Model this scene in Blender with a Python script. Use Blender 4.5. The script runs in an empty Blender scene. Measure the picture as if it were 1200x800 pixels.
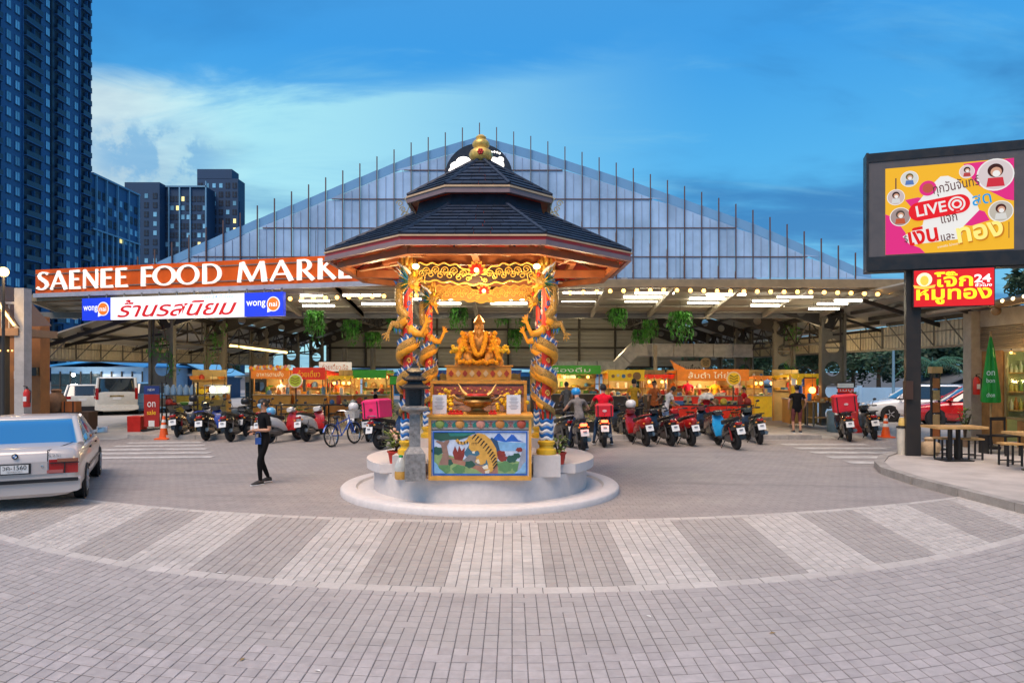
import bpy, bmesh, math, random
from mathutils import Vector, Matrix
random.seed(11)
R = math.radians; PI = math.pi
SC = bpy.context.scene; COL = SC.collection
# ------------------------------------------------------------------ camera, sky, sun
CAMZ = 2.05; HOR = 435.0; FPX = 800.0
cd = bpy.data.cameras.new('camera'); cam = bpy.data.objects.new('camera', cd); COL.objects.link(cam)
cam.location = (0, 0, CAMZ); cam.rotation_euler = (R(90), 0, 0)
cd.sensor_width = 36; cd.lens = 24; cd.shift_y = 35/1200; cd.clip_start = 0.1; cd.clip_end = 3000
SC.camera = cam
def gx(px, Y): return (px-600)*Y/FPX
def gz(py, Y): return CAMZ+(HOR-py)*Y/FPX
def gy(py, z=0.0): return (CAMZ-z)*FPX/(py-HOR)
def at(px, py, Y): return Vector((gx(px, Y), Y, gz(py, Y)))
SC.view_settings.view_transform = 'Standard'; SC.view_settings.look = 'None'
SC.view_settings.exposure = 0.0; SC.view_settings.gamma = 1.0
SC.cycles.use_denoising = True
SC.cycles.max_bounces = 6; SC.cycles.diffuse_bounces = 3; SC.cycles.glossy_bounces = 3
SC.cycles.transmission_bounces = 4; SC.cycles.transparent_max_bounces = 6
SC.cycles.sample_clamp_indirect = 6.0
SUN_EL, SUN_AZ = 60.0, -150.0       # soft afterglow from the cloud deck behind and above the viewer, azimuth from +Y clockwise
W = bpy.data.worlds.new('World'); SC.world = W; W.use_nodes = True
wt = W.node_tree; wt.nodes.clear()
class NT:
    def __init__(s, t): s.t = t
    def n(s, typ, props=None, **ins):
        nd = s.t.nodes.new(typ)
        for k, v in (props or {}).items(): setattr(nd, k, v)
        for k, v in ins.items():
            key = int(k[1:]) if k[0] == '_' and k[1:].isdigit() else k.replace('_', ' ')
            s.put(nd.inputs[key], v)
        return nd
    def put(s, sock, v):
        if isinstance(v, bpy.types.NodeSocket): s.t.links.new(v, sock)
        elif isinstance(v, bpy.types.Node): s.t.links.new(v.outputs[0], sock)
        else:
            if sock.type == 'RGBA' and len(v) == 3: v = (*v, 1)
            sock.default_value = v
    def m(s, op, a, b=0.0, c=None):
        nd = s.n('ShaderNodeMath', {'operation': op}, _0=a, _1=b)
        if c is not None: s.put(nd.inputs[2], c)
        return nd.outputs[0]
    def mix(s, f, a, b, mode='MIX'):
        nd = s.n('ShaderNodeMix', {'data_type': 'RGBA', 'blend_type': mode})
        s.put(nd.inputs[0], f); s.put(nd.inputs[6], a); s.put(nd.inputs[7], b)
        return nd.outputs[2]
    def ss(s, v, lo, hi, a=0.0, b=1.0):
        nd = s.n('ShaderNodeMapRange', {'interpolation_type': 'SMOOTHSTEP'}, Value=v, From_Min=lo, From_Max=hi, To_Min=a, To_Max=b)
        return nd.outputs[0]
w_ = NT(wt)
sky = w_.n('ShaderNodeTexSky', {'sky_type': 'NISHITA', 'sun_disc': False, 'sun_elevation': R(SUN_EL), 'sun_rotation': R(SUN_AZ), 'altitude': 0, 'air_density': 1.3, 'dust_density': 0.6, 'ozone_density': 3.0})
tc = w_.n('ShaderNodeTexCoord')
dirv = tc.outputs['Generated']
sep = w_.n('ShaderNodeSeparateXYZ', Vector=dirv)
el = sep.outputs[2]
az = w_.m('ARCTAN2', sep.outputs[0], sep.outputs[1])          # 0 ahead, + to the right
# cloud coordinates: project on a high plane so that streaks flatten towards the horizon
inv = w_.m('DIVIDE', 1.0, w_.m('ADD', w_.m('MAXIMUM', el, 0.0), 0.16))
cu = w_.m('MULTIPLY', sep.outputs[0], inv); cv = w_.m('MULTIPLY', sep.outputs[1], inv)
cp = w_.n('ShaderNodeCombineXYZ', X=cu, Y=cv, Z=0.0)
def wnoise(scale, detail, rough, off, sx=1.0, sy=1.0, dist=0.0):
    mp = w_.n('ShaderNodeMapping', Vector=cp.outputs[0], Location=off, Scale=(sx, sy, 1))
    return w_.n('ShaderNodeTexNoise', Vector=mp.outputs[0], Scale=scale, Detail=detail, Roughness=rough, Distortion=dist).outputs[0]
n1 = wnoise(0.8, 6, 0.55, (3.1, 1.7, 0), 1.0, 1.6, 0.4)
n2 = wnoise(1.7, 8, 0.6, (7.3, 4.1, 0), 0.8, 2.2, 0.6)
n3 = wnoise(5.0, 8, 0.62, (1.3, 9.1, 0), 1.0, 1.5, 0.3)
ramp = w_.n('ShaderNodeValToRGB', Fac=w_.m('MAXIMUM', el, 0.0))
cr = ramp.color_ramp
cr.elements[0].position = 0.0; cr.elements[0].color = (0.22, 0.62, 0.86, 1)
cr.elements[1].position = 1.0; cr.elements[1].color = (0.15, 0.29, 0.52, 1)
e = cr.elements.new(0.22); e.color = (0.095, 0.52, 0.93, 1)
e = cr.elements.new(0.42); e.color = (0.040, 0.36, 0.86, 1)
base = ramp.outputs[0]
# broad glow low on the left, behind the towers, under the edge of the cloud deck
gl_az = w_.ss(az, -0.95, -0.30, 0.0, 1.0)
glow_w = w_.m('MULTIPLY', w_.ss(az, 0.32, -0.40), w_.ss(az, -1.5, -0.75))
edge = w_.m('ADD', w_.m('ADD', el, w_.m('MULTIPLY', w_.m('SUBTRACT', n2, 0.5), 0.10)), w_.m('MULTIPLY', w_.m('ADD', az, 0.54), -0.10))
under = w_.ss(edge, 0.365, 0.325)
c = w_.mix(w_.m('MULTIPLY', glow_w, under), base, (0.44, 0.87, 0.98))
hot = w_.m('MULTIPLY', w_.m('MULTIPLY', w_.ss(az, -0.34, -0.57), w_.ss(az, -1.1, -0.7)), w_.m('MULTIPLY', under, w_.ss(el, 0.08, 0.27)))
c = w_.mix(w_.m('MULTIPLY', hot, 0.85), c, (0.84, 0.97, 0.95))
# darker streaks of the deck
dk = w_.m('MULTIPLY', w_.ss(n1, 0.43, 0.63), w_.ss(az, -0.75, 0.20, 0.35, 0.9))
c = w_.mix(dk, c, (0.022, 0.205, 0.53))
lt = w_.m('MULTIPLY', w_.ss(n2, 0.50, 0.74), 0.40)
c = w_.mix(lt, c, (0.22, 0.60, 0.88))
# the small dark cumulus beside the tower
px_ = w_.m('SUBTRACT', az, -0.480); pz_ = w_.m('SUBTRACT', el, 0.268)
d2 = w_.m('SQRT', w_.m('ADD', w_.m('POWER', w_.m('DIVIDE', px_, 0.085), 2.0), w_.m('POWER', w_.m('DIVIDE', pz_, 0.042), 2.0)))
nz = w_.n('ShaderNodeTexNoise', Vector=dirv, Scale=22.0, Detail=9.0, Roughness=0.6).outputs[0]
puff = w_.m('MULTIPLY', w_.ss(nz, 0.44, 0.56), w_.ss(d2, 1.25, 0.55))
c = w_.mix(w_.m('MULTIPLY', puff, 0.70), c, (0.16, 0.45, 0.77))
c = w_.mix(0.12, c, w_.n('ShaderNodeMix', {'data_type': 'RGBA', 'blend_type': 'MULTIPLY'}, _0=1.0, _6=sky.outputs[0], _7=(0.10, 0.10, 0.10)).outputs[2])
bg = w_.n('ShaderNodeBackground', Color=c, Strength=1.0)
wt.links.new(bg.outputs[0], w_.n('ShaderNodeOutputWorld').inputs[0])
sl = bpy.data.lights.new('sun', 'SUN'); sl.energy = 4.0; sl.angle = R(42); sl.color = (1.0, 0.80, 0.66)
so = bpy.data.objects.new('sun', sl); COL.objects.link(so)
sd = Vector((math.sin(R(SUN_AZ))*math.cos(R(SUN_EL)), math.cos(R(SUN_AZ))*math.cos(R(SUN_EL)), math.sin(R(SUN_EL))))
so.rotation_euler = (-sd).to_track_quat('-Z', 'Y').to_euler()

# ------------------------------------------------------------------ materials
MATS = {}
def mat(name, col, rough=0.6, metal=0.0, var=0.10, vs=5.0, bump=0.0, bs=60.0, emit=0.0, ecol=None, coat=0.0, spec=0.5, trans=0.0, attr=None, dirt=0.0, rnd=0.0):
    if name in MATS: return MATS[name]
    m = bpy.data.materials.new(name); m.use_nodes = True; MATS[name] = m
    t = NT(m.node_tree); b = m.node_tree.nodes['Principled BSDF']
    col = tuple(col)
    tco = t.n('ShaderNodeTexCoord').outputs['Object']
    c = None
    if attr:
        c = t.n('ShaderNodeAttribute', {'attribute_name': attr}).outputs[0]
    if var > 0:
        nz = t.n('ShaderNodeTexNoise', Vector=tco, Scale=vs, Detail=6.0, Roughness=0.6)
        f = t.ss(nz.outputs[0], 0.3, 0.7)
        if c is None: c = t.mix(f, tuple(min(1, x*(1-var)) for x in col), tuple(min(1, x*(1+var)) for x in col))
        else: c = t.mix(1.0, c, t.mix(f, (1-var,)*3, (1.0,)*3), 'MULTIPLY')
        rr = t.ss(nz.outputs[0], 0.3, 0.7, max(0.02, rough-0.08), min(1, rough+0.10))
        t.put(b.inputs['Roughness'], rr)
    else: b.inputs['Roughness'].default_value = rough
    if rnd > 0:
        oi = t.n('ShaderNodeObjectInfo').outputs['Random']
        src = c if c is not None else (*col, 1)
        c = t.mix(1.0, src, t.mix(oi, (1-rnd,)*3, (1+rnd,)*3), 'MULTIPLY')
    if dirt > 0:
        n2_ = t.n('ShaderNodeTexNoise', Vector=tco, Scale=1.1, Detail=9.0, Roughness=0.68)
        src = c if c is not None else (*col, 1)
        c = t.mix(t.ss(n2_.outputs[0], 0.48, 0.72, 0, dirt), src, tuple(x*0.45 for x in col))
    if c is not None: t.put(b.inputs['Base Color'], c)
    else: b.inputs['Base Color'].default_value = (*col, 1)
    b.inputs['Metallic'].default_value = metal
    b.inputs['Specular IOR Level'].default_value = spec
    b.inputs['Coat Weight'].default_value = coat
    b.inputs['Transmission Weight'].default_value = trans
    if emit > 0:
        b.inputs['Emission Color'].default_value = (*(ecol or col), 1); b.inputs['Emission Strength'].default_value = emit
        if c is not None and ecol is None: t.put(b.inputs['Emission Color'], c)
    if bump > 0:
        nb = t.n('ShaderNodeTexNoise', Vector=tco, Scale=bs, Detail=4.0)
        t.put(b.inputs['Normal'], t.n('ShaderNodeBump', Strength=bump, Distance=0.02, Height=nb.outputs[0]).outputs[0])
    return m
def glass(name, col, rough=0.06, spec=1.0):
    return mat(name, col, rough, 0.0, 0.15, 0.8, spec=spec, coat=0.6)
def emi(name, col, s): return mat(name, col, 0.5, var=0, emit=s, ecol=col)
BLACK = mat('black_plastic', (0.012, 0.012, 0.014), 0.35)
RUB = mat('rubber', (0.016, 0.016, 0.017), 0.8)
DSTEEL = mat('dark_steel', (0.045, 0.040, 0.036), 0.5, 0.2, dirt=0.3)
GSTEEL = mat('grey_steel', (0.20, 0.19, 0.17), 0.5, 0.3, dirt=0.4)
CHROME = mat('chrome', (0.55, 0.55, 0.56), 0.22, 1.0)
WHITE = mat('white_paint', (0.78, 0.76, 0.74), 0.55, bump=0.05, dirt=0.12)
GOLD = mat('gold_paint', (0.80, 0.45, 0.06), 0.35, 0.35, var=0.2, vs=20)
RED = mat('red_paint', (0.55, 0.02, 0.012), 0.35)
BULB = emi('bulb_glow', (1.0, 0.50, 0.11), 5.5)
TUBE = emi('tube_glow', (1.0, 0.93, 0.74), 15.0)
LEAF = mat('leaf_green', (0.045, 0.13, 0.022), 0.5, var=0.5, vs=9)
DLEAF = mat('tree_leaf', (0.019, 0.055, 0.024), 0.6, var=0.6, vs=0.7)
BARK = mat('bark', (0.10, 0.065, 0.04), 0.9, var=0.3, bump=0.4)
WOOD = mat('pale_wood', (0.52, 0.30, 0.11), 0.5, var=0.25, vs=7)

# ------------------------------------------------------------------ mesh helpers
class MB:
    def __init__(s): s.v = []; s.f = []; s.mi = []; s.M = None; s.sm = []
    def add(s, vs, fs, m=0, smooth=False):
        o = len(s.v)
        s.v += [tuple(s.M @ Vector(p)) for p in vs] if s.M else [tuple(p) for p in vs]
        for f in fs: s.f.append([i+o for i in f]); s.mi.append(m); s.sm.append(smooth)
        return s
    def box(s, c, d, rz=0.0, m=0, rot=None):
        x, y, z = d[0]/2, d[1]/2, d[2]/2
        vs = [Vector((a*x, b*y, e*z)) for e in (-1, 1) for a, b in ((-1, -1), (1, -1), (1, 1), (-1, 1))]
        q = rot if rot is not None else (Matrix.Rotation(rz, 3, 'Z') if rz else None)
        c = Vector(c)
        vs = [(q @ p if q else p)+c for p in vs]
        return s.add(vs, [(3, 2, 1, 0), (4, 5, 6, 7), (0, 1, 5, 4), (1, 2, 6, 5), (2, 3, 7, 6), (3, 0, 4, 7)], m)
    def bar(s, a, b, w, h=None, m=0, up=(0, 0, 1)):
        a = Vector(a); b = Vector(b); h = h or w; d = (b-a); L = d.length
        if L < 1e-6: return s
        d /= L; u = Vector(up)
        if abs(d.dot(u)) > 0.98: u = Vector((0, 1, 0))
        x = d.cross(u).normalized(); z = x.cross(d)
        q = Matrix((x, d, z)).transposed()
        return s.box((a+b)/2, (w, L, h), 0, m, q)
    def tube(s, pts, r, n=8, m=0, cap=True, closed=False, flat=1.0):
        pts = [Vector(p) for p in pts]; k = len(pts)
        rs = r if isinstance(r, (list, tuple)) else [r]*k
        vs = []; prev = None
        for i, p in enumerate(pts):
            if closed: t = pts[(i+1) % k]-pts[i-1]
            else: t = pts[min(i+1, k-1)]-pts[max(i-1, 0)]
            t = t.normalized() if t.length > 1e-9 else Vector((0, 0, 1))
            if prev is None:
                u = Vector((0, 0, 1)) if abs(t.z) < 0.9 else Vector((1, 0, 0))
                x = t.cross(u).normalized()
            else:
                x = prev-t*prev.dot(t)
                x = x.normalized() if x.length > 1e-6 else t.orthogonal().normalized()
            y = t.cross(x); prev = x
            for j in range(n):
                a = 2*PI*j/n
                vs.append(p+(x*math.cos(a)+y*math.sin(a)*flat)*rs[i])
        fs = []
        for i in range(k if closed else k-1):
            i2 = (i+1) % k
            for j in range(n): fs.append((i*n+j, i*n+(j+1) % n, i2*n+(j+1) % n, i2*n+j))
        if cap and not closed:
            fs.append(tuple(range(n-1, -1, -1))); fs.append(tuple((k-1)*n+j for j in range(n)))
        return s.add(vs, fs, m, True)
    def cyl(s, a, b, r, r2=None, n=12, m=0, cap=True): return s.tube([a, b], [r, r if r2 is None else r2], n, m, cap)
    def lathe(s, prof, n=20, o=(0, 0, 0), m=0, a0=0.0, sx=1.0, sy=1.0, axis='Z', mfun=None):
        vs = []; o = Vector(o)
        for r, z in prof:
            for j in range(n):
                a = a0+2*PI*j/n; p = (r*math.cos(a)*sx, r*math.sin(a)*sy, z)
                if axis == 'X': p = (p[2], p[0], p[1])
                elif axis == 'Y': p = (p[0], p[2], p[1])
                vs.append(o+Vector(p))
        rev = axis == 'Y'
        for i in range(len(prof)-1):
            fs = [(i*n+j, i*n+(j+1) % n, (i+1)*n+(j+1) % n, (i+1)*n+j) for j in range(n)]
            if rev: fs = [f[::-1] for f in fs]
            if i == 0: base = len(s.v); s.add(vs, [], m)
            mm = mfun(i) if mfun else m
            for f in fs: s.f.append([q+base for q in f]); s.mi.append(mm); s.sm.append(True)
        k = len(prof)
        for idx, rg in ((0, range(n-1, -1, -1)), (k-1, range(n))):
            if prof[idx][0] > 1e-5:
                f = [base+idx*n+j for j in rg]; s.f.append(f[::-1] if rev else f); s.mi.append(m); s.sm.append(False)
        return s
    def ball(s, c, r, n=10, k=7, m=0):
        r = r if isinstance(r, (tuple, list)) else (r, r, r)
        vs = []; c = Vector(c)
        for i in range(k+1):
            t = PI*i/k
            for j in range(n):
                a = 2*PI*j/n
                vs.append(c+Vector((r[0]*math.sin(t)*math.cos(a), r[1]*math.sin(t)*math.sin(a), -r[2]*math.cos(t))))
        return s.add(vs, [(i*n+j, i*n+(j+1) % n, (i+1)*n+(j+1) % n, (i+1)*n+j) for i in range(k) for j in range(n)], m, True)
    def prism(s, poly, d, fr=None, m=0, m2=None):
        """poly in (u, v); fr = (origin, U, V): extruded by d along U x V."""
        O, U, V = fr if fr else (Vector((0, 0, 0)), Vector((1, 0, 0)), Vector((0, 0, 1)))
        O = Vector(O); U = Vector(U); V = Vector(V); Wn = U.cross(V).normalized()
        ar = sum(poly[i][0]*poly[(i+1) % len(poly)][1]-poly[(i+1) % len(poly)][0]*poly[i][1] for i in range(len(poly)))
        if ar < 0: poly = poly[::-1]
        n = len(poly)
        vs = [O+U*u+V*v for u, v in poly]+[O+U*u+V*v+Wn*d for u, v in poly]
        s.add(vs, [tuple(range(n, 2*n))], m if m2 is None else m2)
        o = len(s.v)-2*n
        for f in [tuple(range(n-1, -1, -1))]+[(i, (i+1) % n, n+(i+1) % n, n+i) for i in range(n)]:
            s.f.append([q+o for q in f]); s.mi.append(m); s.sm.append(False)
        return s
    def loft(s, rings, m=0, cap=True, smooth=True, mfun=None):
        n = len(rings[0]); o = len(s.v)
        s.add([p for r in rings for p in r], [], m)
        for i in range(len(rings)-1):
            for j in range(n):
                s.f.append([o+i*n+j, o+i*n+(j+1) % n, o+(i+1)*n+(j+1) % n, o+(i+1)*n+j]); s.mi.append(mfun(i, j) if mfun else m); s.sm.append(smooth)
        if cap:
            s.f.append([o+j for j in range(n-1, -1, -1)]); s.mi.append(m); s.sm.append(False)
            s.f.append([o+(len(rings)-1)*n+j for j in range(n)]); s.mi.append(m); s.sm.append(False)
        return s
    def mesh(s, name, mats):
        me = bpy.data.meshes.new(name); me.from_pydata(s.v, [], s.f)
        for m_ in (mats if isinstance(mats, (list, tuple)) else [mats]): me.materials.append(m_)
        me.polygons.foreach_set('material_index', s.mi); me.polygons.foreach_set('use_smooth', s.sm)
        if any(s.sm): me.set_sharp_from_angle(angle=R(50))
        return me
    def build(s, name, mats, parent=None, fix=True, label=None, kind=None):
        me = s.mesh(name, mats)
        if fix:
            b = bmesh.new(); b.from_mesh(me); bmesh.ops.recalc_face_normals(b, faces=b.faces); b.to_mesh(me); b.free()
        return link(name, me, parent, label, kind)
def link(name, me, parent=None, label=None, kind=None):
    o = bpy.data.objects.new(name, me); COL.objects.link(o)
    if parent is not None: o.parent = parent; CH.setdefault(parent.name, []).append(o)
    if label: o['label'] = label
    if kind: o['kind'] = kind
    return o
def thing(name, label, cat, loc=(0, 0, 0), rz=0.0, group=None):
    o = bpy.data.objects.new(name, None); COL.objects.link(o)
    o.empty_display_size = 0.2; o.location = loc; o.rotation_euler = (0, 0, rz)
    return tag(o, label, cat, group)
def tag(o, label, cat, group=None):
    o['label'] = label; o['category'] = cat
    if group: o['group'] = group
    return o
def struct(o): o['kind'] = 'structure'; return o
def stuff(o): o['kind'] = 'stuff'; return o
CH = {}
def dup(root, loc, rz=None, label=None, scale=None):
    """a copy of a thing with copies of its parts and sub-parts (mesh data shared)"""
    def rec(src, par):
        c = src.copy(); COL.objects.link(c)
        if par is not None: c.parent = par; CH.setdefault(par.name, []).append(c)
        for k in list(CH.get(src.name, ())): rec(k, c)
        return c
    r = rec(root, None); r.location = loc
    if rz is not None: r.rotation_euler = (0, 0, rz)
    if label: r['label'] = label
    if scale: r.scale = (scale,)*3
    return r
def circ(cx, cy, r, n=20, ry=None, a0=0.0, a1=2*PI):
    full = abs(a1-a0-2*PI) < 1e-6
    k = n if full else n+1
    return [(cx+r*math.cos(a0+(a1-a0)*i/n), cy+(ry or r)*math.sin(a0+(a1-a0)*i/n)) for i in range(k)]
def text(body, mt, fr, w, h, parent=None, name='lettering', depth=0.004, shear=0.0, bold=0.0):
    """fr = (centre, U, V): lettering fitted in w x h, standing proud of its plane by depth."""
    cu = bpy.data.curves.new('lettering', 'FONT'); cu.body = body; cu.size = 1.0; cu.shear = shear; cu.offset = bold; cu.resolution_u = 3
    ob = bpy.data.objects.new('lettering', cu); COL.objects.link(ob)
    me = bpy.data.meshes.new_from_object(ob.evaluated_get(bpy.context.evaluated_depsgraph_get()))
    bpy.data.objects.remove(ob); bpy.data.curves.remove(cu)
    xs = [v.co.x for v in me.vertices]; ys = [v.co.y for v in me.vertices]
    x0, x1, y0, y1 = min(xs), max(xs), min(ys), max(ys)
    O, U, V = Vector(fr[0]), Vector(fr[1]).normalized(), Vector(fr[2]).normalized(); N = U.cross(V)
    for v in me.vertices:
        u = ((v.co.x-x0)/(x1-x0)-0.5)*w; q = ((v.co.y-y0)/(y1-y0)-0.5)*h
        v.co = O+U*u+V*q+N*depth
    me.name = name; me.materials.clear(); me.materials.append(mt)
    return link(name, me, parent)
XZ = (Vector((1, 0, 0)), Vector((0, 0, 1)))       # a frame facing the viewer (normal -Y)
# ------------------------------------------------------------------ ground, paving, crosswalk
def ground_sheet(name, x0, x1, y0, y1, z, m):
    b = MB(); b.add([(x0, y0, z), (x1, y0, z), (x1, y1, z), (x0, y1, z)], [(0, 1, 2, 3)])
    return struct(b.build(name, m, fix=False))
ASPH = mat('asphalt', (0.10, 0.098, 0.098), 0.9, var=0.2, vs=2, bump=0.3)
ground_sheet('ground', -900, 900, -200, 1500, -0.06, ASPH)
def paving_mat():
    m = bpy.data.materials.new('fine_paving'); m.use_nodes = True
    t = NT(m.node_tree); b = m.node_tree.nodes['Principled BSDF']
    co = t.n('ShaderNodeTexCoord').outputs['Object']
    br = t.n('ShaderNodeTexBrick', {'offset': 0.5}, Vector=co, Color1=(0.33, 0.295, 0.275), Color2=(0.29, 0.26, 0.245), Mortar=(0.18, 0.165, 0.16), Scale=1.0, Mortar_Size=0.006, Mortar_Smooth=0.3, Bias=0.1, Brick_Width=0.15, Row_Height=0.15)
    n = t.n('ShaderNodeTexNoise', Vector=co, Scale=0.45, Detail=8.0, Roughness=0.62)
    c = t.mix(t.ss(n.outputs[0], 0.35, 0.68, 0.0, 0.30), br.outputs[0], (0.20, 0.18, 0.175))
    n2 = t.n('ShaderNodeTexNoise', Vector=co, Scale=9.0, Detail=6.0, Roughness=0.7)
    c = t.mix(t.ss(n2.outputs[0], 0.4, 0.75, 0.0, 0.22), c, (0.46, 0.42, 0.40))
    mp = t.n('ShaderNodeMapping', Vector=co, Scale=(0.22, 1.5, 1.0), Rotation=(0, 0, 0.12))
    n3 = t.n('ShaderNodeTexNoise', Vector=mp.outputs[0], Scale=1.0, Detail=7.0, Roughness=0.6, Distortion=0.6)
    c = t.mix(t.ss(n3.outputs[0], 0.52, 0.70, 0.0, 0.38), c, (0.15, 0.14, 0.135))
    n4 = t.n('ShaderNodeTexNoise', Vector=co, Scale=2.3, Detail=3.0, Roughness=0.5)
    c = t.mix(t.ss(n4.outputs[0], 0.70, 0.76, 0.0, 0.5), c, (0.10, 0.09, 0.085))
    t.put(b.inputs['Base Color'], c)
    t.put(b.inputs['Roughness'], t.ss(n.outputs[0], 0.3, 0.7, 0.5, 0.8))
    t.put(b.inputs['Normal'], t.n('ShaderNodeBump', Strength=0.25, Distance=0.01, Height=br.outputs[1]).outputs[0])
    return m
PAVE = paving_mat()
ground_sheet('plaza', -60, 60, -6, 75, -0.012, PAVE)
BED = mat('joint_sand', (0.15, 0.138, 0.134), 0.95, var=0.3, vs=20)
def curv(t): return 0.052 if t < 6.4 else 0.052-(t-6.4)*0.0062
def pmap(u, t):
    x = u*(1+0.022*max(0.0, t-6.43)); x = x-0.07
    return x, t+curv(t)*x*x
b = MB(); ts = [2.6+0.25*i for i in range(28)]; us = [-9+0.5*i for i in range(37)]
for t in ts:
    for u in us: b.v.append((*pmap(u, t), -0.006))
nu = len(us)
for i in range(len(ts)-1):
    for j in range(nu-1): b.f.append([i*nu+j, i*nu+j+1, (i+1)*nu+j+1, (i+1)*nu+j]); b.mi.append(0); b.sm.append(False)
bed = struct(b.build('paving_bed', BED, fix=False))
PV_N = mat('paver_stone', (0.40, 0.362, 0.355), 0.62, var=0.10, vs=14, bump=0.25, bs=120, dirt=0.30, rnd=0.10)
PV_F = mat('paver_field_stone', (0.375, 0.335, 0.335), 0.62, var=0.14, vs=14, bump=0.25, bs=120, attr='pc', dirt=0.30)
pavers = []
T0, T1 = 6.30, 9.34
rows = []
t = 3.55; PVW = 0.108; PVD = 0.126
while t < T0-0.02: rows.append((t, t+PVD, 'field')); t += PVD
rows.append((T0, T0+0.19, 'edge'))
t = T0+0.19
while t < T1-0.12: rows.append((t, t+PVD, 'band')); t += PVD
rows.append((t, t+0.15, 'edge')); BAND_END = t+0.15
for ri, (ta, tb, kind) in enumerate(rows):
    w = 0.24 if kind == 'edge' else PVW
    off = 0.0
    u = -9.0+off
    while u < 9.0:
        ww = w*2 if (kind == 'field' and random.random() < 0.05) else w
        x, y = pmap(u+ww/2, (ta+tb)/2)
        if abs(x) < 0.78*y+0.35 and y > 4.2:
            s = (u+0.45)/0.90
            if kind == 'edge': light = True
            elif kind == 'band': light = math.floor((u+ww/2+0.53)/0.90) % 2 == 0
            else: light = False
            g = random.gauss(1.0, 0.035)
            if kind == 'field': base = (0.40, 0.365, 0.35); g *= 1.06 if random.random() < 0.16 else 1.0
            elif light: base = (0.52, 0.48, 0.445); g = random.gauss(1.0, 0.055)
            else: base = (0.385, 0.35, 0.325)
            pavers.append((y, u, u+ww, ta, tb, tuple(q*g for q in base), kind))
        u += ww
def paver_block(p, z1):
    _, u0, u1, ta, tb, col, kd = p; g = 0.0030+random.uniform(0, 0.0012); h_ = 0.0038+random.uniform(0, 0.0018); e = 0.004
    q = []
    for du, dt in ((g, h_), (-g, h_), (-g, -h_), (g, -h_)):
        q.append(pmap((u0 if du > 0 else u1)+du, (ta if dt > 0 else tb)+dt))
    cx = sum(a for a, _ in q)/4; cy = sum(b_ for _, b_ in q)/4
    top = [(a+(e if a < cx else -e), c_+(e if c_ < cy else -e)) for a, c_ in q]
    vs = [(a, c_, -0.012) for a, c_ in q]+[(a, c_, z1-0.003) for a, c_ in q]+[(a, c_, z1) for a, c_ in top]
    fs = [(8, 9, 10, 11)]
    for k in (0, 4): fs += [(k+i, k+(i+1) % 4, k+4+(i+1) % 4, k+4+i) for i in range(4)]
    return vs, fs
inframe = sorted([p for p in pavers if p[6] == 'field' and abs(pmap((p[1]+p[2])/2, 0)[0]) < 0.73*p[0] and p[0] > 4.45], key=lambda p: p[0])
singles = set(id(p) for p in inframe[:296])
fb = MB(); fcol = []
for p in pavers:
    vs, fs = paver_block(p, random.uniform(-0.0015, 0.0015))
    if id(p) in singles:
        b = MB(); b.add(vs, fs); b.build('paver', PV_N, bed, fix=False)
    else:
        fb.add(vs, fs); fcol += [p[5]]*len(fs)
fo = fb.build('pavers', PV_F, bed, fix=False, kind='stuff')
a = fo.data.attributes.new('pc', 'FLOAT_COLOR', 'FACE')
a.data.foreach_set('color', [q for c_ in fcol for q in (*c_, 1.0)])
DRY = mat('dry_leaf', (0.30, 0.20, 0.08), 0.8)
for k, (px_l, py_l, wh) in enumerate(((257, 671, 'near the left end of the crosswalk'), (284, 773, 'on the pavers at the lower left'), (373, 786, 'at the bottom edge left of centre'), (612, 628, 'on the pale stripe before the shrine'), (760, 722, 'on the pavers right of centre'), (905, 742, 'on the pavers at the lower right'))):
    yy_ = gy(py_l); b = MB(); b.add([(-0.03, 0, 0.002), (0, -0.012, 0.006), (0.035, 0.004, 0.003), (0.004, 0.014, 0.009), (0.0, 0.0, 0.003)], [(0, 1, 4), (1, 2, 4), (2, 3, 4), (3, 0, 4)]); o = b.build('dry_leaf', DRY if k % 2 else mat('paper_scrap', (0.7, 0.68, 0.64), 0.8), None, fix=False)
    tag(o, ('small dry leaf lying ' if k % 2 else 'small pale paper scrap lying ')+wh, 'leaf' if k % 2 else 'scrap'); o.location = (gx(px_l, yy_), yy_, 0.002); o.rotation_euler.z = k*1.3
    if k % 2 == 0: o.name = 'paper_scrap'
# hall floor with its kerb, painted crossings
KERBM = mat('kerb_concrete', (0.34, 0.31, 0.28), 0.8, var=0.2, vs=3, bump=0.4, dirt=0.5)
FLOORM = mat('hall_concrete', (0.40, 0.36, 0.31), 0.55, var=0.15, vs=1.2, dirt=0.4)
ground_sheet('hall_floor', -11.6, 9.2, 20.95, 47, 0.115, FLOORM)
b = MB()
x = -11.6
while x < 9.2:
    b.box((x+0.495, 20.82, 0.05), (0.984, 0.26, 0.14)); x += 1.0
b.box((-11.73, 33, 0.04), (0.2, 24, 0.13)); b.box((9.3, 33, 0.04), (0.2, 24, 0.13))
struct(b.build('kerb', KERBM))
LOTM = mat('lot_concrete', (0.36, 0.35, 0.33), 0.8, var=0.12, vs=0.7, dirt=0.3)
ground_sheet('parking_lot', 9.6, 60, 21, 60, -0.007, LOTM)
ground_sheet('side_lot', -60, -11.9, 20.5, 60, -0.006, LOTM)
PAINT = mat('road_paint', (0.47, 0.45, 0.43), 0.7, var=0.2, vs=4, dirt=0.6)
b = MB()
for i in range(5):
    y = 16.0+0.85*i
    b.add([(-10.5-0.12*i, y, -0.004), (-7.2-0.45*i, y+0.25, -0.004), (-7.2-0.45*i, y+0.62, -0.004), (-10.6-0.12*i, y+0.37, -0.004)], [(0, 1, 2, 3)])
struct(b.build('zebra_crossing', PAINT, fix=False))
b = MB()
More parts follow.
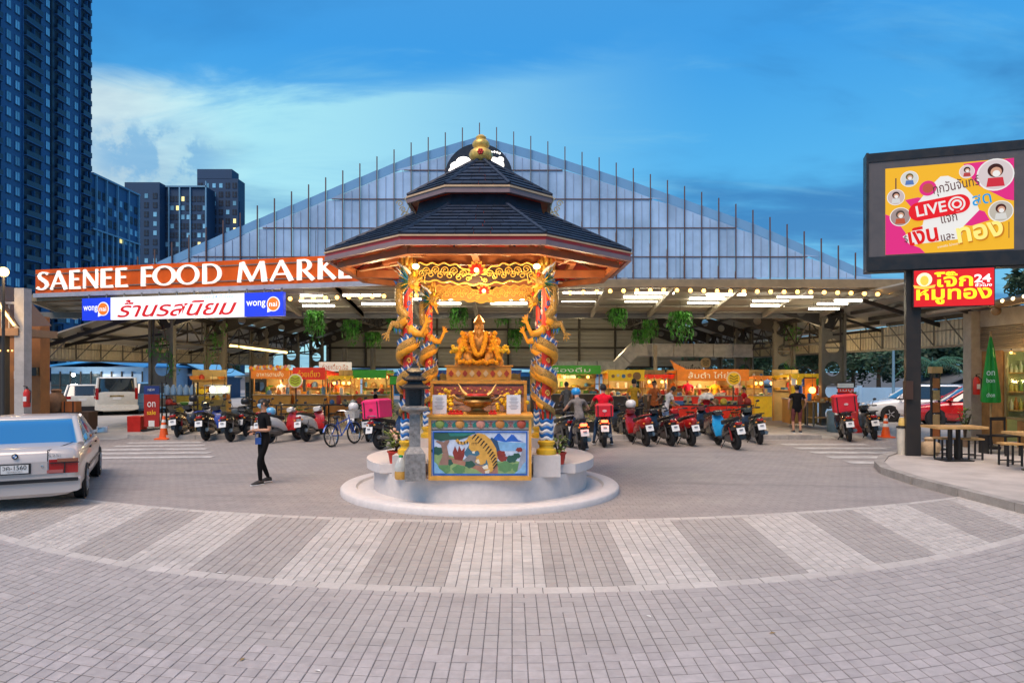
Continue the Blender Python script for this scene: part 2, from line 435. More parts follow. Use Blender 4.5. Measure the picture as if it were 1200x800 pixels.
for i in range(5):
    y = 15.2+0.95*i
    b.add([(7.6, y, -0.004), (10.0, y, -0.004), (10.0, y+0.42, -0.004), (7.6, y+0.42, -0.004)], [(0, 1, 2, 3)])
b.M = None
struct(b.build('side_crossing', PAINT, fix=False))

# ------------------------------------------------------------------ right forecourt platform
plat = [(7.62, 4.0), (7.45, 10.0), (7.36, 12.4), (7.50, 13.7), (7.85, 14.6), (8.5, 15.6), (9.4, 16.6), (10.2, 17.3), (13.2, 18.9), (20, 18.9), (20, 4.0)]
b = MB(); b.prism(plat, 0.125, (Vector((0, 0, -0.02)), Vector((1, 0, 0)), Vector((0, 1, 0))))
struct(b.build('pavement', mat('pavement_concrete', (0.47, 0.42, 0.38), 0.7, var=0.14, vs=1.3, bump=0.15, dirt=0.3)))
b = MB(); path = [Vector((*p, 0)) for p in plat[:9]]
for i in range(len(path)-1):
    A, B = path[i], path[i+1]; L = (B-A).length; n = max(1, int(L/0.9)); d = (B-A)/n
    for k in range(n):
        b.bar(A+d*(k+0.008)+Vector((0, 0, 0.055)), A+d*(k+0.992)+Vector((0, 0, 0.055)), 0.19, 0.155)
struct(b.build('pavement_kerb', KERBM))

# ------------------------------------------------------------------ market hall
hall = thing('market_hall', 'large open steel market hall with translucent gable and lit canopy', 'market hall', (0, 0, 0))
CREAM = mat('cream_sheet', (0.45, 0.40, 0.30), 0.55, var=0.12, vs=0.8, dirt=0.35)
ROOFS = mat('roof_sheet', (0.42, 0.40, 0.34), 0.5, var=0.12, vs=0.5, dirt=0.3)
SKYL = mat('skylight_sheet', (0.55, 0.80, 0.92), 0.35, var=0.1, trans=0.9)
RX = -0.55; RZ0 = 8.2; SL = 0.325
def zr(x): return RZ0-SL*abs(x-RX)
XL, XR, Y0, Y1 = -16.2, 13.4, 23.85, 46.0
for side, xe in ((-1, XL), (1, XR)):
    b = MB(); bx_ = [RX]
    for fr in (0.30, 0.55, 0.80): xm = RX+(xe-RX)*fr-0.28*side; bx_ += [xm-0.25*side, xm+0.25*side]
    bx_.append(xe); by_ = [Y0]
    for yy in (26.5, 31.5, 36.5, 41.5): by_ += [yy-1.9, yy+1.9]
    by_.append(Y1)
    for i in range(7):
        if i % 2 == 0: b.prism([(bx_[i], zr(bx_[i])), (bx_[i+1], zr(bx_[i+1])), (bx_[i+1], zr(bx_[i+1])+0.05), (bx_[i], zr(bx_[i])+0.05)], Y1-Y0, (Vector((0, Y1, 0)), *XZ))
        else:
            for j in range(0, 9, 2): b.prism([(bx_[i], zr(bx_[i])), (bx_[i+1], zr(bx_[i+1])), (bx_[i+1], zr(bx_[i+1])+0.05), (bx_[i], zr(bx_[i])+0.05)], by_[j+1]-by_[j], (Vector((0, by_[j+1], 0)), *XZ))
    b.build('roof_sheet', ROOFS, hall)
    sb = MB()
    for k, fr in enumerate((0.30, 0.55, 0.80)):
        xx = RX+(xe-RX)*fr
        for yy in (26.5, 31.5, 36.5, 41.5):
            q = MB(); q.bar((xx-0.28*side, yy-1.9, zr(xx-0.28*side)-0.03), (xx-0.28*side, yy+1.9, zr(xx-0.28*side)-0.03), 0.5, 0.02, up=(SL*side, 0, 1))
            q.build('skylight', SKYL, hall)
    k = 0; xx = RX+0.9*side
    while abs(xx) < abs(xe)-0.2:
        q = MB(); q.box((xx, (Y0+Y1)/2, zr(xx)-0.09), (0.06, Y1-Y0-0.1, 0.12)); q.build('purlin', DSTEEL, hall); xx += 1.25*side
def holed(b, O, U, V, L, H, n, r, t, m=0):
    O, U, V = Vector(O), Vector(U).normalized(), Vector(V).normalized(); N = U.cross(V)*t/2
    S = 16; c = L/n
    for k in range(n):
        vs = []
        for j in range(S):
            a = 2*PI*(j+0.5)/S; ca, sa = math.cos(a), math.sin(a)
            s_ = min((c/2)/max(abs(ca), 1e-6), (H/2)/max(abs(sa), 1e-6))
            p = O+U*(c*(k+0.5))+V*(H/2)
            vs += [p+U*ca*s_+V*sa*s_+N, p+U*ca*r+V*sa*r+N, p+U*ca*s_+V*sa*s_-N, p+U*ca*r+V*sa*r-N]
        # square off the corners
        fs = []
        for j in range(S):
            j2 = (j+1) % S
            fs += [(4*j, 4*j2, 4*j2+1, 4*j+1), (4*j+2, 4*j+3, 4*j2+3, 4*j2+2), (4*j+1, 4*j2+1, 4*j2+3, 4*j+3)]
        b.add(vs, fs, m)
        for su in (-1, 1):
            for sv in (-1, 1):
                a = [Vector(vs[4*j]) for j in range(S)]
                p = O+U*(c*(k+0.5))+V*(H/2)+U*su*c/2+V*sv*H/2
                near = sorted(range(S), key=lambda j: (vs[4*j]-(p+N)).length)[:2]
                for q in (N, -N): b.add([p+q, vs[4*near[0]]-N+q, vs[4*near[1]]-N+q], [(0, 1, 2)], m)
CXL, CXR = -12.6, 11.55
FY = (24.6, 29.0, 34.0, 39.0, 44.0)
COLM = mat('column_steel', (0.20, 0.18, 0.14), 0.55, 0.1, dirt=0.4)
for yi, y in enumerate(FY):
    for cx in (CXL, CXR):
        b = MB(); zt = zr(cx)-0.1
        holed(b, (cx-0.36, y, 0.12), (0, 0, 1), (1, 0, 0), zt-0.12, 0.72, 5, 0.27, 0.02)
        for sx in (-0.40, 0.40): b.box((cx+sx, y, (zt+0.12)/2), (0.09, 0.24, zt-0.12))
        b.box((cx, y, 0.16), (1.0, 0.4, 0.08))
        for zz in (1.55, 2.9): b.box((cx, y, zz), (0.72, 0.2, 0.05))
        b.build('column', COLM, hall, fix=False)
    for side, cx in ((-1, CXL), (1, CXR)):
        b = MB(); x0 = cx; x1 = RX
        A = Vector((cx, y, zr(cx)-0.72)); B = Vector((RX, y, zr(RX)-0.62)); d = B-A
        if side > 0: A, B = B, A; d = B-A
        V = Vector((-d.z, 0, d.x)).normalized()
        holed(b, A, d, V, d.length, 0.5, 15, 0.17, 0.03)
        for q in (0.0, 0.5): b.bar(A+V*q, B+V*q, 0.16, 0.05)
        b.build('rafter', DSTEEL, hall, fix=False)
    # side bays: light raking struts outside the columns
    for cx, xe in ((CXL, XL), (CXR, XR)):
        b = MB(); b.bar((cx, y, zr(cx)-0.9), (xe, y, zr(xe)-0.12), 0.08); b.bar((cx, y, zr(cx)-0.2), (xe, y, zr(xe)-0.2), 0.09)
        b.build('strut', DSTEEL, hall)
for xa_, xb_, ya_, yb_ in ((10.9, 13.4, 18.6, 23.84), (-16.2, -12.2, 23.3, 23.84)):
    b = MB(); b.prism([(xa_, zr(xa_)), (xb_, zr(xb_)), (xb_, zr(xb_)+0.05), (xa_, zr(xa_)+0.05)], yb_-ya_, (Vector((0, yb_, 0)), *XZ)); b.build('side_roof_sheet', ROOFS, hall)
    for k in range(4):
        xx = xa_+(xb_-xa_)*(k+0.5)/4; b = MB(); b.box((xx, (ya_+yb_)/2, zr(xx)-0.10), (0.07, yb_-ya_-0.05, 0.12)); b.build('purlin', DSTEEL, hall)
    for yy in (ya_+0.3, (ya_+yb_)/2): b = MB(); b.bar((xa_, yy, zr(xa_)-0.22), (xb_, yy, zr(xb_)-0.22), 0.08, 0.12); b.build('strut', DSTEEL, hall)
# lattice girders along the columns and two more lines inside
for gxp in (CXL, CXR, -8.3, 7.2):
    b = MB(); zt = zr(gxp)-0.22; zb = zt-0.95 if abs(gxp) > 10 else zt-0.7
    b.box((gxp, 34, zt), (0.07, 20, 0.07)); b.box((gxp, 34, zb), (0.07, 20, 0.07))
    k = 0; y = 24.0
    while y < 43.9:
        b.bar((gxp, y, zt), (gxp, y, zb), 0.045); b.bar((gxp, y, zb if k % 2 else zt), (gxp, y+1.25, zt if k % 2 else zb), 0.045); y += 1.25; k += 1
    b.build('lattice_girder', DSTEEL, hall)
# side skirts of ribbed cladding
SK = mat('cladding_cream', (0.62, 0.56, 0.43), 0.5, var=0.08, dirt=0.25)
def skirt(x, ya, yb, z0, z1, side):
    n = int((yb-ya)/1.5)
    for i in range(n):
        y = ya+(yb-ya)*i/n; w = (yb-ya)/n-0.012; prof = []; k = 8
        for j in range(k):
            q = w*j/k
            prof += [(q, 0), (q+w/k*0.6, 0), (q+w/k*0.68, 0.035), (q+w/k*0.92, 0.035)]
        prof.append((w, 0))
        poly = prof+[(p, o-0.008) for p, o in prof[::-1]]
        b = MB(); b.prism([(p, o*-side) for p, o in poly], z1-z0, (Vector((x, y, z1)), Vector((0, 1, 0)), Vector((1, 0, 0))))
        b.M = None
        o = b.build('cladding_panel', SK, hall)
        o.location.z = 0
    b = MB(); b.box((x-side*0.07, (ya+yb)/2, z0+0.03), (0.06, yb-ya, 0.07)); b.box((x-side*0.07, (ya+yb)/2, (z0+z1)/2+0.1), (0.04, yb-ya, 0.04))
    y = ya+0.7
    while y < yb-0.5:
        b.bar((x-side*0.08, y, z1), (x-side*0.08, y, z0+0.05), 0.035); b.bar((x-side*0.1, y, z0+0.1), (x-side*0.7, y, z1), 0.03); y += 1.5
    b.build('girt_frame', GSTEEL, hall)
skirt(XL+0.1, 22.9, 46, 2.42, 3.12, -1)
skirt(XR-0.1, 19.2, 46, 2.78, 3.62, 1)
# back wall: horizontal ribbed siding with posts
BW = mat('back_siding', (0.40, 0.39, 0.36), 0.5, var=0.08, vs=0.6, dirt=0.2)
for i in range(22):
    z = 2.35+0.26*i
    half = (RZ0-0.1-z)/SL
    xl, xr_ = max(-12.3, RX-half), min(11.2, RX+half)
    if xr_-xl < 0.5: break
    b = MB(); b.prism([(0, 0), (0.04, 0.03), (0.04, 0.2), (0, 0.275), (-0.02, 0.275), (-0.02, 0)], xr_-xl, (Vector((xr_, 45.2, z)), Vector((0, -1, 0)), Vector((0, 0, 1))))
    b.M = None
    b.build('siding', BW, hall)
b = MB()
x = -12.0
while x < 11.3:
    b.box((x, 45.05, 2.3+(zr(x)-2.3)/2), (0.13, 0.14, zr(x)-2.4)); x += 2.35
for z in (2.33, 3.6, 4.8): b.box((RX, 45.0, z), (23.2 if z < 4 else 20, 0.1, 0.12))
b.build('wall_post_frame', DSTEEL, hall)
# canopy in front: falls towards the hall
CL = [(-16.6, 23.45, 4.62), (-5.4, 20.5, 4.74), (13.2, 20.5, 4.74)]
CB = [(-16.6, 26.0, 4.2), (-5.4, 24.6, 4.18), (13.2, 24.6, 4.18)]
for i in range(2):
    b = MB(); A, B, C, D = (Vector(p) for p in (CL[i], CL[i+1], CB[i+1], CB[i])); up = Vector((0, 0, 0.04))
    b.add([A, B, C, D, A+up, B+up, C+up, D+up], [(3, 2, 1, 0), (4, 5, 6, 7), (0, 1, 5, 4), (1, 2, 6, 5), (2, 3, 7, 6), (3, 0, 4, 7)])
    b.build('canopy_sheet', CREAM, hall)
    n = 5 if i == 0 else 9
    for k in range(n+1):
        f = k/n; b = MB(); P = A.lerp(B, f)-Vector((0, 0, 0.10)); Q = D.lerp(C, f)-Vector((0, 0, 0.10)); b.bar(P, Q, 0.11, 0.16); b.build('canopy_beam', CREAM, hall)
    for f in (0.03, 0.25, 0.5, 0.75, 0.97):
        b = MB(); b.bar(A.lerp(D, f)-Vector((0, 0, 0.03)), B.lerp(C, f)-Vector((0, 0, 0.03)), 0.07, 0.05); b.build('canopy_purlin', CREAM, hall)
    b = MB(); b.bar(A+Vector((0, -0.05, -0.06)), B+Vector((0, -0.05, -0.06)), 0.05, 0.24); b.build('fascia', mat('fascia_brown', (0.27, 0.20, 0.11), 0.5, dirt=0.4), hall)
b = MB(); b.box((-2.2, 24.75, 4.08), (30, 0.16, 0.22)); b.build('canopy_tie_beam', GSTEEL, hall)
# gable: mullions, translucent panels, lighter strip along the verge
GT = [(196, 302), (308, 254), (487, 181), (562, 160), (624, 176), (736, 211), (880, 261), (1017, 318)]
GYY = 23.7
def gtop(x):
    p = [(gx(a, GYY), gz(c_, GYY)) for a, c_ in GT]
    if x <= p[0][0]: return p[0][1]+(x-p[0][0])*0.43
    for (xa, za), (xb, zb) in zip(p, p[1:]):
        if x <= xb: return za+(zb-za)*(x-xa)/(xb-xa)
    return p[-1][1]-(x-p[-1][0])*0.43
PANEL = mat('translucent_panel', (0.32, 0.48, 0.70), 0.35, var=0.16, vs=0.9, spec=0.5, rnd=0.10, dirt=0.15)
STRIP = mat('clear_strip', (0.17, 0.36, 0.60), 0.3, var=0, spec=0.4, rnd=0.03)
MULL = mat('mullion_steel', (0.13, 0.07, 0.06), 0.5, 0.2)
RIBM = mat('panel_rib', (0.26, 0.34, 0.48), 0.5, var=0.1)
GB = 5.28; pitch = 0.592
x0 = gx(562, GYY)-22*pitch
levels = [GB, 6.02, 7.02, 8.02, 9.02, 10.02, 11.0]
for i in range(45):
    xa = x0+i*pitch; xb = xa+pitch
    ta, tb = gtop(xa), gtop(xb)
    if max(ta, tb) < GB+0.1: continue
    if ta > GB-0.35:
        b = MB(); b.box((xa, GYY-0.05, (GB-0.5+ta+0.45)/2), (0.032, 0.05, ta+0.45-GB+0.5)); b.build('mullion', MULL, hall, fix=False)
    xm = (xa+xb)/2
    if gtop(xm)-0.36 > GB+0.1: b = MB(); b.box((xm, GYY-0.008, (GB+gtop(xm)-0.36)/2), (0.014, 0.03, gtop(xm)-0.36-GB)); b.build('panel_rib', RIBM, hall, fix=False)
    def panel(za0, zb0, za1, zb1, m, nm):
        g = 0.022; pts = [(xa+g, za0), (xb-g, zb0), (xb-g, zb1), (xa+g, za1)]
        if zb1 <= zb0 and za1 <= za0: return
        if zb1 <= zb0: pts[1] = pts[2] = (xb-g, zb0); pts = [pts[0], pts[1], pts[3]]
        elif za1 <= za0: pts = [(xa+g, za0), pts[1], pts[2]]
        q = MB(); q.prism(pts, 0.03, (Vector((0, GYY+0.03+random.uniform(-0.006, 0.006), 0)), *XZ)); q.build(nm, m, hall, fix=False)
    sa, sb_ = ta-0.34, tb-0.34
    for l0, l1 in zip(levels, levels[1:]):
        if min(max(sa, sb_), l1) <= l0: break
        panel(l0+0.012, l0+0.012, min(l1-0.012, sa), min(l1-0.012, sb_), PANEL, 'panel')
    panel(max(sa, GB)+0.02, max(sb_, GB)+0.02, ta, tb, STRIP, 'verge_panel')
for lv in levels[1:5]:
    xs = [x0+k*0.1 for k in range(260)]; xs = [x for x in xs if gtop(x) > lv+0.35]
    if xs: b = MB(); b.box(((xs[0]+xs[-1])/2, GYY-0.012, lv), (xs[-1]-xs[0], 0.03, 0.03)); b.build('gable_rail', MULL, hall, fix=False)
LAV = mat('sill_metal', (0.44, 0.43, 0.48), 0.4, 0.2, dirt=0.3)
b = MB(); b.box((-0.6, GYY-0.02, GB-0.13), (29.0, 0.1, 0.2)); b.box((-0.6, GYY-0.02, GB-0.5), (29.0, 0.09, 0.1)); b.build('gable_sill', LAV, hall)
for i in range(9): b = MB(); b.box((7.6+i*0.62, GYY-0.08, GB-0.32), (0.05, 0.05, 0.35)); b.build('sill_stub', MULL, hall)
# round emblem board behind the apex
em = thing('emblem_board', 'dark round emblem board with glowing white petals at the gable apex', 'emblem sign', (gx(561, 22.6), 22.6, gz(208, 22.6)))
b = MB(); b.prism(circ(0, 0, 1.13, 40), 0.12, (Vector((0, 0.12, 0)), *XZ)); b.build('backing_disc', mat('navy_board', (0.012, 0.016, 0.03), 0.4), em)
EW = emi('emblem_white', (1.0, 0.93, 0.80), 2.6)
b = MB()
for ex, ez, er, ry in ((-0.72, 0.36, 0.22, 0.16), (-0.50, 0.52, 0.24, 0.16), (-0.86, 0.22, 0.13, 0.10), (0.60, 0.40, 0.24, 0.19), (0.50, 0.58, 0.13, 0.08), (0.72, 0.58, 0.11, 0.09)):
    b = MB(); b.prism(circ(ex, ez, er, 20, ry), 0.03, (Vector((0, random.uniform(-0.012, 0), 0)), *XZ)); b.build('lit_petal', EW, em)
for k in range(7):
    a = R(50+k*18); b = MB(); b.prism(circ(0.50+0.30*math.cos(a), 0.62+0.22*math.sin(a), 0.03, 8), 0.03, (Vector((0, -0.003, 0)), *XZ)); b.build('lit_dot', EW, em)
b = MB(); b.bar((0, 0.2, -1.0), (0, 0.2, -3.2), 0.12); b.bar((-0.6, 0.2, -0.6), (-0.6, 0.2, -3.2), 0.08); b.bar((0.6, 0.2, -0.6), (0.6, 0.2, -3.2), 0.08); b.build('bracket', DSTEEL, em)

# ------------------------------------------------------------------ name sign on the canopy edge
SA = Vector((gx(40, 23.2), 23.2, 0)); SB = Vector((gx(464, 19.75), 19.75, 0))
def on_line(px, A=SA, B=SB):
    k = (px-600)/FPX; d = B-A       # (A.x+t d.x) = k (A.y + t d.y)
    t = (k*A.y-A.x)/(d.x-k*d.y); return A+d*t
SU = (SB-SA).normalized(); SV = Vector((0, 0, 1)); SN = SU.cross(SV)
ORANGE = mat('orange_board', (0.72, 0.105, 0.007), 0.5, var=0.12, vs=1.5, dirt=0.2, spec=0.2)
ns = thing('name_sign', 'long orange name board with big white letters SAENEE FOOD MARKET', 'sign', tuple(SA))
b = MB(); b.bar(SU*0+SV*5.10-SN*0.1, (SB-SA)+SV*5.10-SN*0.1, 0.10, 0.80)
b.build('board', ORANGE, ns)
b = MB(); b.bar(SV*4.62-SN*0.04, (SB-SA)+SV*4.62-SN*0.04, 0.16, 0.14)
b.build('steel_beam', LAV, ns)
b = MB()
for q in (5.34, 4.86): b.bar(SV*q-SN*0.035, (SB-SA)+SV*q-SN*0.035, 0.02, 0.03)
b.build('rail', GSTEEL, ns)
LW = mat('letter_white', (0.86, 0.82, 0.74), 0.4, var=0, emit=0.75, ecol=(1.0, 0.93, 0.80))
def ribbon(pts, ws):
    L, Rr = [], []
    for i, p in enumerate(pts):
        a = pts[max(i-1, 0)]; c_ = pts[min(i+1, len(pts)-1)]; dx, dy = c_[0]-a[0], c_[1]-a[1]; n = math.hypot(dx, dy) or 1
        w = ws[i] if isinstance(ws, (list, tuple)) else ws
        L.append((p[0]-dy/n*w/2, p[1]+dx/n*w/2)); Rr.append((p[0]+dy/n*w/2, p[1]-dx/n*w/2))
    return [[L[i], L[i+1], Rr[i+1], Rr[i]] for i in range(len(pts)-1)]
def st(a, c_, w0, w1): return ribbon([a, c_], [w0, w1])
def arc(cx, cy, rx, ry, a0, a1, w0, w1, n=22):
    pts = [(cx+rx*math.cos(R(a0+(a1-a0)*i/n)), cy+ry*math.sin(R(a0+(a1-a0)*i/n))) for i in range(n+1)]
    ws = [w1+(w0-w1)*abs(math.cos(R(a0+(a1-a0)*i/n)))**1.5 for i in range(n+1)]
    return ribbon(pts, ws)
S_pts = [(0.52, 0.86), (0.44, 0.93), (0.30, 0.955), (0.17, 0.90), (0.11, 0.78), (0.16, 0.66), (0.30, 0.54), (0.44, 0.42), (0.49, 0.27), (0.42, 0.12), (0.28, 0.045), (0.12, 0.06), (0.02, 0.15)]
GL = {
 'S': (0.56, ribbon(S_pts, [0.13, 0.08, 0.08, 0.10, 0.13, 0.15, 0.17, 0.16, 0.14, 0.11, 0.08, 0.09, 0.14])),
 'A': (0.80, st((0.38, 1), (0.03, 0), 0.08, 0.10)+st((0.37, 1), (0.73, 0), 0.12, 0.17)+st((0.17, 0.33), (0.58, 0.33), 0.075, 0.075)),
 'E': (0.56, st((0.10, 0), (0.10, 1), 0.19, 0.17)+st((0.05, 0.955), (0.50, 0.95), 0.08, 0.13)+st((0.1, 0.52), (0.45, 0.52), 0.075, 0.12)+st((0.05, 0.045), (0.55, 0.06), 0.08, 0.14)),
 'F': (0.52, st((0.10, 0), (0.10, 1), 0.19, 0.17)+st((0.05, 0.955), (0.52, 0.95), 0.08, 0.13)+st((0.1, 0.52), (0.46, 0.52), 0.075, 0.12)),
 'N': (0.78, st((0.07, 0), (0.07, 1), 0.11, 0.08)+st((0.06, 0.98), (0.72, 0.02), 0.15, 0.15)+st((0.72, 0), (0.72, 1), 0.08, 0.11)),
 'O': (1.0, arc(0.5, 0.5, 0.43, 0.47, 0, 360, 0.16, 0.075, 32)),
 'D': (0.88, st((0.10, 0), (0.10, 1), 0.19, 0.17)+[[(0.02, 1.0), (0.36, 1.0), (0.36, 0.925), (0.02, 0.925)]]+[[(0.02, 0.0), (0.36, 0.0), (0.36, 0.075), (0.02, 0.075)]]+arc(0.36, 0.5, 0.43, 0.4625, -90, 90, 0.16, 0.075)),
 'M': (1.05, st((0.13, 0.98), (0.05, 0), 0.10, 0.12)+st((0.15, 1), (0.50, 0.04), 0.16, 0.12)+st((0.50, 0.04), (0.85, 1), 0.08, 0.09)+st((0.87, 1), (0.96, 0), 0.15, 0.19)),
 'R': (0.76, st((0.10, 0), (0.10, 1), 0.19, 0.17)+[[(0.02, 1.0), (0.30, 1.0), (0.30, 0.93), (0.02, 0.93)]]+arc(0.30, 0.72, 0.23, 0.245, -90, 90, 0.16, 0.075, 14)+[[(0.1, 0.51), (0.30, 0.51), (0.30, 0.44), (0.1, 0.44)]]+st((0.30, 0.47), (0.68, 0.0), 0.13, 0.17)),
 'K': (0.78, st((0.10, 0), (0.10, 1), 0.19, 0.17)+st((0.17, 0.50), (0.62, 1), 0.075, 0.10)+st((0.22, 0.57), (0.70, 0), 0.13, 0.17)),
 'T': (0.74, st((0.37, 0), (0.37, 1), 0.19, 0.17)+st((0.0, 0.95), (0.74, 0.95), 0.12, 0.12)),
}
SPX = [('S', 42.5, 56.3), ('A', 58.7, 78.3), ('E', 80.8, 93.8), ('N', 96.7, 114.2), ('E', 117.5, 132), ('E', 135, 149.2), ('F', 164.7, 178), ('O', 178.8, 205), ('O', 206.5, 232.5), ('D', 236.7, 259.2), ('M', 278, 312.5), ('A', 316.5, 343.3), ('R', 347.5, 369), ('K', 372, 394), ('E', 396.5, 412), ('T', 414, 433)]
for ch, pa, pb in SPX:
    P = on_line(pa)-SA; Q = on_line(pb)-SA; wd = (Q-P).length; gw, strokes = GL[ch]; hh = 0.62; b = MB()
    for k, poly in enumerate(strokes):
        b.prism([(u*wd/gw, v*hh) for u, v in poly], 0.05+0.0005*(k % 9), (P+SV*4.80-SN*0.05, SU, SV))
    b.build('letter', LW, ns)
# second sign: white box between two blue boxes
bs = thing('shop_sign', 'long white lightbox with red Thai script between two blue end panels', 'sign', tuple(SA))
def seg(pa, pb, z0, z1, m, nm, dep=0.14, fwd=0.12):
    P = on_line(pa)-SA+SN*fwd; Q = on_line(pb)-SA+SN*fwd; b = MB()
    b.bar(P+SV*(z0+z1)/2, Q+SV*(z0+z1)/2, dep, z1-z0); o = b.build(nm, m, bs)
    return (P+Q)/2+SV*(z0+z1)/2+SN*dep/2, (Q-P).length
BLUE = mat('blue_panel', (0.010, 0.035, 0.60), 0.4, var=0.05, emit=0.55, ecol=(0.012, 0.05, 0.75))
WLIT = mat('white_panel_lit', (0.8, 0.8, 0.82), 0.4, var=0.05, emit=0.62, ecol=(0.95, 0.97, 1.0))
REDL = mat('red_script', (0.70, 0.01, 0.01), 0.4, var=0, emit=0.25)
ORB = mat('orange_bubble', (0.85, 0.18, 0.01), 0.4, var=0, emit=0.5)
WL = mat('white_print', (0.85, 0.85, 0.85), 0.4, var=0, emit=0.6)
Z0s, Z1s = 3.72, 4.44
for pa, pb in ((102, 135), (291, 336)):
    C, w = seg(pa, pb, Z0s, Z1s, BLUE, 'end_panel')
    text('wong', WL, (C-SU*w*0.20, SU, SV), w*0.50, 0.22, bs, bold=0.012)
    b = MB(); b.prism(circ(w*0.255, 0, 0.225, 24)+[], 0.012, (C+SN*0.0, SU, SV)); b.prism([(w*0.255-0.2, -0.08), (w*0.255-0.21, -0.25), (w*0.255+0.02, -0.19)], 0.009, (C, SU, SV)); b.build('bubble_rim', WL, bs)
    b = MB(); b.prism(circ(w*0.255, 0, 0.195, 24), 0.018, (C, SU, SV)); b.build('bubble', ORB, bs)
    text('nai', WL, (C+SU*w*0.255+SN*0.016, SU, SV), 0.27, 0.15, bs, bold=0.012)
C, w = seg(135.3, 290.7, Z0s, Z1s, WLIT, 'white_panel')
text('ร้านรสนิยม', REDL, (C-SV*0.01, SU, SV), w*0.90, 0.56, bs, shear=0.35, bold=0.012)
text('เปิด 24 ชั่วโมง', mat('pale_blue_print', (0.2, 0.5, 0.8), 0.5, var=0), (C+SU*w*0.31+SV*0.29, SU, SV), w*0.22, 0.11, bs)
for i in range(12):
    b = MB(); P = on_line(106+i*20.5)-SA+SN*0.05; b.bar(P+SV*Z1s, P+SV*4.58, 0.04); b.build('hanger', GSTEEL, bs)
# ------------------------------------------------------------------ shrine podium
def skinned(V, E, rad, lv=1, root=0):
    me = bpy.data.meshes.new('skin'); me.from_pydata([tuple(v) for v in V], E, []); o = bpy.data.objects.new('skin', me); COL.objects.link(o)
    md = o.modifiers.new('s', 'SKIN'); md.use_smooth_shade = True
    for i, sv in enumerate(me.skin_vertices[0].data):
        r = rad[i]; sv.radius = (r, r) if not isinstance(r, tuple) else r
        sv.use_root = (i == root)
    sd_ = o.modifiers.new('d', 'SUBSURF'); sd_.levels = lv; sd_.render_levels = lv
    out = bpy.data.meshes.new_from_object(o.evaluated_get(bpy.context.evaluated_depsgraph_get()))
    bpy.data.objects.remove(o); bpy.data.meshes.remove(me)
    out.polygons.foreach_set('use_smooth', [True]*len(out.polygons))
    return out
PX, PY = -0.55, 12.1
def octo(ap, rot=0.0): return [(ap/math.cos(PI/8)*math.cos(PI/8+k*PI/4), ap/math.cos(PI/8)*math.sin(PI/8+k*PI/4)) for k in range(8)]
STUCCO = mat('podium_stucco', (0.62, 0.575, 0.55), 0.6, var=0.06, vs=9, bump=0.15, bs=40, dirt=0.20)
pod = thing('shrine_podium', 'round white stepped podium carrying the roofed tiger shrine', 'podium', (PX, PY, 0))
b = MB(); b.lathe([(2.42, -0.012), (2.42, 0.07), (2.39, 0.10), (2.16, 0.10), (2.13, 0.06), (1.6, 0.06)], 72); b.build('outer_ring', STUCCO, pod)
b = MB(); b.lathe([(1.86, 0.055), (1.86, 0.42), (1.6, 0.425), (0.01, 0.425)], 64); b.build('lower_drum', STUCCO, pod)
# upper ring slab, cut away across the front
pts = [(1.98*math.cos(a), 1.98*math.sin(a)) for a in [R(-38+(256)*i/48) for i in range(49)]]
cut = -1.98*math.sin(R(38))
b = MB(); b.prism(pts, 0.145, (Vector((0, 0, 0.43)), Vector((1, 0, 0)), Vector((0, 1, 0)))); b.build('upper_slab', STUCCO, pod)
POSTS = [(-1.09, -1.35), (1.09, -1.35), (-1.09, 1.35), (1.09, 1.35)]
for px0, py0 in POSTS:
    b = MB(); b.box((px0, py0, 0.585 if py0 < 0 else 0.66), (0.42, 0.42, 0.33 if py0 < 0 else 0.18)); b.build('pedestal', STUCCO, pod)

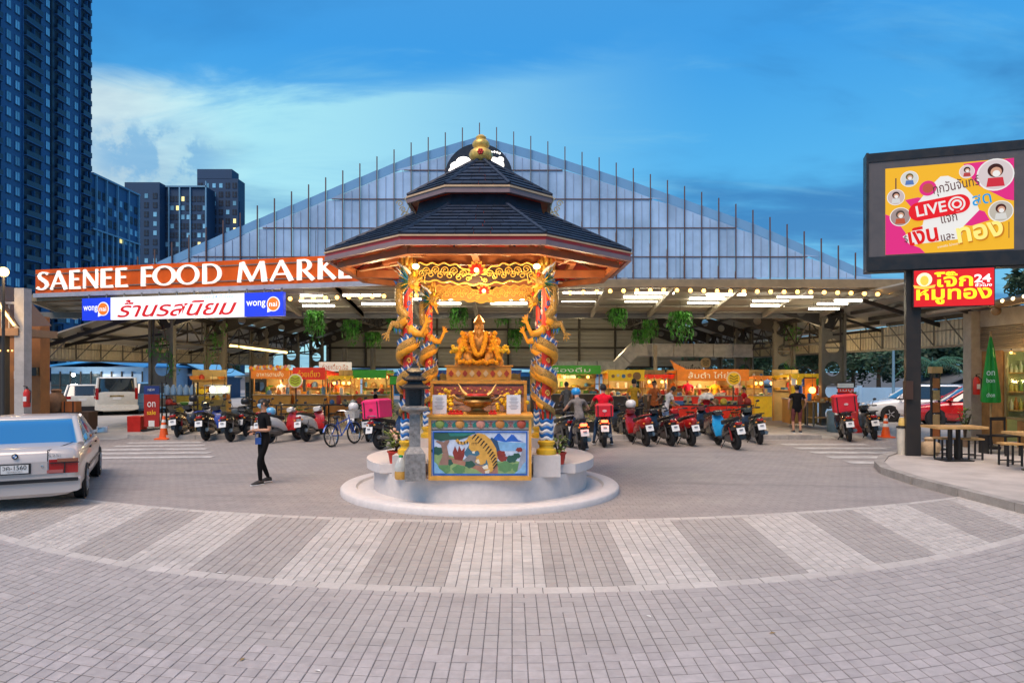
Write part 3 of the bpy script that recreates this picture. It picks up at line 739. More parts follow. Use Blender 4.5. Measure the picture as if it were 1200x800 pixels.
# ------------------------------------------------------------------ pavilion roof
SLATE = mat('slate_shingle', (0.012, 0.023, 0.047), 0.6, var=0.25, vs=6, bump=0.2, rnd=0.35)
SLATEF = mat('slate_far', (0.012, 0.023, 0.047), 0.6, var=0.35, vs=6, bump=0.2)
REDW = mat('red_soffit', (0.40, 0.038, 0.012), 0.5, var=0.2, vs=3)
BRW = mat('brown_beam', (0.27, 0.085, 0.025), 0.5, var=0.2, vs=4)
FASC = mat('fascia_grey', (0.25, 0.165, 0.165), 0.5, var=0.1)
pav = thing('shrine_pavilion', 'octagonal two tier slate roof of the shrine with gold finial', 'pavilion', (PX, PY, 0))
def tier(r0, z0, r1, z1, nrow, lap, fronts, pw):
    o0 = octo(r0); o1 = octo(r1)
    b = MB(); b.loft([[(x, y, z0) for x, y in o0], [(x, y, z1) for x, y in o1]], 0, cap=False, smooth=False)
    b.build('roof_deck', mat('roof_deck_red', (0.42, 0.045, 0.012), 0.5, var=0.2, vs=3), pav, fix=False)
    rest = MB()
    for k in range(8):
        A0 = Vector((*o0[k], z0)); B0 = Vector((*o0[(k+1) % 8], z0)); A1 = Vector((*o1[k], z1)); B1 = Vector((*o1[(k+1) % 8], z1))
        nrm = (B0-A0).cross(A1-A0).normalized()
        if nrm.z < 0: nrm = -nrm
        for r in range(nrow):
            f0, f1 = r/nrow, min(1.0, (r+1)/nrow+0.015)
            P, Q = A0.lerp(A1, f0), B0.lerp(B1, f0); S_, T_ = A0.lerp(A1, f1), B0.lerp(B1, f1)
            L = (Q-P).length; n = max(1, round(L/pw)); sh = (0.5 if r % 2 else 0.0)
            ed = [0.0]+[(i+sh+random.uniform(-.06, .06))/n for i in range(0 if sh else 1, n) if 0 < (i+sh)/n < 1]+[1.0]
            for u0, u1 in zip(ed, ed[1:]):
                if u1-u0 < 0.01: continue
                g = 0.004/L; up0 = nrm*(0.030+random.uniform(0, 0.006)); up1 = nrm*0.010
                a, c_ = P.lerp(Q, u0+g), P.lerp(Q, u1-g); d_, e_ = S_.lerp(T_, u0+g), S_.lerp(T_, u1-g)
                vs = [a+nrm*0.004, c_+nrm*0.004, e_+nrm*0.002, d_+nrm*0.002, a+up0, c_+up0, e_+up1, d_+up1]
                fs = [(4, 5, 6, 7), (0, 1, 5, 4), (1, 2, 6, 5), (3, 0, 4, 7)]
                if k in fronts:
                    q = MB(); q.add(vs, fs); q.build('shingle', SLATE, pav, fix=False)
                else: rest.add(vs, fs)
        rest.tube([A0.lerp(A1, 0.0)+Vector((0, 0, 0.02)), A1+Vector((0, 0, 0.02))], 0.035, 5)
    rest.build('shingles', SLATEF, pav, fix=False, kind='stuff')
# octagon vertex k sits at angle 22.5+45k; the edge k=5 (247.5..292.5 deg) faces the viewer
tier(2.48, 3.98, 1.11, 4.72, 9, 0, (4, 5, 6), 0.26)
tier(1.225, 5.02, 0.13, 5.74, 7, 0, (5,), 0.24)
def ring(ap, z, w, h, m, nm):
    b = MB(); o_, i_ = octo(ap), octo(ap-w)
    b.loft([[(x, y, z) for x, y in o_], [(x, y, z+h) for x, y in o_], [(x, y, z+h) for x, y in i_], [(x, y, z) for x, y in i_], [(x, y, z) for x, y in o_]], 0, cap=False, smooth=False)
    return b.build(nm, m, pav)
GEDGE = mat('gilt_edge', (0.62, 0.42, 0.24), 0.4)
ring(2.50, 3.955, 0.10, 0.022, GEDGE, 'eave_trim'); ring(2.475, 3.905, 0.06, 0.048, RED, 'eave_band'); ring(2.49, 3.835, 0.07, 0.069, FASC, 'fascia')
ring(1.25, 4.985, 0.08, 0.03, GEDGE, 'eave_trim'); ring(1.235, 4.90, 0.06, 0.083, FASC, 'fascia')
b = MB(); b.loft([[(x, y, 4.66) for x, y in octo(1.09)], [(x, y, 5.03) for x, y in octo(1.02)]], 0, cap=False, smooth=False); b.build('neck', SLATEF, pav)
b = MB(); b.prism(octo(1.2), 0.012, (Vector((0, 0, 4.925)), Vector((1, 0, 0)), Vector((0, 1, 0)))); b.build('soffit', REDW, pav)
ring(2.30, 3.735, 0.10, 0.10, BRW, 'ring_beam'); ring(1.62, 3.84, 0.09, 0.11, BRW, 'ring_beam')
for k in range(8):
    a = PI/8+k*PI/4; c_, s_ = math.cos(a), math.sin(a)
    b = MB(); b.bar((2.58*c_, 2.58*s_, 3.86), (0.9*c_, 0.9*s_, 4.66), 0.07, 0.11); b.build('hip_rafter', BRW, pav)
    a2 = k*PI/4
    b = MB(); b.bar((2.38*math.cos(a2), 2.38*math.sin(a2), 3.90), (0.9*math.cos(a2), 0.9*math.sin(a2), 4.62), 0.05, 0.08); b.build('rafter', BRW, pav)
    b = MB(); b.tube([(2.2*math.cos(a2), 2.2*math.sin(a2), 3.82), (1.45*c_, 1.45*s_, 3.86)], 0.018, 6); b.build('tie_rod', GEDGE, pav)
for (xa, ya), (xb, yb) in ((POSTS[0], POSTS[1]), (POSTS[2], POSTS[3]), (POSTS[0], POSTS[2]), (POSTS[1], POSTS[3])):
    b = MB(); b.bar((xa, ya, 3.80), (xb, yb, 3.80), 0.12, 0.16); b.build('lintel', BRW, pav)
b = MB(); b.bar((0, -2.19, 3.81), (0, 2.19, 3.81), 0.10, 0.12); b.build('cross_beam', BRW, pav); b = MB(); b.bar((-2.19, 0, 3.77), (2.19, 0, 3.77), 0.11, 0.13); b.build('cross_beam', BRW, pav)
# finial
b = MB(); b.M = None; b.lathe([(0.17, 5.68), (0.18, 5.72), (0.13, 5.74), (0.19, 5.80), (0.215, 5.87), (0.19, 5.94), (0.12, 5.99), (0.15, 6.04), (0.155, 6.08), (0.12, 6.13), (0.08, 6.15), (0.095, 6.19), (0.05, 6.23), (0.0, 6.24)], 24)
fin = b.build('finial', mat('finial_gold', (0.78, 0.50, 0.12), 0.35, 0.3, var=0.25, vs=14), pav)
b = MB()
for k in range(6):
    a = k*PI/3; b.ball((0.035*math.cos(a), -0.205, 5.88+0.035*math.sin(a)), (0.025, 0.02, 0.025), 8, 5)
b.ball((0, -0.212, 5.88), 0.02, 8, 5); b.build('red_flower', RED, fin)
# curled corner ornaments on the hips
for sx in (-1, 1):
    for yy in (-0.46, 0.46):
        b = MB()
        for q, rr in ((0, 0.075), (1, 0.055), (2, 0.06)):
            c0 = Vector((sx*(1.26+0.05*q), yy*1.06, 4.70+0.10*q))
            b.tube([c0+Vector((sx*rr*(1-t/16)*math.cos(t*0.62), 0, rr*(1-t/16)*math.sin(t*0.62))) for t in range(14)], 0.010, 5)
        b.tube([(sx*1.3, yy*1.06, 4.62), (sx*1.2, yy*1.06, 4.85), (sx*1.28, yy*1.06, 5.0)], 0.010, 5)
        b.build('scroll_ornament', mat('pale_gilt', (0.55, 0.45, 0.25), 0.4, 0.3), pav)
# cloud friezes between the posts
FRB = mat('frieze_black', (0.035, 0.014, 0.008), 0.5)
FGOLD = mat('frieze_gold', (0.85, 0.52, 0.10), 0.35, 0.2, var=0.15, vs=25)
def frieze(y, half, zc, gold_back):
    fr = thing('cloud_frieze', ('gilded openwork cloud frieze between the rear dragon pillars' if gold_back else 'black cloud frieze with gold scroll lines between the front dragon pillars'), 'frieze', (PX, PY+y, zc))
    def top(u): return 0.15-0.16*math.exp(-(u/0.22)**2)+0.018*math.sin(u*34)
    def bot(u): return -0.11-0.06*math.exp(-(u/0.45)**2)+0.016*math.sin(u*27)
    us_ = [-half+2*half*i/60 for i in range(61)]
    poly = [(u, top(u)) for u in us_]+[(u, bot(u)) for u in us_[::-1]]
    b = MB(); b.prism(poly, 0.03, (Vector((0, 0.03, 0)), *XZ)); b.build('back_board', mat('frieze_amber', (0.50, 0.24, 0.04), 0.5) if gold_back else FRB, fr)
    b = MB(); b.tube([(u, -0.01, v) for u, v in poly], 0.014, 6, closed=True)
    rnd = random.Random(5)
    for i in range(11):
        for sgn in (-1, 1):
            u0 = sgn*(0.13+(half-0.17)*i/10.6); v0 = (top(u0)+bot(u0))/2+(0.035 if i % 2 else -0.035); rr = 0.062 if abs(u0) > 0.2 else 0.04
            d = sgn*(1 if i % 2 else -1)
            b.tube([(u0+d*rr*(1-t/22)*math.cos(t*0.5), -0.012, v0+rr*(1-t/22)*math.sin(t*0.5)) for t in range(18)], 0.009, 5)
            b.tube([(u0+d*rr, -0.012, v0), (u0+d*rr*1.3, -0.012, v0-0.05*(1 if i % 2 else -1)), (u0+d*rr*1.9, -0.012, v0-0.06*(1 if i % 2 else -1))], 0.008, 5)
    b.build('scrollwork', FGOLD, fr, kind='stuff')
    b = MB()
    for ring_, (n, l, c0) in enumerate(((9, 0.17, 0.09), (7, 0.12, 0.05))):
        for k in range(n):
            a = R(-20+220*k/(n-1)); u0, v0 = 0.05*math.cos(a), 0.05*math.sin(a); dx, dz = math.cos(a), math.sin(a); px_, pz_ = -dz, dx
            b.prism([(u0+px_*0.022, v0+pz_*0.022), (dx*l*0.65+px_*0.03, dz*l*0.65+pz_*0.03), (dx*l, dz*l), (dx*l*0.65-px_*0.03, dz*l*0.65-pz_*0.03), (u0-px_*0.022, v0-pz_*0.022)], 0.014+0.0004*k, (Vector((0, -0.006-0.016*ring_, 0.04)), *XZ), m=ring_)
    fl = b.build('flame_rosette', [FGOLD, RED], fr)
    b = MB(); b.ball((0, -0.06, 0.045), 0.038, 10, 7); b.build('lamp', emi('rosette_glow', (1.0, 0.72, 0.30), 5.0), fl)
frieze(-1.48, 0.93, 3.57, False); frieze(1.30, 0.95, 3.575, True)
# two warm bulbs under the front lintel
def point(name, p, e, r=0.05, col=(1.0, 0.70, 0.36), parent=None):
    l = bpy.data.lights.new(name, 'POINT'); l.energy = e; l.shadow_soft_size = r; l.color = col
    o = bpy.data.objects.new(name, l); COL.objects.link(o); o.location = p
    if parent: o.parent = parent
    return o
for side, sx in (('left', -1), ('right', 1)):
    lt = thing('eave_lamp', f'glowing bulb at the {side} end of the black cloud frieze', 'lamp', (PX+sx*0.93, PY-1.52, 3.66), group='warm bulbs under the shrine eave')
    b = MB(); b.ball((0, -0.09, 0), (0.055, 0.05, 0.042), 12, 8); b.build('bulb', emi('eave_bulb', (1.0, 0.66, 0.22), 14.0), lt)
    b = MB(); b.cyl((0, -0.05, 0.02), (0, 0.03, 0.07), 0.025); b.build('socket', BLACK, lt)
    point('eave_light', (-sx*0.1, -0.62, -0.45), 34, 0.08, parent=lt)
    point('eave_light', (-sx*0.45, 1.5, -0.35), 62, 0.12, parent=lt); point('eave_light', (sx*0.75, 0.7, -0.3), 38, 0.12, parent=lt)

point('frieze_light', (PX, PY-1.75, 3.30), 30, 0.08)
# ------------------------------------------------------------------ dragon pillars
def scale_mat():
    m = bpy.data.materials.new('dragon_scales'); m.use_nodes = True
    t = NT(m.node_tree); b = m.node_tree.nodes['Principled BSDF']
    co = t.n('ShaderNodeTexCoord').outputs['Object']
    v = t.n('ShaderNodeTexVoronoi', {'feature': 'DISTANCE_TO_EDGE'}, Vector=co, Scale=42.0)
    f = t.ss(v.outputs['Distance'], 0.02, 0.10)
    t.put(b.inputs['Base Color'], t.mix(f, (0.035, 0.035, 0.010), (0.50, 0.27, 0.05)))
    b.inputs['Roughness'].default_value = 0.38
    t.put(b.inputs['Normal'], t.n('ShaderNodeBump', Strength=0.7, Distance=0.012, Height=f).outputs[0])
    return m
SCALE = scale_mat(); BELLY = mat('dragon_belly', (0.72, 0.30, 0.015), 0.4, var=0.15, vs=14)
DBLUE = mat('dragon_blue', (0.012, 0.13, 0.42), 0.4); DGRN = mat('dragon_green', (0.01, 0.10, 0.07), 0.4, var=0.3)
WAVEW = mat('wave_white', (0.70, 0.72, 0.74), 0.4); SCAR = mat('pillar_scarlet', (0.62, 0.035, 0.012), 0.4, var=0.15, vs=8)
def spike(b, p, d, L, w, m=0, side=None):
    p = Vector(p); d = Vector(d).normalized(); s_ = Vector(side).normalized() if side is not None else d.orthogonal().normalized(); t_ = d.cross(s_)
    b.add([p+s_*w, p+t_*w*0.5, p-s_*w, p-t_*w*0.5, p+d*L], [(0, 1, 4), (1, 2, 4), (2, 3, 4), (3, 0, 4), (3, 2, 1, 0)], m)
def dragon_pillar(x, y, z0, s, label):
    """s: +1 when the shrine centre lies towards +x"""
    t = thing('dragon_pillar', label, 'pillar', (PX+x, PY+y, z0), group='dragon pillars of the shrine'); t.scale = (0.66, 0.66, 1.0)
    H = 3.86-z0
    b = MB(); b.lathe([(0.235, 0), (0.245, 0.03), (0.235, 0.075), (0.175, 0.10), (0.165, 0.14), (0.205, 0.165), (0.21, 0.20), (0.16, 0.225)], 24); b.build('base', mat('base_gold', (0.80, 0.48, 0.03), 0.35, 0.1), t)
    b = MB(); b.lathe([(0.112, 0.2), (0.112, H-0.28)], 20); b.build('shaft', SCAR, t)
    for k in range(6):
        z = 0.225+0.055*k; q = MB(); n = 24
        q.tube([(0.148*math.cos(2*PI*j/n), 0.148*math.sin(2*PI*j/n), z+0.025+0.018*math.cos(8*PI*j/n)) for j in range(n)], 0.030, 6, closed=True)
        q.build('wave_band', DBLUE if k % 2 else WAVEW, t)
    b = MB()
    for k in range(14):
        a = 2*PI*k/14; spike(b, (0.125*math.cos(a), 0.125*math.sin(a), 0.56), (0.35*math.cos(a), 0.35*math.sin(a), 1), 0.17, 0.045, k % 2, (-math.sin(a), math.cos(a), 0))
    b.build('flame_collar', [DGRN, SCAR], t)
    # the dragon: one helical body from tail to neck
    n = 110; turns = 3.3; pts = []; rs = []; za, zb = 0.62, H-0.95
    for i in range(n+1):
        f = i/n; a = (-PI/2 if s > 0 else -PI/2)+s*2*PI*turns*(f-1.0)
        pts.append(Vector((0.175*math.cos(a), 0.175*math.sin(a), za+(zb-za)*f)))
        rs.append(0.035+0.078*min(1, f*2.6)**0.8-0.02*max(0, f-0.85)/0.15)
    e = pts[-1]
    neck = [Vector((-s*0.16, -0.20, zb+0.10)), Vector((-s*0.19, -0.17, zb+0.25)), Vector((-s*0.19, -0.18, zb+0.42)), Vector((-s*0.10, -0.22, zb+0.53)), Vector((s*0.05, -0.24, zb+0.52))]
    full = pts+neck; rf = rs+[0.10, 0.095, 0.092, 0.10, 0.105]
    b = MB(); b.tube(full, rf, 12)
    body = b.build('dragon_body', SCALE, t)
    b = MB(); b.tube([p+Vector((p.x, p.y, 0)).normalized()*0.022+Vector((0, 0, -0.045)) for p in pts[12:]], [r*0.80 for r in rs[12:]], 10); b.build('belly', BELLY, body)
    fb_ = MB()
    for i in range(6, len(full)-1):
        p = full[i]; o_ = Vector((p.x, p.y, 0)).normalized(); d = (o_*0.45+Vector((0, 0, 1))).normalized()
        tan = (full[min(i+1, len(full)-1)]-full[i-1]).normalized()
        spike(fb_, p+d*rf[i]*0.8, d-tan*0.6, 0.115, 0.040, i % 3 == 0, tan)
    fb_.build('dorsal_fin', [DBLUE, WAVEW], body)
    # head
    hp = Vector((s*0.10, -0.25, zb+0.53))
    hd = MB()
    hd.loft([[hp+Vector((s*dx, w*math.cos(2*PI*j/10), h*math.sin(2*PI*j/10)+dz)) for j in range(10)] for dx, w, h, dz in ((-0.10, 0.06, 0.07, 0), (-0.02, 0.115, 0.12, 0.02), (0.08, 0.11, 0.10, 0.02), (0.17, 0.075, 0.05, 0.035), (0.24, 0.07, 0.05, 0.045), (0.285, 0.045, 0.03, 0.05))])
    head = hd.build('dragon_head', SCALE, t)
    b = MB(); b.loft([[hp+Vector((s*dx, w*math.cos(2*PI*j/8), h*math.sin(2*PI*j/8)+dz)) for j in range(8)] for dx, w, h, dz in ((0.0, 0.08, 0.04, -0.07), (0.10, 0.065, 0.03, -0.10), (0.20, 0.04, 0.02, -0.10), (0.23, 0.02, 0.012, -0.085))]); b.build('lower_jaw', BELLY, head)
    b = MB(); b.loft([[hp+Vector((s*dx, w*math.cos(2*PI*j/8), h*math.sin(2*PI*j/8)+dz)) for j in range(8)] for dx, w, h, dz in ((0.02, 0.06, 0.02, -0.05), (0.14, 0.05, 0.014, -0.055), (0.24, 0.02, 0.008, -0.04))]); b.build('tongue', RED, head)
    for sy in (-1, 1):
        b = MB(); b.ball(hp+Vector((s*0.10, sy*0.085, 0.105)), 0.042, 10, 7); b.ball(hp+Vector((s*0.135, sy*0.095, 0.11)), 0.017, 8, 5, 1); b.build('eye', [mat('dragon_eye', (0.8, 0.5, 0.02), 0.2) if s > 0 else mat('dragon_eye_red', (0.75, 0.03, 0.01), 0.2), BLACK], head)
        b = MB(); b.tube([hp+Vector((s*0.0, sy*0.06, 0.12)), hp+Vector((-s*0.10, sy*0.10, 0.20)), hp+Vector((-s*0.22, sy*0.12, 0.24)), hp+Vector((-s*0.30, sy*0.11, 0.30))], [0.028, 0.022, 0.016, 0.004], 7); b.build('horn', WAVEW, head)
        b = MB(); b.tube([hp+Vector((s*0.25, sy*0.05, 0.02)), hp+Vector((s*0.34, sy*0.11, -0.02)), hp+Vector((s*0.36, sy*0.14, 0.08)), hp+Vector((s*0.42, sy*0.15, 0.12))], [0.014, 0.011, 0.008, 0.003], 6); b.build('whisker', FGOLD, head)
    b = MB(); rn = random.Random(int(x*100+y*10))
    for k in range(64):
        a = rn.uniform(-0.6, 3.7); el_ = rn.uniform(-0.9, 0.9)
        d = Vector((-s*(0.45+0.5*abs(math.sin(a))), math.cos(a)*0.85-0.25, el_)).normalized()
        spike(b, hp+Vector((-s*0.05, d.y*0.09, d.z*0.10)), d, rn.uniform(0.20, 0.40), 0.045, rn.choice((0, 0, 1, 2)), (0, 1, 0.3))
    b.build('mane', [DGRN, DBLUE, mat('dragon_gold', (0.8, 0.42, 0.03), 0.4)], head)
    b = MB()
    for k in range(14):
        a = rn.uniform(-1.2, 1.2); d = Vector((s*(0.5+0.4*rn.random()), -0.4+0.2*rn.random(), math.sin(a))).normalized()
        spike(b, hp+Vector((s*0.10, -0.04, -0.03+0.10*math.sin(a))), d, rn.uniform(0.12, 0.24), 0.045, k % 2, (0, 0.4, 1))
    b.build('cheek_flames', [BELLY, FGOLD], head)
    # arms with claws
    for (p0, p1, p2, nm) in ((Vector((s*0.10, -0.16, zb-0.22)), Vector((s*0.36, -0.22, zb-0.28)), Vector((s*0.48, -0.26, zb-0.10)), 'inner'), (Vector((-s*0.14, -0.14, zb-0.12)), Vector((-s*0.34, -0.20, zb-0.12)), Vector((-s*0.43, -0.25, zb-0.27)), 'outer')):
        b = MB(); b.ball(p0, 0.088, 10, 7); b.tube([p0, p0.lerp(p1, .5)+Vector((0, 0, -0.02)), p1, p1.lerp(p2, .5), p2], [0.075, 0.062, 0.05, 0.042, 0.036], 10)
        dv = (p2-p1).normalized()
        for k in range(4):
            a = (k-1.5)*0.55; side_ = Vector((0, -1, 0)).cross(dv)
            d = (dv*math.cos(a)+side_*math.sin(a)).normalized()
            b.tube([p2, p2+d*0.06, p2+d*0.11+Vector((0, -0.03, 0)), p2+d*0.135+Vector((0, -0.06, -0.01))], [0.026, 0.022, 0.016, 0.003], 6)
        arm = b.build('dragon_arm', BELLY if nm == 'inner' else SCALE, t)
        b = MB()
        for k in range(5): spike(b, p0.lerp(p1, k/5)+Vector((0, 0, -0.06)), (-s*0.2 if nm == 'inner' else s*0.2, 0, -1), 0.11, 0.03, k % 2, (1, 0, 0))
        b.build('arm_fin', [DGRN, DBLUE], arm)
    rn2 = random.Random(7)
    for k in range(16):
        a = -PI/2+rn2.uniform(-1.5, 1.5); z = 0.7+(H-1.2)*k/15; rr = rn2.uniform(0.035, 0.06); dr = rn2.choice((-1, 1)); q = MB()
        q.tube([Vector((0.122*math.cos(a+dr*rr*(1-t_/16)*math.cos(t_*0.55)/0.12), 0.122*math.sin(a+dr*rr*(1-t_/16)*math.cos(t_*0.55)/0.12), z+rr*(1-t_/16)*math.sin(t_*0.55))) for t_ in range(14)], 0.013, 5)
        q.build('cloud_relief', (WAVEW, DBLUE, FGOLD, DGRN)[k % 4], t)
    # lotus capital
    b = MB()
    b.lathe([(0.12, H-0.30), (0.15, H-0.26), (0.13, H-0.20), (0.10, H-0.16), (0.16, H-0.02), (0.10, H-0.01)], 18)
    for k in range(10):
        for lay, (rr, zz) in enumerate(((0.19, H-0.20), (0.22, H-0.10))):
            a = 2*PI*(k+0.5*lay)/10
            b.ball((rr*math.cos(a)*0.85, rr*math.sin(a)*0.85, zz), (0.055, 0.055, 0.075), 7, 5)
    b.build('lotus_capital', mat('lotus_gold', (0.62, 0.36, 0.07), 0.35, 0.3, var=0.3, vs=18), t)
dragon_pillar(-1.09, -1.35, 0.75, 1, 'front left dragon pillar with yellow eye behind the grey stone lantern')
dragon_pillar(1.09, -1.35, 0.75, -1, 'front right dragon pillar with red eye above the red flowerpot')
dragon_pillar(-1.09, 1.35, 0.75, 1, 'left rear dragon pillar half hidden by the front left dragon pillar')
dragon_pillar(1.09, 1.35, 0.75, -1, 'right rear dragon pillar half hidden by the front right dragon pillar')

# ------------------------------------------------------------------ altar with the tiger panel
AY = 10.22
alt = thing('altar', 'low altar with painted tiger panel and ochre frame on the podium', 'altar', (gx(562.5, AY), AY, 0.425))
OCH = mat('ochre_frame', (0.62, 0.30, 0.045), 0.45, var=0.15, vs=6)
AW, AH = 1.54, 0.97
b = MB(); b.box((0, 0.40, AH/2), (AW-0.06, 0.72, AH-0.04)); b.build('carcass', mat('altar_wood', (0.35, 0.15, 0.05), 0.5), alt)
b = MB(); b.box((0, 0.38, AH-0.012), (AW+0.05, 0.86, 0.03)); b.build('top', OCH, alt)
fr = MB(); fr.box((0, 0, 0.03), (AW, 0.06, 0.06)); fr.box((0, 0, AH-0.05), (AW, 0.06, 0.04)); fr.box((-AW/2+0.02, 0, AH/2), (0.04, 0.058, AH-0.08)); fr.box((AW/2-0.02, 0, AH/2), (0.04, 0.058, AH-0.08)); fr.build('frame', OCH, alt)
_paint = {}
def paint(nm, col): return mat('paint_'+nm, col, 0.45, var=0.12, vs=12, coat=0.3)
pan = MB(); pan.box((0, 0.03, 0.40), (AW-0.08, 0.02, 0.68)); pan = pan.build('tiger_panel', paint('sky', (0.55, 0.62, 0.74)), alt)
PW0, PZ0, PS = -0.70, 0.085, 1.40/728   # picture of 728 x 345 units
lay = [0]
def pic(nm, poly, col, k=None):
    lay[0] += 1
    d = 0.003+0.0002*(lay[0] if k is None else k)
    q = MB(); q.prism([(PW0+u*PS, PZ0+v*PS*0.955) for u, v in poly], d, (Vector((0, 0.021, 0)), *XZ)); q.build(nm, col, pan, fix=False)
G1, G2, G3 = paint('green', (0.10, 0.24, 0.09)), paint('pale_green', (0.24, 0.36, 0.14)), paint('dark_green', (0.02, 0.09, 0.06))
EAR, EAR2, BLU, BLU2 = paint('earth', (0.36, 0.17, 0.11)), paint('grey_rock', (0.22, 0.20, 0.20)), paint('blue', (0.02, 0.12, 0.50)), paint('pale_blue', (0.20, 0.42, 0.66))
TIG, TST, TWH, RDL, TRK = paint('tiger', (0.68, 0.36, 0.06)), paint('stripe', (0.02, 0.015, 0.01)), paint('tiger_white', (0.72, 0.66, 0.52)), paint('red_leaf', (0.24, 0.03, 0.02)), paint('bark', (0.28, 0.16, 0.12))
pic('mist', [(380, 190), (720, 190), (720, 255), (430, 270)], BLU2)
pic('mountain', [(440, 255), (500, 330), (515, 335), (565, 275), (610, 325), (625, 322), (660, 280), (705, 262), (610, 268), (560, 262), (500, 275)], BLU)
pic('ground', [(0, 0), (727, 0), (727, 90), (640, 110), (520, 105), (400, 120), (250, 115), (140, 150), (60, 170), (0, 190)], G2)
pic('earth_slope', [(60, 165), (180, 120), (330, 100), (500, 90), (505, 0), (390, 0), (330, 40), (230, 70), (110, 100)], EAR)
pic('rock', [(235, 170), (280, 240), (330, 270), (420, 290), (500, 260), (510, 160), (440, 60), (300, 90)], paint('rock_blue', (0.05, 0.16, 0.24)))
pic('rock', [(410, 250), (455, 300), (500, 270), (520, 190), (470, 170)], paint('rock_navy', (0.02, 0.07, 0.16)))
pic('rock', [(230, 110), (280, 160), (370, 140), (400, 60), (300, 80)], EAR2)
pic('bush', [(165, 120), (150, 175), (168, 230), (190, 180), (200, 235), (220, 190), (245, 220), (240, 150), (225, 110)], RDL)
for cx, cy, r, m in ((30, 190, 45, G3), (110, 95, 42, G3), (285, 80, 40, G3), (610, 125, 42, G3), (650, 150, 30, G3), (525, 165, 38, RDL), (540, 130, 36, RDL), (670, 200, 26, RDL), (560, 60, 60, G1), (660, 55, 50, G1), (80, 45, 55, G1), (200, 40, 50, G1)):
    pic('bush', [(cx+r*(1+0.14*math.sin(5*a+cx))*math.cos(a), cy+0.72*r*(1+0.14*math.cos(6*a+cy))*math.sin(a)) for a in [2*PI*k/22 for k in range(22)]], m)
pic('tree_trunk', [(40, 75), (75, 160), (60, 240), (20, 265), (25, 275), (80, 262), (115, 290), (125, 268), (105, 230), (120, 150), (115, 75)], TRK)
pic('pine_crown', [(0, 345), (0, 290), (60, 270), (150, 285), (200, 280), (260, 300), (330, 345)], G3)
pic('pine_crown', [(110, 345), (130, 310), (240, 312), (320, 330), (330, 345)], paint('teal', (0.02, 0.20, 0.16)))
pic('waterfall', [(655, 30), (680, 150), (700, 215), (722, 200), (722, 20), (690, 40)], paint('falls', (0.30, 0.33, 0.40)))
pic('tiger_tail', [(300, 305), (280, 265), (230, 240), (190, 250), (172, 275), (190, 290), (205, 268), (235, 262), (262, 285), (280, 315)], TIG)
pic('tiger_body', [(280, 235), (275, 280), (300, 315), (350, 335), (400, 325), (450, 280), (490, 210), (500, 140), (490, 70), (455, 20), (415, 12), (400, 30), (430, 70), (415, 120), (370, 150), (350, 190), (310, 200)], TIG)
pic('tiger_chest', [(330, 140), (380, 175), (410, 150), (400, 90), (370, 100)], TIG)
pic('tiger_head', [(275, 215), (285, 265), (320, 285), (350, 260), (355, 215), (330, 185), (295, 190)], TIG)
pic('tiger_head', [(325, 100), (345, 150), (390, 160), (415, 130), (405, 90), (370, 75)], TIG)
for poly in ([(300, 185), (325, 190), (322, 168), (305, 170)], [(380, 60), (420, 80), (430, 45), (395, 40)], [(400, 25), (440, 40), (436, 8), (405, 8)], [(330, 110), (350, 125), (365, 90), (345, 85)]): pic('white_fur', poly, TWH)
rn = random.Random(3)
for k in range(12):
    f = k/11; cx = 330+165*math.sin(f*1.5); cy = 322-240*f**1.15; a = R(105-115*f)
    dx, dy = math.cos(a-PI/2), math.sin(a-PI/2)
    L = 44
    pic('stripe', [(cx, cy), (cx-math.cos(a)*-6, cy-6), (cx-L*math.cos(a+0.5), cy-L*math.sin(a+0.5))] if False else [(cx+8, cy+2), (cx-4, cy+6), (cx-L*0.7, cy-L*0.75), (cx-L*0.55, cy-L*0.80)], TST, 40+k)
for k in range(4):
    pic('stripe', [(190+24*k, 249+4*(k % 2)), (198+24*k, 245), (196+24*k, 268), (189+24*k, 270)], TST, 40+k)
    pic('stripe', [(300+12*k, 255), (306+12*k, 262), (300+12*k, 235)], TST, 46+k)
for u0, v0, sx in ((8, 8, 1), (719, 8, -1)):
    pic('corner_fret', [(u0, v0), (u0+sx*85, v0), (u0+sx*60, v0+22), (u0+sx*38, v0+38), (u0+sx*24, v0+70), (u0, v0+95)], BLU2)
for poly in ([(-4, -8), (732, -8), (732, 4), (-4, 4)], [(-6, 4), (5, 4), (5, 341), (-6, 341)], [(723, 4), (733, 4), (733, 341), (723, 341)], [(-4, 341), (732, 341), (732, 350), (-4, 350)]): pic('border', poly, BLU, 60)
b = MB(); b.box((0, 0.02, 0.835), (AW-0.08, 0.03, 0.155)); fb2 = b.build('fruit_panel', paint('grey_ground', (0.36, 0.33, 0.31)), alt)
for i, (u, col) in enumerate(((-0.60, (0.22, 0.30, 0.06)), (-0.30, (0.60, 0.26, 0.05)), (0.01, (0.60, 0.25, 0.18)), (0.30, (0.58, 0.22, 0.04)), (0.62, (0.42, 0.07, 0.03)))):
    b = MB(); b.ball((u, 0.004, 0.835), (0.072, 0.03, 0.066), 14, 8); b.build('fruit', paint(f'fruit_{i}', col), fb2)
    for sx in (-1, 1):
        b = MB(); b.prism([(u+sx*0.05, 0.80), (u+sx*0.11, 0.785), (u+sx*0.125, 0.83), (u+sx*0.08, 0.87)], 0.012, (Vector((0, 0.008, 0)), *XZ)); b.build('leaf', paint('teal', (0.02, 0.20, 0.16)), fb2)
for u, ch in ((-0.455, '金'), (-0.145, '玉'), (0.155, '滿'), (0.46, '堂')):
    text(ch, paint('glyph_red', (0.40, 0.03, 0.02)), (Vector((u, 0.004, 0.835)), *XZ), 0.075, 0.085, fb2, depth=0.003)
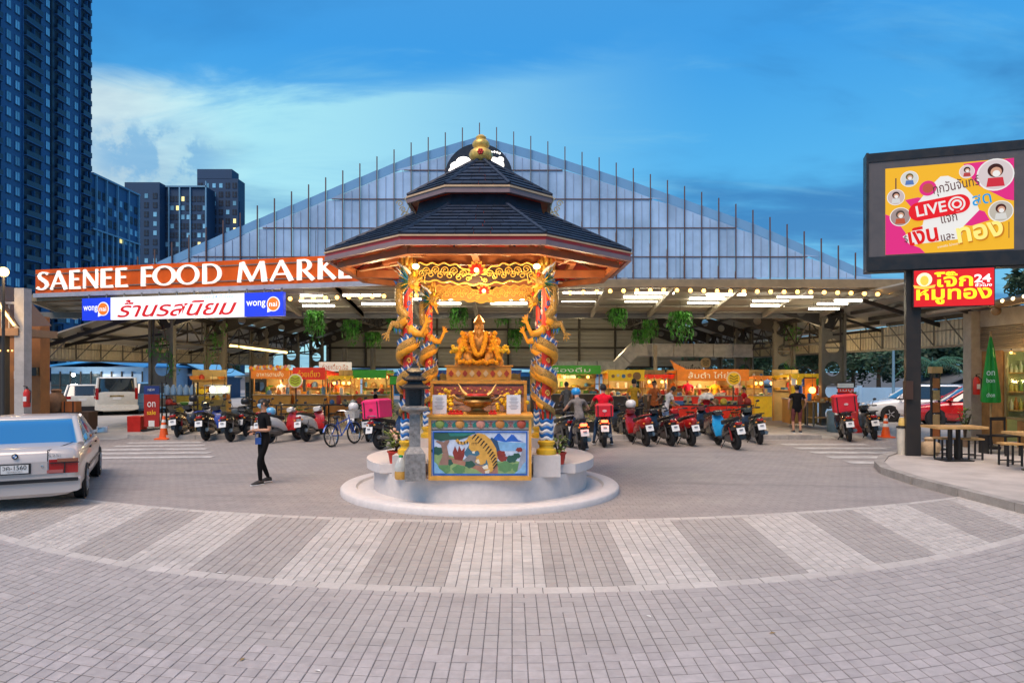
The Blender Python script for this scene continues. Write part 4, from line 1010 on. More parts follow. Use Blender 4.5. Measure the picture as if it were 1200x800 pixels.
# raised shelf behind, with carved back and throne step
sh = thing('altar_shelf', 'tall carved altar back with grey relief and ochre frame behind the censer', 'altar', (PX+0.01, 11.05, 0.575))
SW = 1.56
BRK = mat('relief_stone', (0.34, 0.22, 0.16), 0.6, var=0.25, vs=10, bump=0.5, bs=30)
b = MB(); b.box((0, 0.42, 0.66), (SW-0.04, 0.80, 1.32)); b.build('body', BRK, sh)
f = MB(); f.box((-SW/2+0.025, 0, 0.66), (0.05, 0.06, 1.3)); f.box((SW/2-0.025, 0, 0.66), (0.05, 0.06, 1.3)); f.box((0, 0, 1.30), (SW, 0.07, 0.05)); f.build('frame', OCH, sh)
for i in range(6):
    n = 5; off = 0 if i % 2 else 0.14
    for k in range(n):
        q = MB(); q.box((-0.56+k*0.28+off*0.5, 0.015, 0.42+i*0.115), (0.255, 0.025, 0.095)); q.build('relief_block', BRK, sh)
b = MB(); b.box((0, -0.003, 1.17), (SW-0.12, 0.03, 0.13)); b.build('rail', mat('rail_red', (0.30, 0.08, 0.06), 0.5, var=0.3, vs=20), sh)
for k in range(20):
    q = MB(); q.ball((-0.66+k*0.0695, -0.022, 1.17+0.025*math.sin(k*2)), 0.016, 6, 4); q.build('boss', FGOLD, sh)
th = thing('throne_step', 'narrow red and gold patterned plinth under the gold deity statue', 'plinth', (PX, 11.35, 1.905))
b = MB(); b.box((0, 0.25, 0.115), (1.08, 0.5, 0.23)); b.box((0, 0.25, 0.235), (1.14, 0.54, 0.025)); b.build('block', OCH, th)
for k in range(9):
    u = -0.46+k*0.115
    q = MB(); q.prism([(u-0.045, 0.11), (u, 0.05), (u+0.045, 0.11), (u, 0.17)], 0.014, (Vector((0, -0.002, 0)), *XZ)); q.build('diamond', mat('inlay_red', (0.35, 0.05, 0.02), 0.4) if k % 2 == 0 else mat('inlay_cream', (0.62, 0.45, 0.25), 0.4), th)
# gold deity, seated, draped in marigold garlands
dt = thing('deity_statue', 'seated gold deity statue draped in thick orange marigold garlands', 'statue', (PX-0.01, 11.6, 2.155))
V = [(0, 0, 0.16), (0, 0, 0.36), (0, 0, 0.50), (0, -0.01, 0.585), (0, -0.01, 0.66), (-0.15, 0, 0.50), (-0.22, -0.07, 0.34), (-0.13, -0.20, 0.26), (0.15, 0, 0.50), (0.22, -0.07, 0.34), (0.13, -0.20, 0.26), (-0.12, -0.02, 0.13), (-0.20, -0.26, 0.17), (-0.12, -0.30, -0.02), (0.12, -0.02, 0.13), (0.20, -0.26, 0.17), (0.12, -0.30, -0.02)]
E_ = [(0, 1), (1, 2), (2, 3), (3, 4), (2, 5), (5, 6), (6, 7), (2, 8), (8, 9), (9, 10), (0, 11), (11, 12), (12, 13), (0, 14), (14, 15), (15, 16)]
me = skinned(V, E_, [0.15, 0.14, 0.12, 0.06, 0.085, 0.07, 0.055, 0.04, 0.07, 0.055, 0.04, 0.10, 0.085, 0.06, 0.10, 0.085, 0.06], 2)
BRZ = mat('antique_gold', (0.42, 0.19, 0.035), 0.38, 0.35, var=0.35, vs=16); me.materials.append(BRZ); link('body', me, dt)
b = MB(); b.lathe([(0.09, 0.70), (0.10, 0.73), (0.06, 0.79), (0.035, 0.83), (0.0, 0.87)], 14); b.build('crown', BRZ, dt)
b = MB(); b.box((0, 0.16, 0.30), (0.52, 0.06, 0.55)); b.box((0, 0.0, 0.02), (0.72, 0.5, 0.06)); b.build('seat', BRZ, dt)
for sx in (-1, 1):
    b = MB(); b.lathe([(0.03, -0.03), (0.075, 0), (0.03, 0.03)], 12, (sx*0.30, -0.02, 0.40), axis='Y'); b.build('armrest_scroll', BELLY, dt)
MARI = mat('marigold', (0.95, 0.36, 0.008), 0.7, var=0.25, vs=30, bump=0.8, bs=90)
YEL = mat('yellow_flower', (0.85, 0.52, 0.02), 0.7, var=0.25, vs=30, bump=0.8, bs=90)
for k, (w, drop, oy) in enumerate(((0.13, 0.36, 0.0), (0.27, 0.52, 0.03))):
    b = MB()
    for i in range(21):
        f = i/20; u = (f*2-1); x = w*math.copysign(abs(u)**0.55, u); z = 0.56-drop*(1-abs(u)**1.4); y = -0.17-0.10*(1-abs(u))+oy
        b.ball((x, y, z-0.03), 0.045, 8, 5)
    b.build('garland', MARI, dt)
for sx in (-1, 1):
    b = MB()
    for i in range(11): b.ball((sx*(0.24+0.10*i/10), -0.10-0.015*i, 0.46-0.035*i), 0.055, 8, 5)
    b.build('garland', MARI, dt)
b = MB(); b.ball((0, -0.01, 0.635), (0.085, 0.09, 0.105), 14, 10); hd_ = b.build('head', BRZ, dt)
b = MB(); b.ball((0, -0.10, 0.63), (0.015, 0.02, 0.022), 8, 5); b.build('nose', BRZ, hd_)
b = MB(); b.tube([(0, -0.06, 0.58), (0, -0.085, 0.50), (0, -0.08, 0.40)], [0.05, 0.045, 0.01], 8); b.build('beard', BRZ, hd_)
b = MB()
for i in range(12): b.ball((-0.30+0.055*i, -0.34, 0.05+0.015*math.sin(i*2.1)), 0.04, 8, 5)
b.build('garland', MARI, dt)
def flowers(loc, label, m, n, r, h, vase):
    t = thing('flower_vase', label, 'flowers', loc, group='offerings on the altar')
    b = MB(); b.lathe([(0.045, 0), (0.055, 0.04), (0.03, 0.12), (0.05, h)], 12); b.build('vase', vase, t)
    rn = random.Random(n+int(loc[0]*50))
    b = MB()
    for k in range(n):
        a, q, p = rn.uniform(0, 2*PI), rn.uniform(0, 1)**0.5, rn.uniform(0, 0.7)
        b.ball((r*q*math.cos(a), r*q*math.sin(a), h+0.02+r*p), r*0.26, 7, 5)
    b.build('blossoms', m, t)
flowers((PX-0.36, 11.45, 2.155), 'vase of yellow blossoms left of the gold statue', YEL, 26, 0.13, 0.20, OCH)
flowers((PX+0.36, 11.45, 2.155), 'vase of yellow blossoms right of the gold statue', YEL, 26, 0.13, 0.20, OCH)
b = MB(); b.lathe([(0.05, 0), (0.055, 0.02), (0.05, 0.23), (0.04, 0.24)], 14); tag(b.build('candle', mat('amber_wax', (0.75, 0.36, 0.04), 0.4), None), 'thick amber candle standing before the statue', 'candle').location = (PX-0.15, 11.42, 2.155)
for sx, side in ((-1, 'left'), (1, 'right')):
    b = MB(); rn = random.Random(8+sx)
    for k in range(60): b.ball((rn.gauss(0, 0.085), rn.gauss(0, 0.05), 0.05+abs(rn.gauss(0.11, 0.08))), 0.035, 6, 4)
    tag(b.build('flower_heap', YEL), f'yellow marigold heap behind the {side} white notice', 'flowers', 'offerings on the altar').location = (PX+sx*0.52, 10.78, 1.40)
    n_ = thing('notice', f'white printed notice standing at the {side} of the altar top', 'notice', (PX+0.01+sx*0.565, 10.42, 1.402))
    b = MB(); b.box((0, 0, 0.145), (0.215, 0.012, 0.29)); b.build('sheet', mat('notice_white', (0.72, 0.73, 0.76), 0.5, var=0.03), n_)
    for k in range(9):
        q = MB(); q.box((0 if k else 0, -0.008, 0.25-k*0.022), (0.10 if k == 0 else 0.15-0.03*((k*7) % 3), 0.002, 0.007)); q.build('print_line', mat('print_grey', (0.30, 0.31, 0.34), 0.6, var=0), n_)
    v = thing('offering_tray', f'small red tray on the {side} half of the altar top', 'tray', (PX+sx*(0.26 if sx > 0 else 0.30), 10.33, 1.402))
    b = MB(); b.box((0, 0, 0.015), (0.22 if sx < 0 else 0.12, 0.12, 0.03)); b.build('tray_base', RED, v)
    for k in range(4 if sx < 0 else 2): q = MB(); q.lathe([(0.018, 0.03), (0.024, 0.06), (0.02, 0.062), (0.0, 0.05)], 8, (-0.075+0.05*k if sx < 0 else -0.025+0.05*k, 0, 0)); q.build('cup', RED, v)
# censer
cz = thing('incense_censer', 'bronze incense censer with gold horn handles on the altar', 'censer', (PX+0.02, 10.45, 1.402))
BRO = mat('bronze', (0.30, 0.17, 0.05), 0.35, 0.7, var=0.3, vs=9)
b = MB(); b.lathe([(0.16, 0), (0.17, 0.02), (0.10, 0.06), (0.10, 0.09), (0.20, 0.14), (0.235, 0.19), (0.22, 0.225), (0.19, 0.24), (0.25, 0.265), (0.25, 0.28), (0.19, 0.275), (0.0, 0.25)], 28); b.build('bowl', BRO, cz)
b = MB(); b.lathe([(0.17, 0.278), (0.16, 0.305), (0.0, 0.31)], 20); b.build('red_ash_cover', RED, cz)
for sx in (-1, 1):
    b = MB(); b.tube([(sx*0.15, 0, 0.28), (sx*0.22, 0, 0.33), (sx*0.27, 0, 0.42), (sx*0.29, 0, 0.46)], [0.055, 0.05, 0.03, 0.006], 10, flat=0.5); b.build('horn', mat('horn_gold', (0.72, 0.46, 0.16), 0.35, 0.3), cz)
    b = MB(); b.tube([(sx*0.22, 0, 0.20), (sx*0.31, -0.03, 0.22), (sx*0.36, -0.03, 0.28), (sx*0.42, -0.02, 0.26), (sx*0.46, -0.02, 0.30)], [0.03, 0.024, 0.02, 0.016, 0.006], 8); b.build('handle', BRO, cz)
# stone lantern with pagoda top
sl_ = thing('stone_lantern', 'grey stone joss lantern with pagoda top on tall faceted post', 'lantern', (gx(486, 10.25), 10.25, 0.425), R(12))
GRAN = mat('grey_granite', (0.22, 0.21, 0.20), 0.35, var=0.3, vs=18, spec=0.7)
def sq(s0, z, s1=None): return [(a*s0/2, c_*(s1 or s0)/2, z) for a, c_ in ((-1, -1), (1, -1), (1, 1), (-1, 1))]
b = MB(); b.loft([sq(0.30, 0), sq(0.30, 0.40)], smooth=False); b.build('plinth', GRAN, sl_)
b = MB(); b.loft([sq(0.29, 0.402), sq(0.16, 0.50), sq(0.15, 0.98), sq(0.20, 1.02)], smooth=False); b.build('post', GRAN, sl_)
BG = mat('black_granite', (0.03, 0.03, 0.032), 0.3, var=0.2)
b = MB(); b.loft([sq(0.24, 1.02), sq(0.40, 1.06), sq(0.40, 1.09), sq(0.30, 1.11)], smooth=False); b.build('tray', GRAN, sl_)
for sx in (-1, 1):
    for sy in (-1, 1): b = MB(); b.box((sx*0.115, sy*0.115, 1.24), (0.04, 0.04, 0.26)); b.build('firebox_post', BG, sl_)
b = MB(); b.box((0, 0.08, 1.24), (0.19, 0.02, 0.26)); b.build('firebox_back', BG, sl_)
for z, s0 in ((1.37, 0.42), (1.49, 0.32), (1.60, 0.22)):
    b = MB(); b.loft([sq(s0*0.8, z-0.01), sq(s0, z), sq(s0*1.02, z+0.02), sq(s0*0.55, z+0.075), sq(s0*0.5, z+0.11)], smooth=False)
    for sx in (-1, 1):
        for sy in (-1, 1): spike(b, (sx*s0*0.48, sy*s0*0.48, z+0.015), (sx, sy, 1.0), 0.075, 0.02)
    b.build('pagoda_roof', BG, sl_)
b = MB(); b.lathe([(0.03, 1.70), (0.04, 1.73), (0.0, 1.80)], 8); b.build('finial', BG, sl_)
# bottle, pots
bt = thing('water_bottle', 'large clear plastic bottle with green cap beside the lantern', 'bottle', (gx(470, 10.35), 10.33, 0.425))
b = MB(); b.lathe([(0.085, 0), (0.095, 0.02), (0.095, 0.10), (0.088, 0.12), (0.095, 0.14), (0.09, 0.22), (0.05, 0.30), (0.028, 0.33)], 18, mfun=lambda i: 0 if i > 2 else 1)
b.build('bottle_shell', [mat('cloudy_plastic', (0.55, 0.56, 0.52), 0.2, var=0.2), mat('amber_dregs', (0.55, 0.30, 0.06), 0.2)], bt)
b = MB(); b.lathe([(0.032, 0.325), (0.032, 0.36), (0.0, 0.362)], 12); b.build('cap', mat('green_cap', (0.02, 0.35, 0.10), 0.4), bt)
b = MB(); b.tube([(0.09, 0, 0.24), (0.14, 0, 0.22), (0.13, 0, 0.12), (0.092, 0, 0.1)], 0.012, 6); b.build('handle', mat('cloudy_plastic', (0.5, 0.5, 0.5)), bt)
def leaf_strip(b, p, d, L, w, droop, m=0, seg=4):
    d = Vector(d).normalized(); side_ = d.cross(Vector((0, 0, 1)))
    side_ = side_.normalized() if side_.length > 0.05 else Vector((1, 0, 0))
    vs = []; p = Vector(p)
    for i in range(seg+1):
        f = i/seg; q = p+d*L*f+Vector((0, 0, -droop*L*f*f)); ww = w*(math.sin(PI*(0.12+0.86*f)))
        vs += [q-side_*ww, q+side_*ww]
    b.add(vs, [(2*i, 2*i+1, 2*i+3, 2*i+2) for i in range(seg)], m, True)
def potted(loc, label, n, h, spread, fl, scale=1.0, seed=1, potc=(0.50, 0.03, 0.015)):
    t = thing('potted_plant', label, 'potted plant', loc)
    b = MB(); b.lathe([(0.085*scale, 0), (0.115*scale, 0.17*scale), (0.13*scale, 0.175*scale), (0.13*scale, 0.20*scale), (0.11*scale, 0.20*scale), (0.10*scale, 0.17*scale), (0.0, 0.165*scale)], 18); b.build('pot', mat('pot_%d' % int(potc[0]*100), potc, 0.45), t)
    rn = random.Random(seed); b = MB()
    for k in range(5):
        a = rn.uniform(0, 2*PI); b.tube([(0, 0, 0.16*scale), (0.04*math.cos(a), 0.04*math.sin(a), h*0.6), (spread*0.5*math.cos(a), spread*0.5*math.sin(a), h)], [0.018, 0.014, 0.008], 6)
    b.build('stems', BARK, t)
    b = MB()
    for k in range(n):
        a = rn.uniform(0, 2*PI); q = spread*rn.uniform(0.05, 0.75); z = rn.uniform(0.55, 1.15)*h
        leaf_strip(b, (q*math.cos(a)*0.6, q*math.sin(a)*0.6, z), (math.cos(a), math.sin(a), rn.uniform(0.0, 1.1)), rn.uniform(0.10, 0.19), 0.026, rn.uniform(0.1, 0.6))
    b.build('leaves', mat('pot_leaf', (0.13, 0.20, 0.035), 0.5, var=0.5, vs=12), t)
    if fl:
        b = MB()
        for k in range(fl):
            a = rn.uniform(0, 2*PI); q = spread*rn.uniform(0, 0.7); b.ball((q*math.cos(a), q*math.sin(a), h*rn.uniform(0.85, 1.25)), 0.03, 6, 4)
        b.build('blossoms', mat('pale_blossom', (0.75, 0.45, 0.32), 0.6), t)
potted((gx(463, 11.0), 11.0, 0.575), 'desert rose in red pot left of the stone lantern', 90, 0.42, 0.26, 14, seed=2)
potted((gx(655, 10.9), 10.9, 0.575), 'thin plant in red pot right of the shrine front pillar', 40, 0.38, 0.2, 0, 0.95, 4)
# ------------------------------------------------------------------ towers
TBODY = mat('tower_blue', (0.026, 0.115, 0.27), 0.6, var=0.10, vs=0.05)
TBODY2 = mat('tower_navy', (0.016, 0.055, 0.125), 0.6, var=0.12, vs=0.05)
TGLASS = mat('tower_glass', (0.20, 0.45, 0.62), 0.12, var=0.25, vs=0.06, spec=0.9, rnd=0.35)
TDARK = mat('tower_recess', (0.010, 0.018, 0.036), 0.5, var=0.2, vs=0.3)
TRAIL = mat('tower_rail', (0.05, 0.13, 0.24), 0.4, var=0.1)
TRAIL2 = mat('balcony_rail', (0.016, 0.036, 0.075), 0.3, var=0.1)
TLIT = emi('tower_lit', (1.0, 0.82, 0.30), 0.95)
FIN = mat('tower_fin', (0.16, 0.34, 0.50), 0.5, var=0.1, vs=0.1)
FL = 3.06
t1 = thing('apartment_tower', 'very tall dark blue apartment tower filling the left edge with rows of balconies', 'tower', (-100, 0, 0))
b = MB(); b.box((-12, 139.8, 55), (24, 43.6, 110)); b.build('tower_body', TBODY, t1)
def wmesh(w, h, d=0.14, nm='window'):
    q = MB(); q.box((0, 0, 0), (d, w, h), m=1); q.box((d*0.45, 0, 0), (d*0.3, w-0.16, h-0.16), m=0); q.box((d*0.62, 0, 0), (0.05, 0.07, h-0.16), m=1); q.box((d*0.5, 0, -h/2-0.06), (d*2, w+0.2, 0.1), m=1)
    return q.mesh(nm, [TGLASS, TRAIL])
wm = wmesh(1.25, 1.75)
def bmesh_(w, nm='balcony'):
    q = MB(); q.box((0.02, 0, 0.2), (0.06, w, 2.6), m=0)
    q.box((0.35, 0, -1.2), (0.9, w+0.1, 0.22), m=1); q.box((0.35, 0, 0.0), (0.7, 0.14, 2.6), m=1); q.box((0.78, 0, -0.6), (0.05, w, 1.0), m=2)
    q.box((0.10, w*0.28, 0.35), (0.12, w*0.2, 1.1), m=0)
    return q.mesh(nm, [TDARK, TBODY, TRAIL2, BLACK])
bms = {5.0: bmesh_(5.0), 2.7: bmesh_(2.7), 3.2: bmesh_(3.2)}
for k in range(1, 32):
    z = 1.6+FL*k
    for y in (135.5, 137.9, 146.9, 153.6, 156.5):
        o = link('window', wm, t1); o.location = (0.05, y, z+(0.0))
    for y, w in ((142.1, 5.0), (150.4, 2.7), (159.7, 3.2)):
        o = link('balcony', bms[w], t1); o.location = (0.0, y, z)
    o = link('balcony', bms[3.2], t1); o.location = (0, 131.5, z)
b = MB()
for y in (139.4, 144.8, 148.6, 152.0, 157.9, 133.4): b.box((0.12, y, 55), (0.24, 0.28, 110))
b.build('pilaster', TBODY, t1); b = MB(); b.box((0.12, 161.42, 55), (0.56, 0.36, 110)); b.build('corner_pilaster', TBODY, t1)
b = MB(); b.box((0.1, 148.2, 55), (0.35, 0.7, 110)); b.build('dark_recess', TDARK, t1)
def tower(nm_label, X, Ya, Yb, top, loc, depth, cols, fins, lit, axis, body, seed):
    """a tower with one face towards the viewer; axis 'Y': face looks along +X, axis 'X': face looks along -Y"""
    t = thing('apartment_tower', nm_label, 'tower', loc)
    rn = random.Random(seed); L = Yb-Ya
    b = MB()
    if axis == 'Y': b.box((-depth/2, L/2, top/2), (depth, L, top))
    else: b.box((L/2, depth/2, top/2), (L, depth, top))
    b.build('tower_body', body, t)
    q = MB(); q.box((0, 0, 0), (0.1, 1.5, 1.9), m=0); q.box((0.06, 0, -0.25), (0.05, 1.2, 0.05), m=1); q.box((0.06, 0, 0), (0.05, 0.07, 1.9), m=1)
    m0, m1 = q.mesh('window', [TDARK, TRAIL]), None
    q = MB(); q.box((0, 0, 0), (0.1, 0.9, 1.5), m=0); m1 = q.mesh('window', [TLIT])
    q = MB(); q.box((0, 0, 0), (0.1, 1.1, 1.5), m=0); m2 = q.mesh('window', [TGLASS])
    n = int((top-4)/FL)
    for k in range(n):
        for c_ in range(cols):
            u = L*(c_+0.5)/cols; z = 5+FL*k
            r = rn.random(); me = m1 if r < lit else (m2 if r < lit+0.30 else m0)
            o = link('window', me, t)
            if axis == 'Y': o.location = (0.05, u, z)
            else: o.location = (u, -0.05, z); o.rotation_euler = (0, 0, -PI/2)
    for u0, z0_, z1_ in fins:
        b = MB()
        if axis == 'Y': b.box((0.3, u0*L, (z0_+z1_)/2), (0.5, 0.32, z1_-z0_))
        else: b.box((u0*L, -0.3, (z0_+z1_)/2), (0.4, 0.5, z1_-z0_))
        b.build('fin', FIN, t)
    return t
t2 = tower('mid rise blue apartment block with pale vertical fins beside the tall tower', 0, 161.9, 183, 49.2, (-100.2, 161.9, 0), 20, 9, [(0.10, 20, 49.4), (0.30, 20, 49.4), (0.52, 20, 49.4), (0.76, 20, 49.4), (0.985, 0, 49.4), (0.2, 20, 36), (0.42, 20, 36), (0.64, 20, 36), (0.88, 20, 36)], 0.025, 'Y', TBODY, 4)
for z_ in (49.2, 36): b = MB(); b.box((0.3, 10.9, z_), (0.6, 20.6, 0.4)); b.build('cornice', FIN, t2)
B0 = gx(186, 230)
t3 = tower('distant wide apartment block with a few lit windows and framed front', 0, 0, gx(243, 230)-B0, 64, (B0, 230, 0), 16, 9, [(0.0, 30, 64.3), (0.22, 30, 64), (0.44, 40, 64), (0.66, 40, 64), (0.98, 30, 66)], 0.035, 'X', TBODY2, 9)
for z_ in (64.2, 34): b = MB(); b.box(((gx(243, 230)-B0)/2, -0.3, z_), (gx(243, 230)-B0, 0.5, 0.5)); b.build('cornice', FIN, t3)
B1 = gx(231, 236)
t4 = tower('distant dark apartment slab with stepped top rising above the framed block', 0, 0, gx(279, 236)-B1, 68.6, (B1, 236, 0), 6, 6, [], 0.03, 'X', TBODY2, 12)
b = MB(); b.box((6, 3, 70.2), (12, 6, 3.4)); b.box((13.9, 3.2, 30), (0.9, 4, 62)); b.build('roof_block', TBODY2, t4)
B2 = gx(146, 226)
t5 = tower('distant narrow navy apartment block between the two blue buildings', 0, 0, gx(187, 226)-B2, 64.6, (B2, 226, 0), 14, 4, [], 0.02, 'X', TBODY2, 15)

# ------------------------------------------------------------------ low buildings, walls, poles behind the hall
BTARP = mat('blue_sheet', (0.03, 0.22, 0.50), 0.5, var=0.2, vs=1.5)
BWALL = mat('pale_blue_wall', (0.30, 0.48, 0.66), 0.6, var=0.12, vs=0.6, dirt=0.2)
NAVY = mat('navy_shed', (0.02, 0.07, 0.15), 0.6, var=0.2, vs=2)
def shed(label, x0, x1, y, z1, depth, wall, roofm, ridge, bays=0, dark=()):
    t = thing('shed', label, 'shed', ((x0+x1)/2, y, -0.01)); L = x1-x0
    b = MB(); b.box((0, depth/2, z1/2), (L, depth, z1)); b.build('wall', wall, t)
    b = MB(); b.prism([(-L/2-0.4, z1-0.05), (0, z1+ridge), (L/2+0.4, z1-0.05), (L/2+0.4, z1+0.05), (0, z1+ridge+0.12), (-L/2-0.4, z1+0.05)], depth+0.8, (Vector((0, depth+0.3, 0)), *XZ)); b.build('roof', roofm, t)
    for k in range(bays):
        q = MB(); w = L/bays; u = -L/2+w*(k+0.5)
        q.box((u, -0.04, z1*0.45), (w*0.86, 0.06, z1*0.72), m=1 if k in dark else 0); q.box((u, -0.09, z1*0.5), (w*0.86, 0.03, 0.05), m=2); q.box((u+w*0.46, -0.08, z1*0.45), (0.07, 0.07, z1*0.85), m=2)
        q.build('window', [mat('shed_pane', (0.42, 0.58, 0.72), 0.3, var=0.2, vs=1), mat('dark_pane', (0.02, 0.04, 0.05), 0.2), DSTEEL], t)
    return t
shed('long glass fronted blue shed behind the parked white van', gx(60, 44), gx(168, 44), 44, 2.35, 6, BWALL, BTARP, 0.35, 9, (0, 1, 2, 3, 4))
shed('blue gable roofed open shed behind the water jug rack', gx(188, 50), gx(250, 50), 50, 1.7, 5, NAVY, mat('sky_blue_roof', (0.16, 0.45, 0.72), 0.4), 1.0)
shed('beige block hut with slanted roof left of the flower topped stall', gx(287, 40), gx(338, 40), 40, 1.75, 4, mat('beige_block', (0.40, 0.34, 0.26), 0.8, var=0.15, vs=3), mat('pale_roof', (0.40, 0.50, 0.55), 0.5), 0.12, 3, (0,))
shed('low blue clad building behind the market stalls', gx(330, 58), gx(720, 58), 58, 2.0, 5, BTARP, NAVY, 0.5, 12, (1, 4, 5, 8, 9))
shed('small navy shed with pale roof edge near the right stalls', gx(905, 36), gx(938, 36), 36, 1.35, 3, NAVY, mat('pale_roof', (0.40, 0.50, 0.55), 0.5), 0.18)
shed('grey roofed low house beyond the boundary wall', gx(1112, 52), gx(1165, 52), 52, 1.1, 5, mat('white_house', (0.5, 0.52, 0.55), 0.7), mat('grey_tiles', (0.10, 0.11, 0.12), 0.7), 0.8)
w = thing('boundary_wall', 'long pale blue boundary wall behind the right parking lot', 'wall', (0, 34, 0))
for k in range(9):
    b = MB(); x = 12.3+k*2.5; b.box((x+1.24, 0, 0.62), (2.46, 0.12, 1.26)); b.build('wall_panel', BWALL, w)
    b = MB(); b.box((x, -0.02, 0.66), (0.14, 0.22, 1.36)); b.build('post', BWALL, w)
def lamp_post(x, y, h, label):
    t = thing('lamp_post', label, 'lamp post', (x, y, 0))
    b = MB(); b.cyl((0, 0, 0), (0, 0, h), 0.075, 0.05, 10); b.build('post', mat('post_blue', (0.14, 0.26, 0.36), 0.5), t)
    b = MB(); b.tube([(0, 0, h-0.1), (0.25, 0, h+0.12), (0.8, -0.1, h+0.2)], 0.03, 6); b.build('arm', GSTEEL, t)
    b = MB(); b.box((0.95, -0.1, h+0.2), (0.4, 0.16, 0.08)); b.build('lamp_head', GSTEEL, t)
lamp_post(gx(1047, 32), 32, 3.6, 'thin blue lamp post standing behind the parked white hatchback')

# ------------------------------------------------------------------ trees
def crown_mesh(seed, n, rx, rz, leaf, m):
    rn = random.Random(seed); b = MB()
    cl = [(Vector((rn.gauss(0, rx*0.45), rn.gauss(0, rx*0.45), rn.uniform(-rz*0.6, rz*0.75))), rn.uniform(0.28, 0.5)*rx) for _ in range(16)]
    for _ in range(n):
        c0, r = rn.choice(cl); d = Vector((rn.gauss(0, 1), rn.gauss(0, 1), rn.gauss(0, 0.8))).normalized()
        p = c0+d*r*rn.uniform(0.55, 1.05); s_ = leaf*rn.uniform(0.6, 1.4)
        u = Vector((rn.gauss(0, 1), rn.gauss(0, 1), rn.gauss(0, 0.5))).normalized(); v = u.orthogonal().normalized()
        b.add([p-u*s_, p+v*s_*0.45, p+u*s_, p-v*s_*0.45], [(0, 1, 2, 3)])
    return b.mesh('crown', m), cl
CR = [crown_mesh(s_, 2600, 2.2, 1.9, 0.17, DLEAF) for s_ in (1, 2, 3)]
def tree(x, y, h, v, sc, label, group=None):
    t = thing('tree', label, 'tree', (x, y, -0.02), random.uniform(0, 6), group)
    o = link('crown', CR[v][0], t, kind='stuff'); o.location = (0, 0, h); o.scale = (sc, sc, sc)
    b = MB(); b.tube([(0, 0, 0), (0.05, 0.03, h*0.5), (0, 0, h*0.9)], [0.17*sc, 0.13*sc, 0.08*sc], 8)
    for c0, r in CR[v][1][:7]: b.tube([(0, 0, h*0.62), c0*0.45*sc+Vector((0, 0, h)), c0*sc+Vector((0, 0, h))], [0.07*sc, 0.045*sc, 0.015*sc], 5)
    b.build('trunk', BARK, t)
rn = random.Random(21)
TL = [(852, 60, 2.8, 1.0), (890, 56, 3.0, 1.1), (925, 62, 2.6, 1.1), (960, 54, 3.1, 1.15), (1000, 58, 3.0, 1.1), (1030, 52, 2.9, 1.1), (1068, 56, 3.1, 1.2), (1105, 55, 3.0, 1.2), (1140, 58, 3.3, 1.25), (700, 66, 2.2, 1.1), (750, 66, 2.4, 1.2), (805, 64, 2.6, 1.1), (1180, 52, 3.0, 1.2)]
names = ['behind the round emblem stall', 'above the navy shed roof', 'left of the perforated right column', 'seen through the holes of the right column', 'right of the perforated right column', 'left of the blue lamp post', 'behind the billboard post', 'behind the tall palm', 'beside the shop corner pillar', 'behind the yellow food sign', 'behind the silver duct', 'behind the orange stall board', 'hidden behind the right shop roof']
for (px, Y, h, sc), nm in zip(TL, names): tree(gx(px, Y), Y, h, rn.randrange(3), sc, 'dark leafy tree '+nm)
tree(25.5, 33, 6.2, 1, 1.0, 'tall tree with sparse leaves against the sky beside the billboard')
tree(-26, 60, 2.6, 0, 1.2, 'dark tree behind the long blue shed')
pt = thing('palm_tree', 'broad fronded palm behind the parked cars on the right', 'palm', (gx(1092, 38), 38, 0))
b = MB(); b.tube([(0, 0, 0), (0.1, 0, 1.2), (0.05, 0, 2.4)], [0.16, 0.12, 0.10], 9); b.build('trunk', BARK, pt)
for k in range(15):
    a = 2*PI*k/15+0.2; b = MB(); d = Vector((math.cos(a), math.sin(a), 0)); L = 1.9; mid = []
    for i in range(9):
        f = i/8; mid.append(Vector((0.05, 0, 2.4))+d*L*f+Vector((0, 0, (0.9+0.4*(k % 3))*f-1.6*f*f)))
    b.tube(mid, [0.02]*8+[0.005], 4)
    for i in range(1, 9):
        for s_ in (-1, 1):
            for q in (0, 0.5): leaf_strip(b, mid[i-1].lerp(mid[i], q), d.cross(Vector((0, 0, 1)))*s_+d*0.5, 0.5*(1-abs(i/8-0.45)), 0.03, 0.5, 0, 2)
    b.build('frond', mat('palm_leaf', (0.035, 0.12, 0.06), 0.5, var=0.4), pt)

# ------------------------------------------------------------------ right shop
sp = thing('corner_shop', 'small shop on the right with slatted shutter box, wooden wall and lit window', 'shop', (12.75, 18.9, 0.105))
SHW = mat('shop_timber', (0.36, 0.17, 0.05), 0.5, var=0.25, vs=5)
SHG = mat('shop_grey', (0.34, 0.30, 0.25), 0.6, var=0.12, dirt=0.3)
SLAT = mat('shutter_slat', (0.22, 0.17, 0.12), 0.4, 0.3, var=0.15, rnd=0.2)
b = MB(); b.box((0.02, 0.0, 1.80), (0.34, 0.34, 3.6)); b.build('pillar', SHG, sp)
b = MB(); b.box((0.22, -4.6, 3.38), (0.30, 8.8, 0.44)); b.build('lintel', SHG, sp)
b = MB(); b.add([(-1.0, 0.5, 3.55), (-1.0, -9.5, 3.55), (5, -9.5, 4.2), (5, 0.5, 4.2), (-1.0, 0.5, 3.63), (-1.0, -9.5, 3.63), (5, -9.5, 4.28), (5, 0.5, 4.28)], [(0, 1, 2, 3), (7, 6, 5, 4), (0, 4, 5, 1), (1, 5, 6, 2), (2, 6, 7, 3), (3, 7, 4, 0)]); b.build('roof', mat('shop_roof', (0.20, 0.15, 0.11), 0.6), sp)
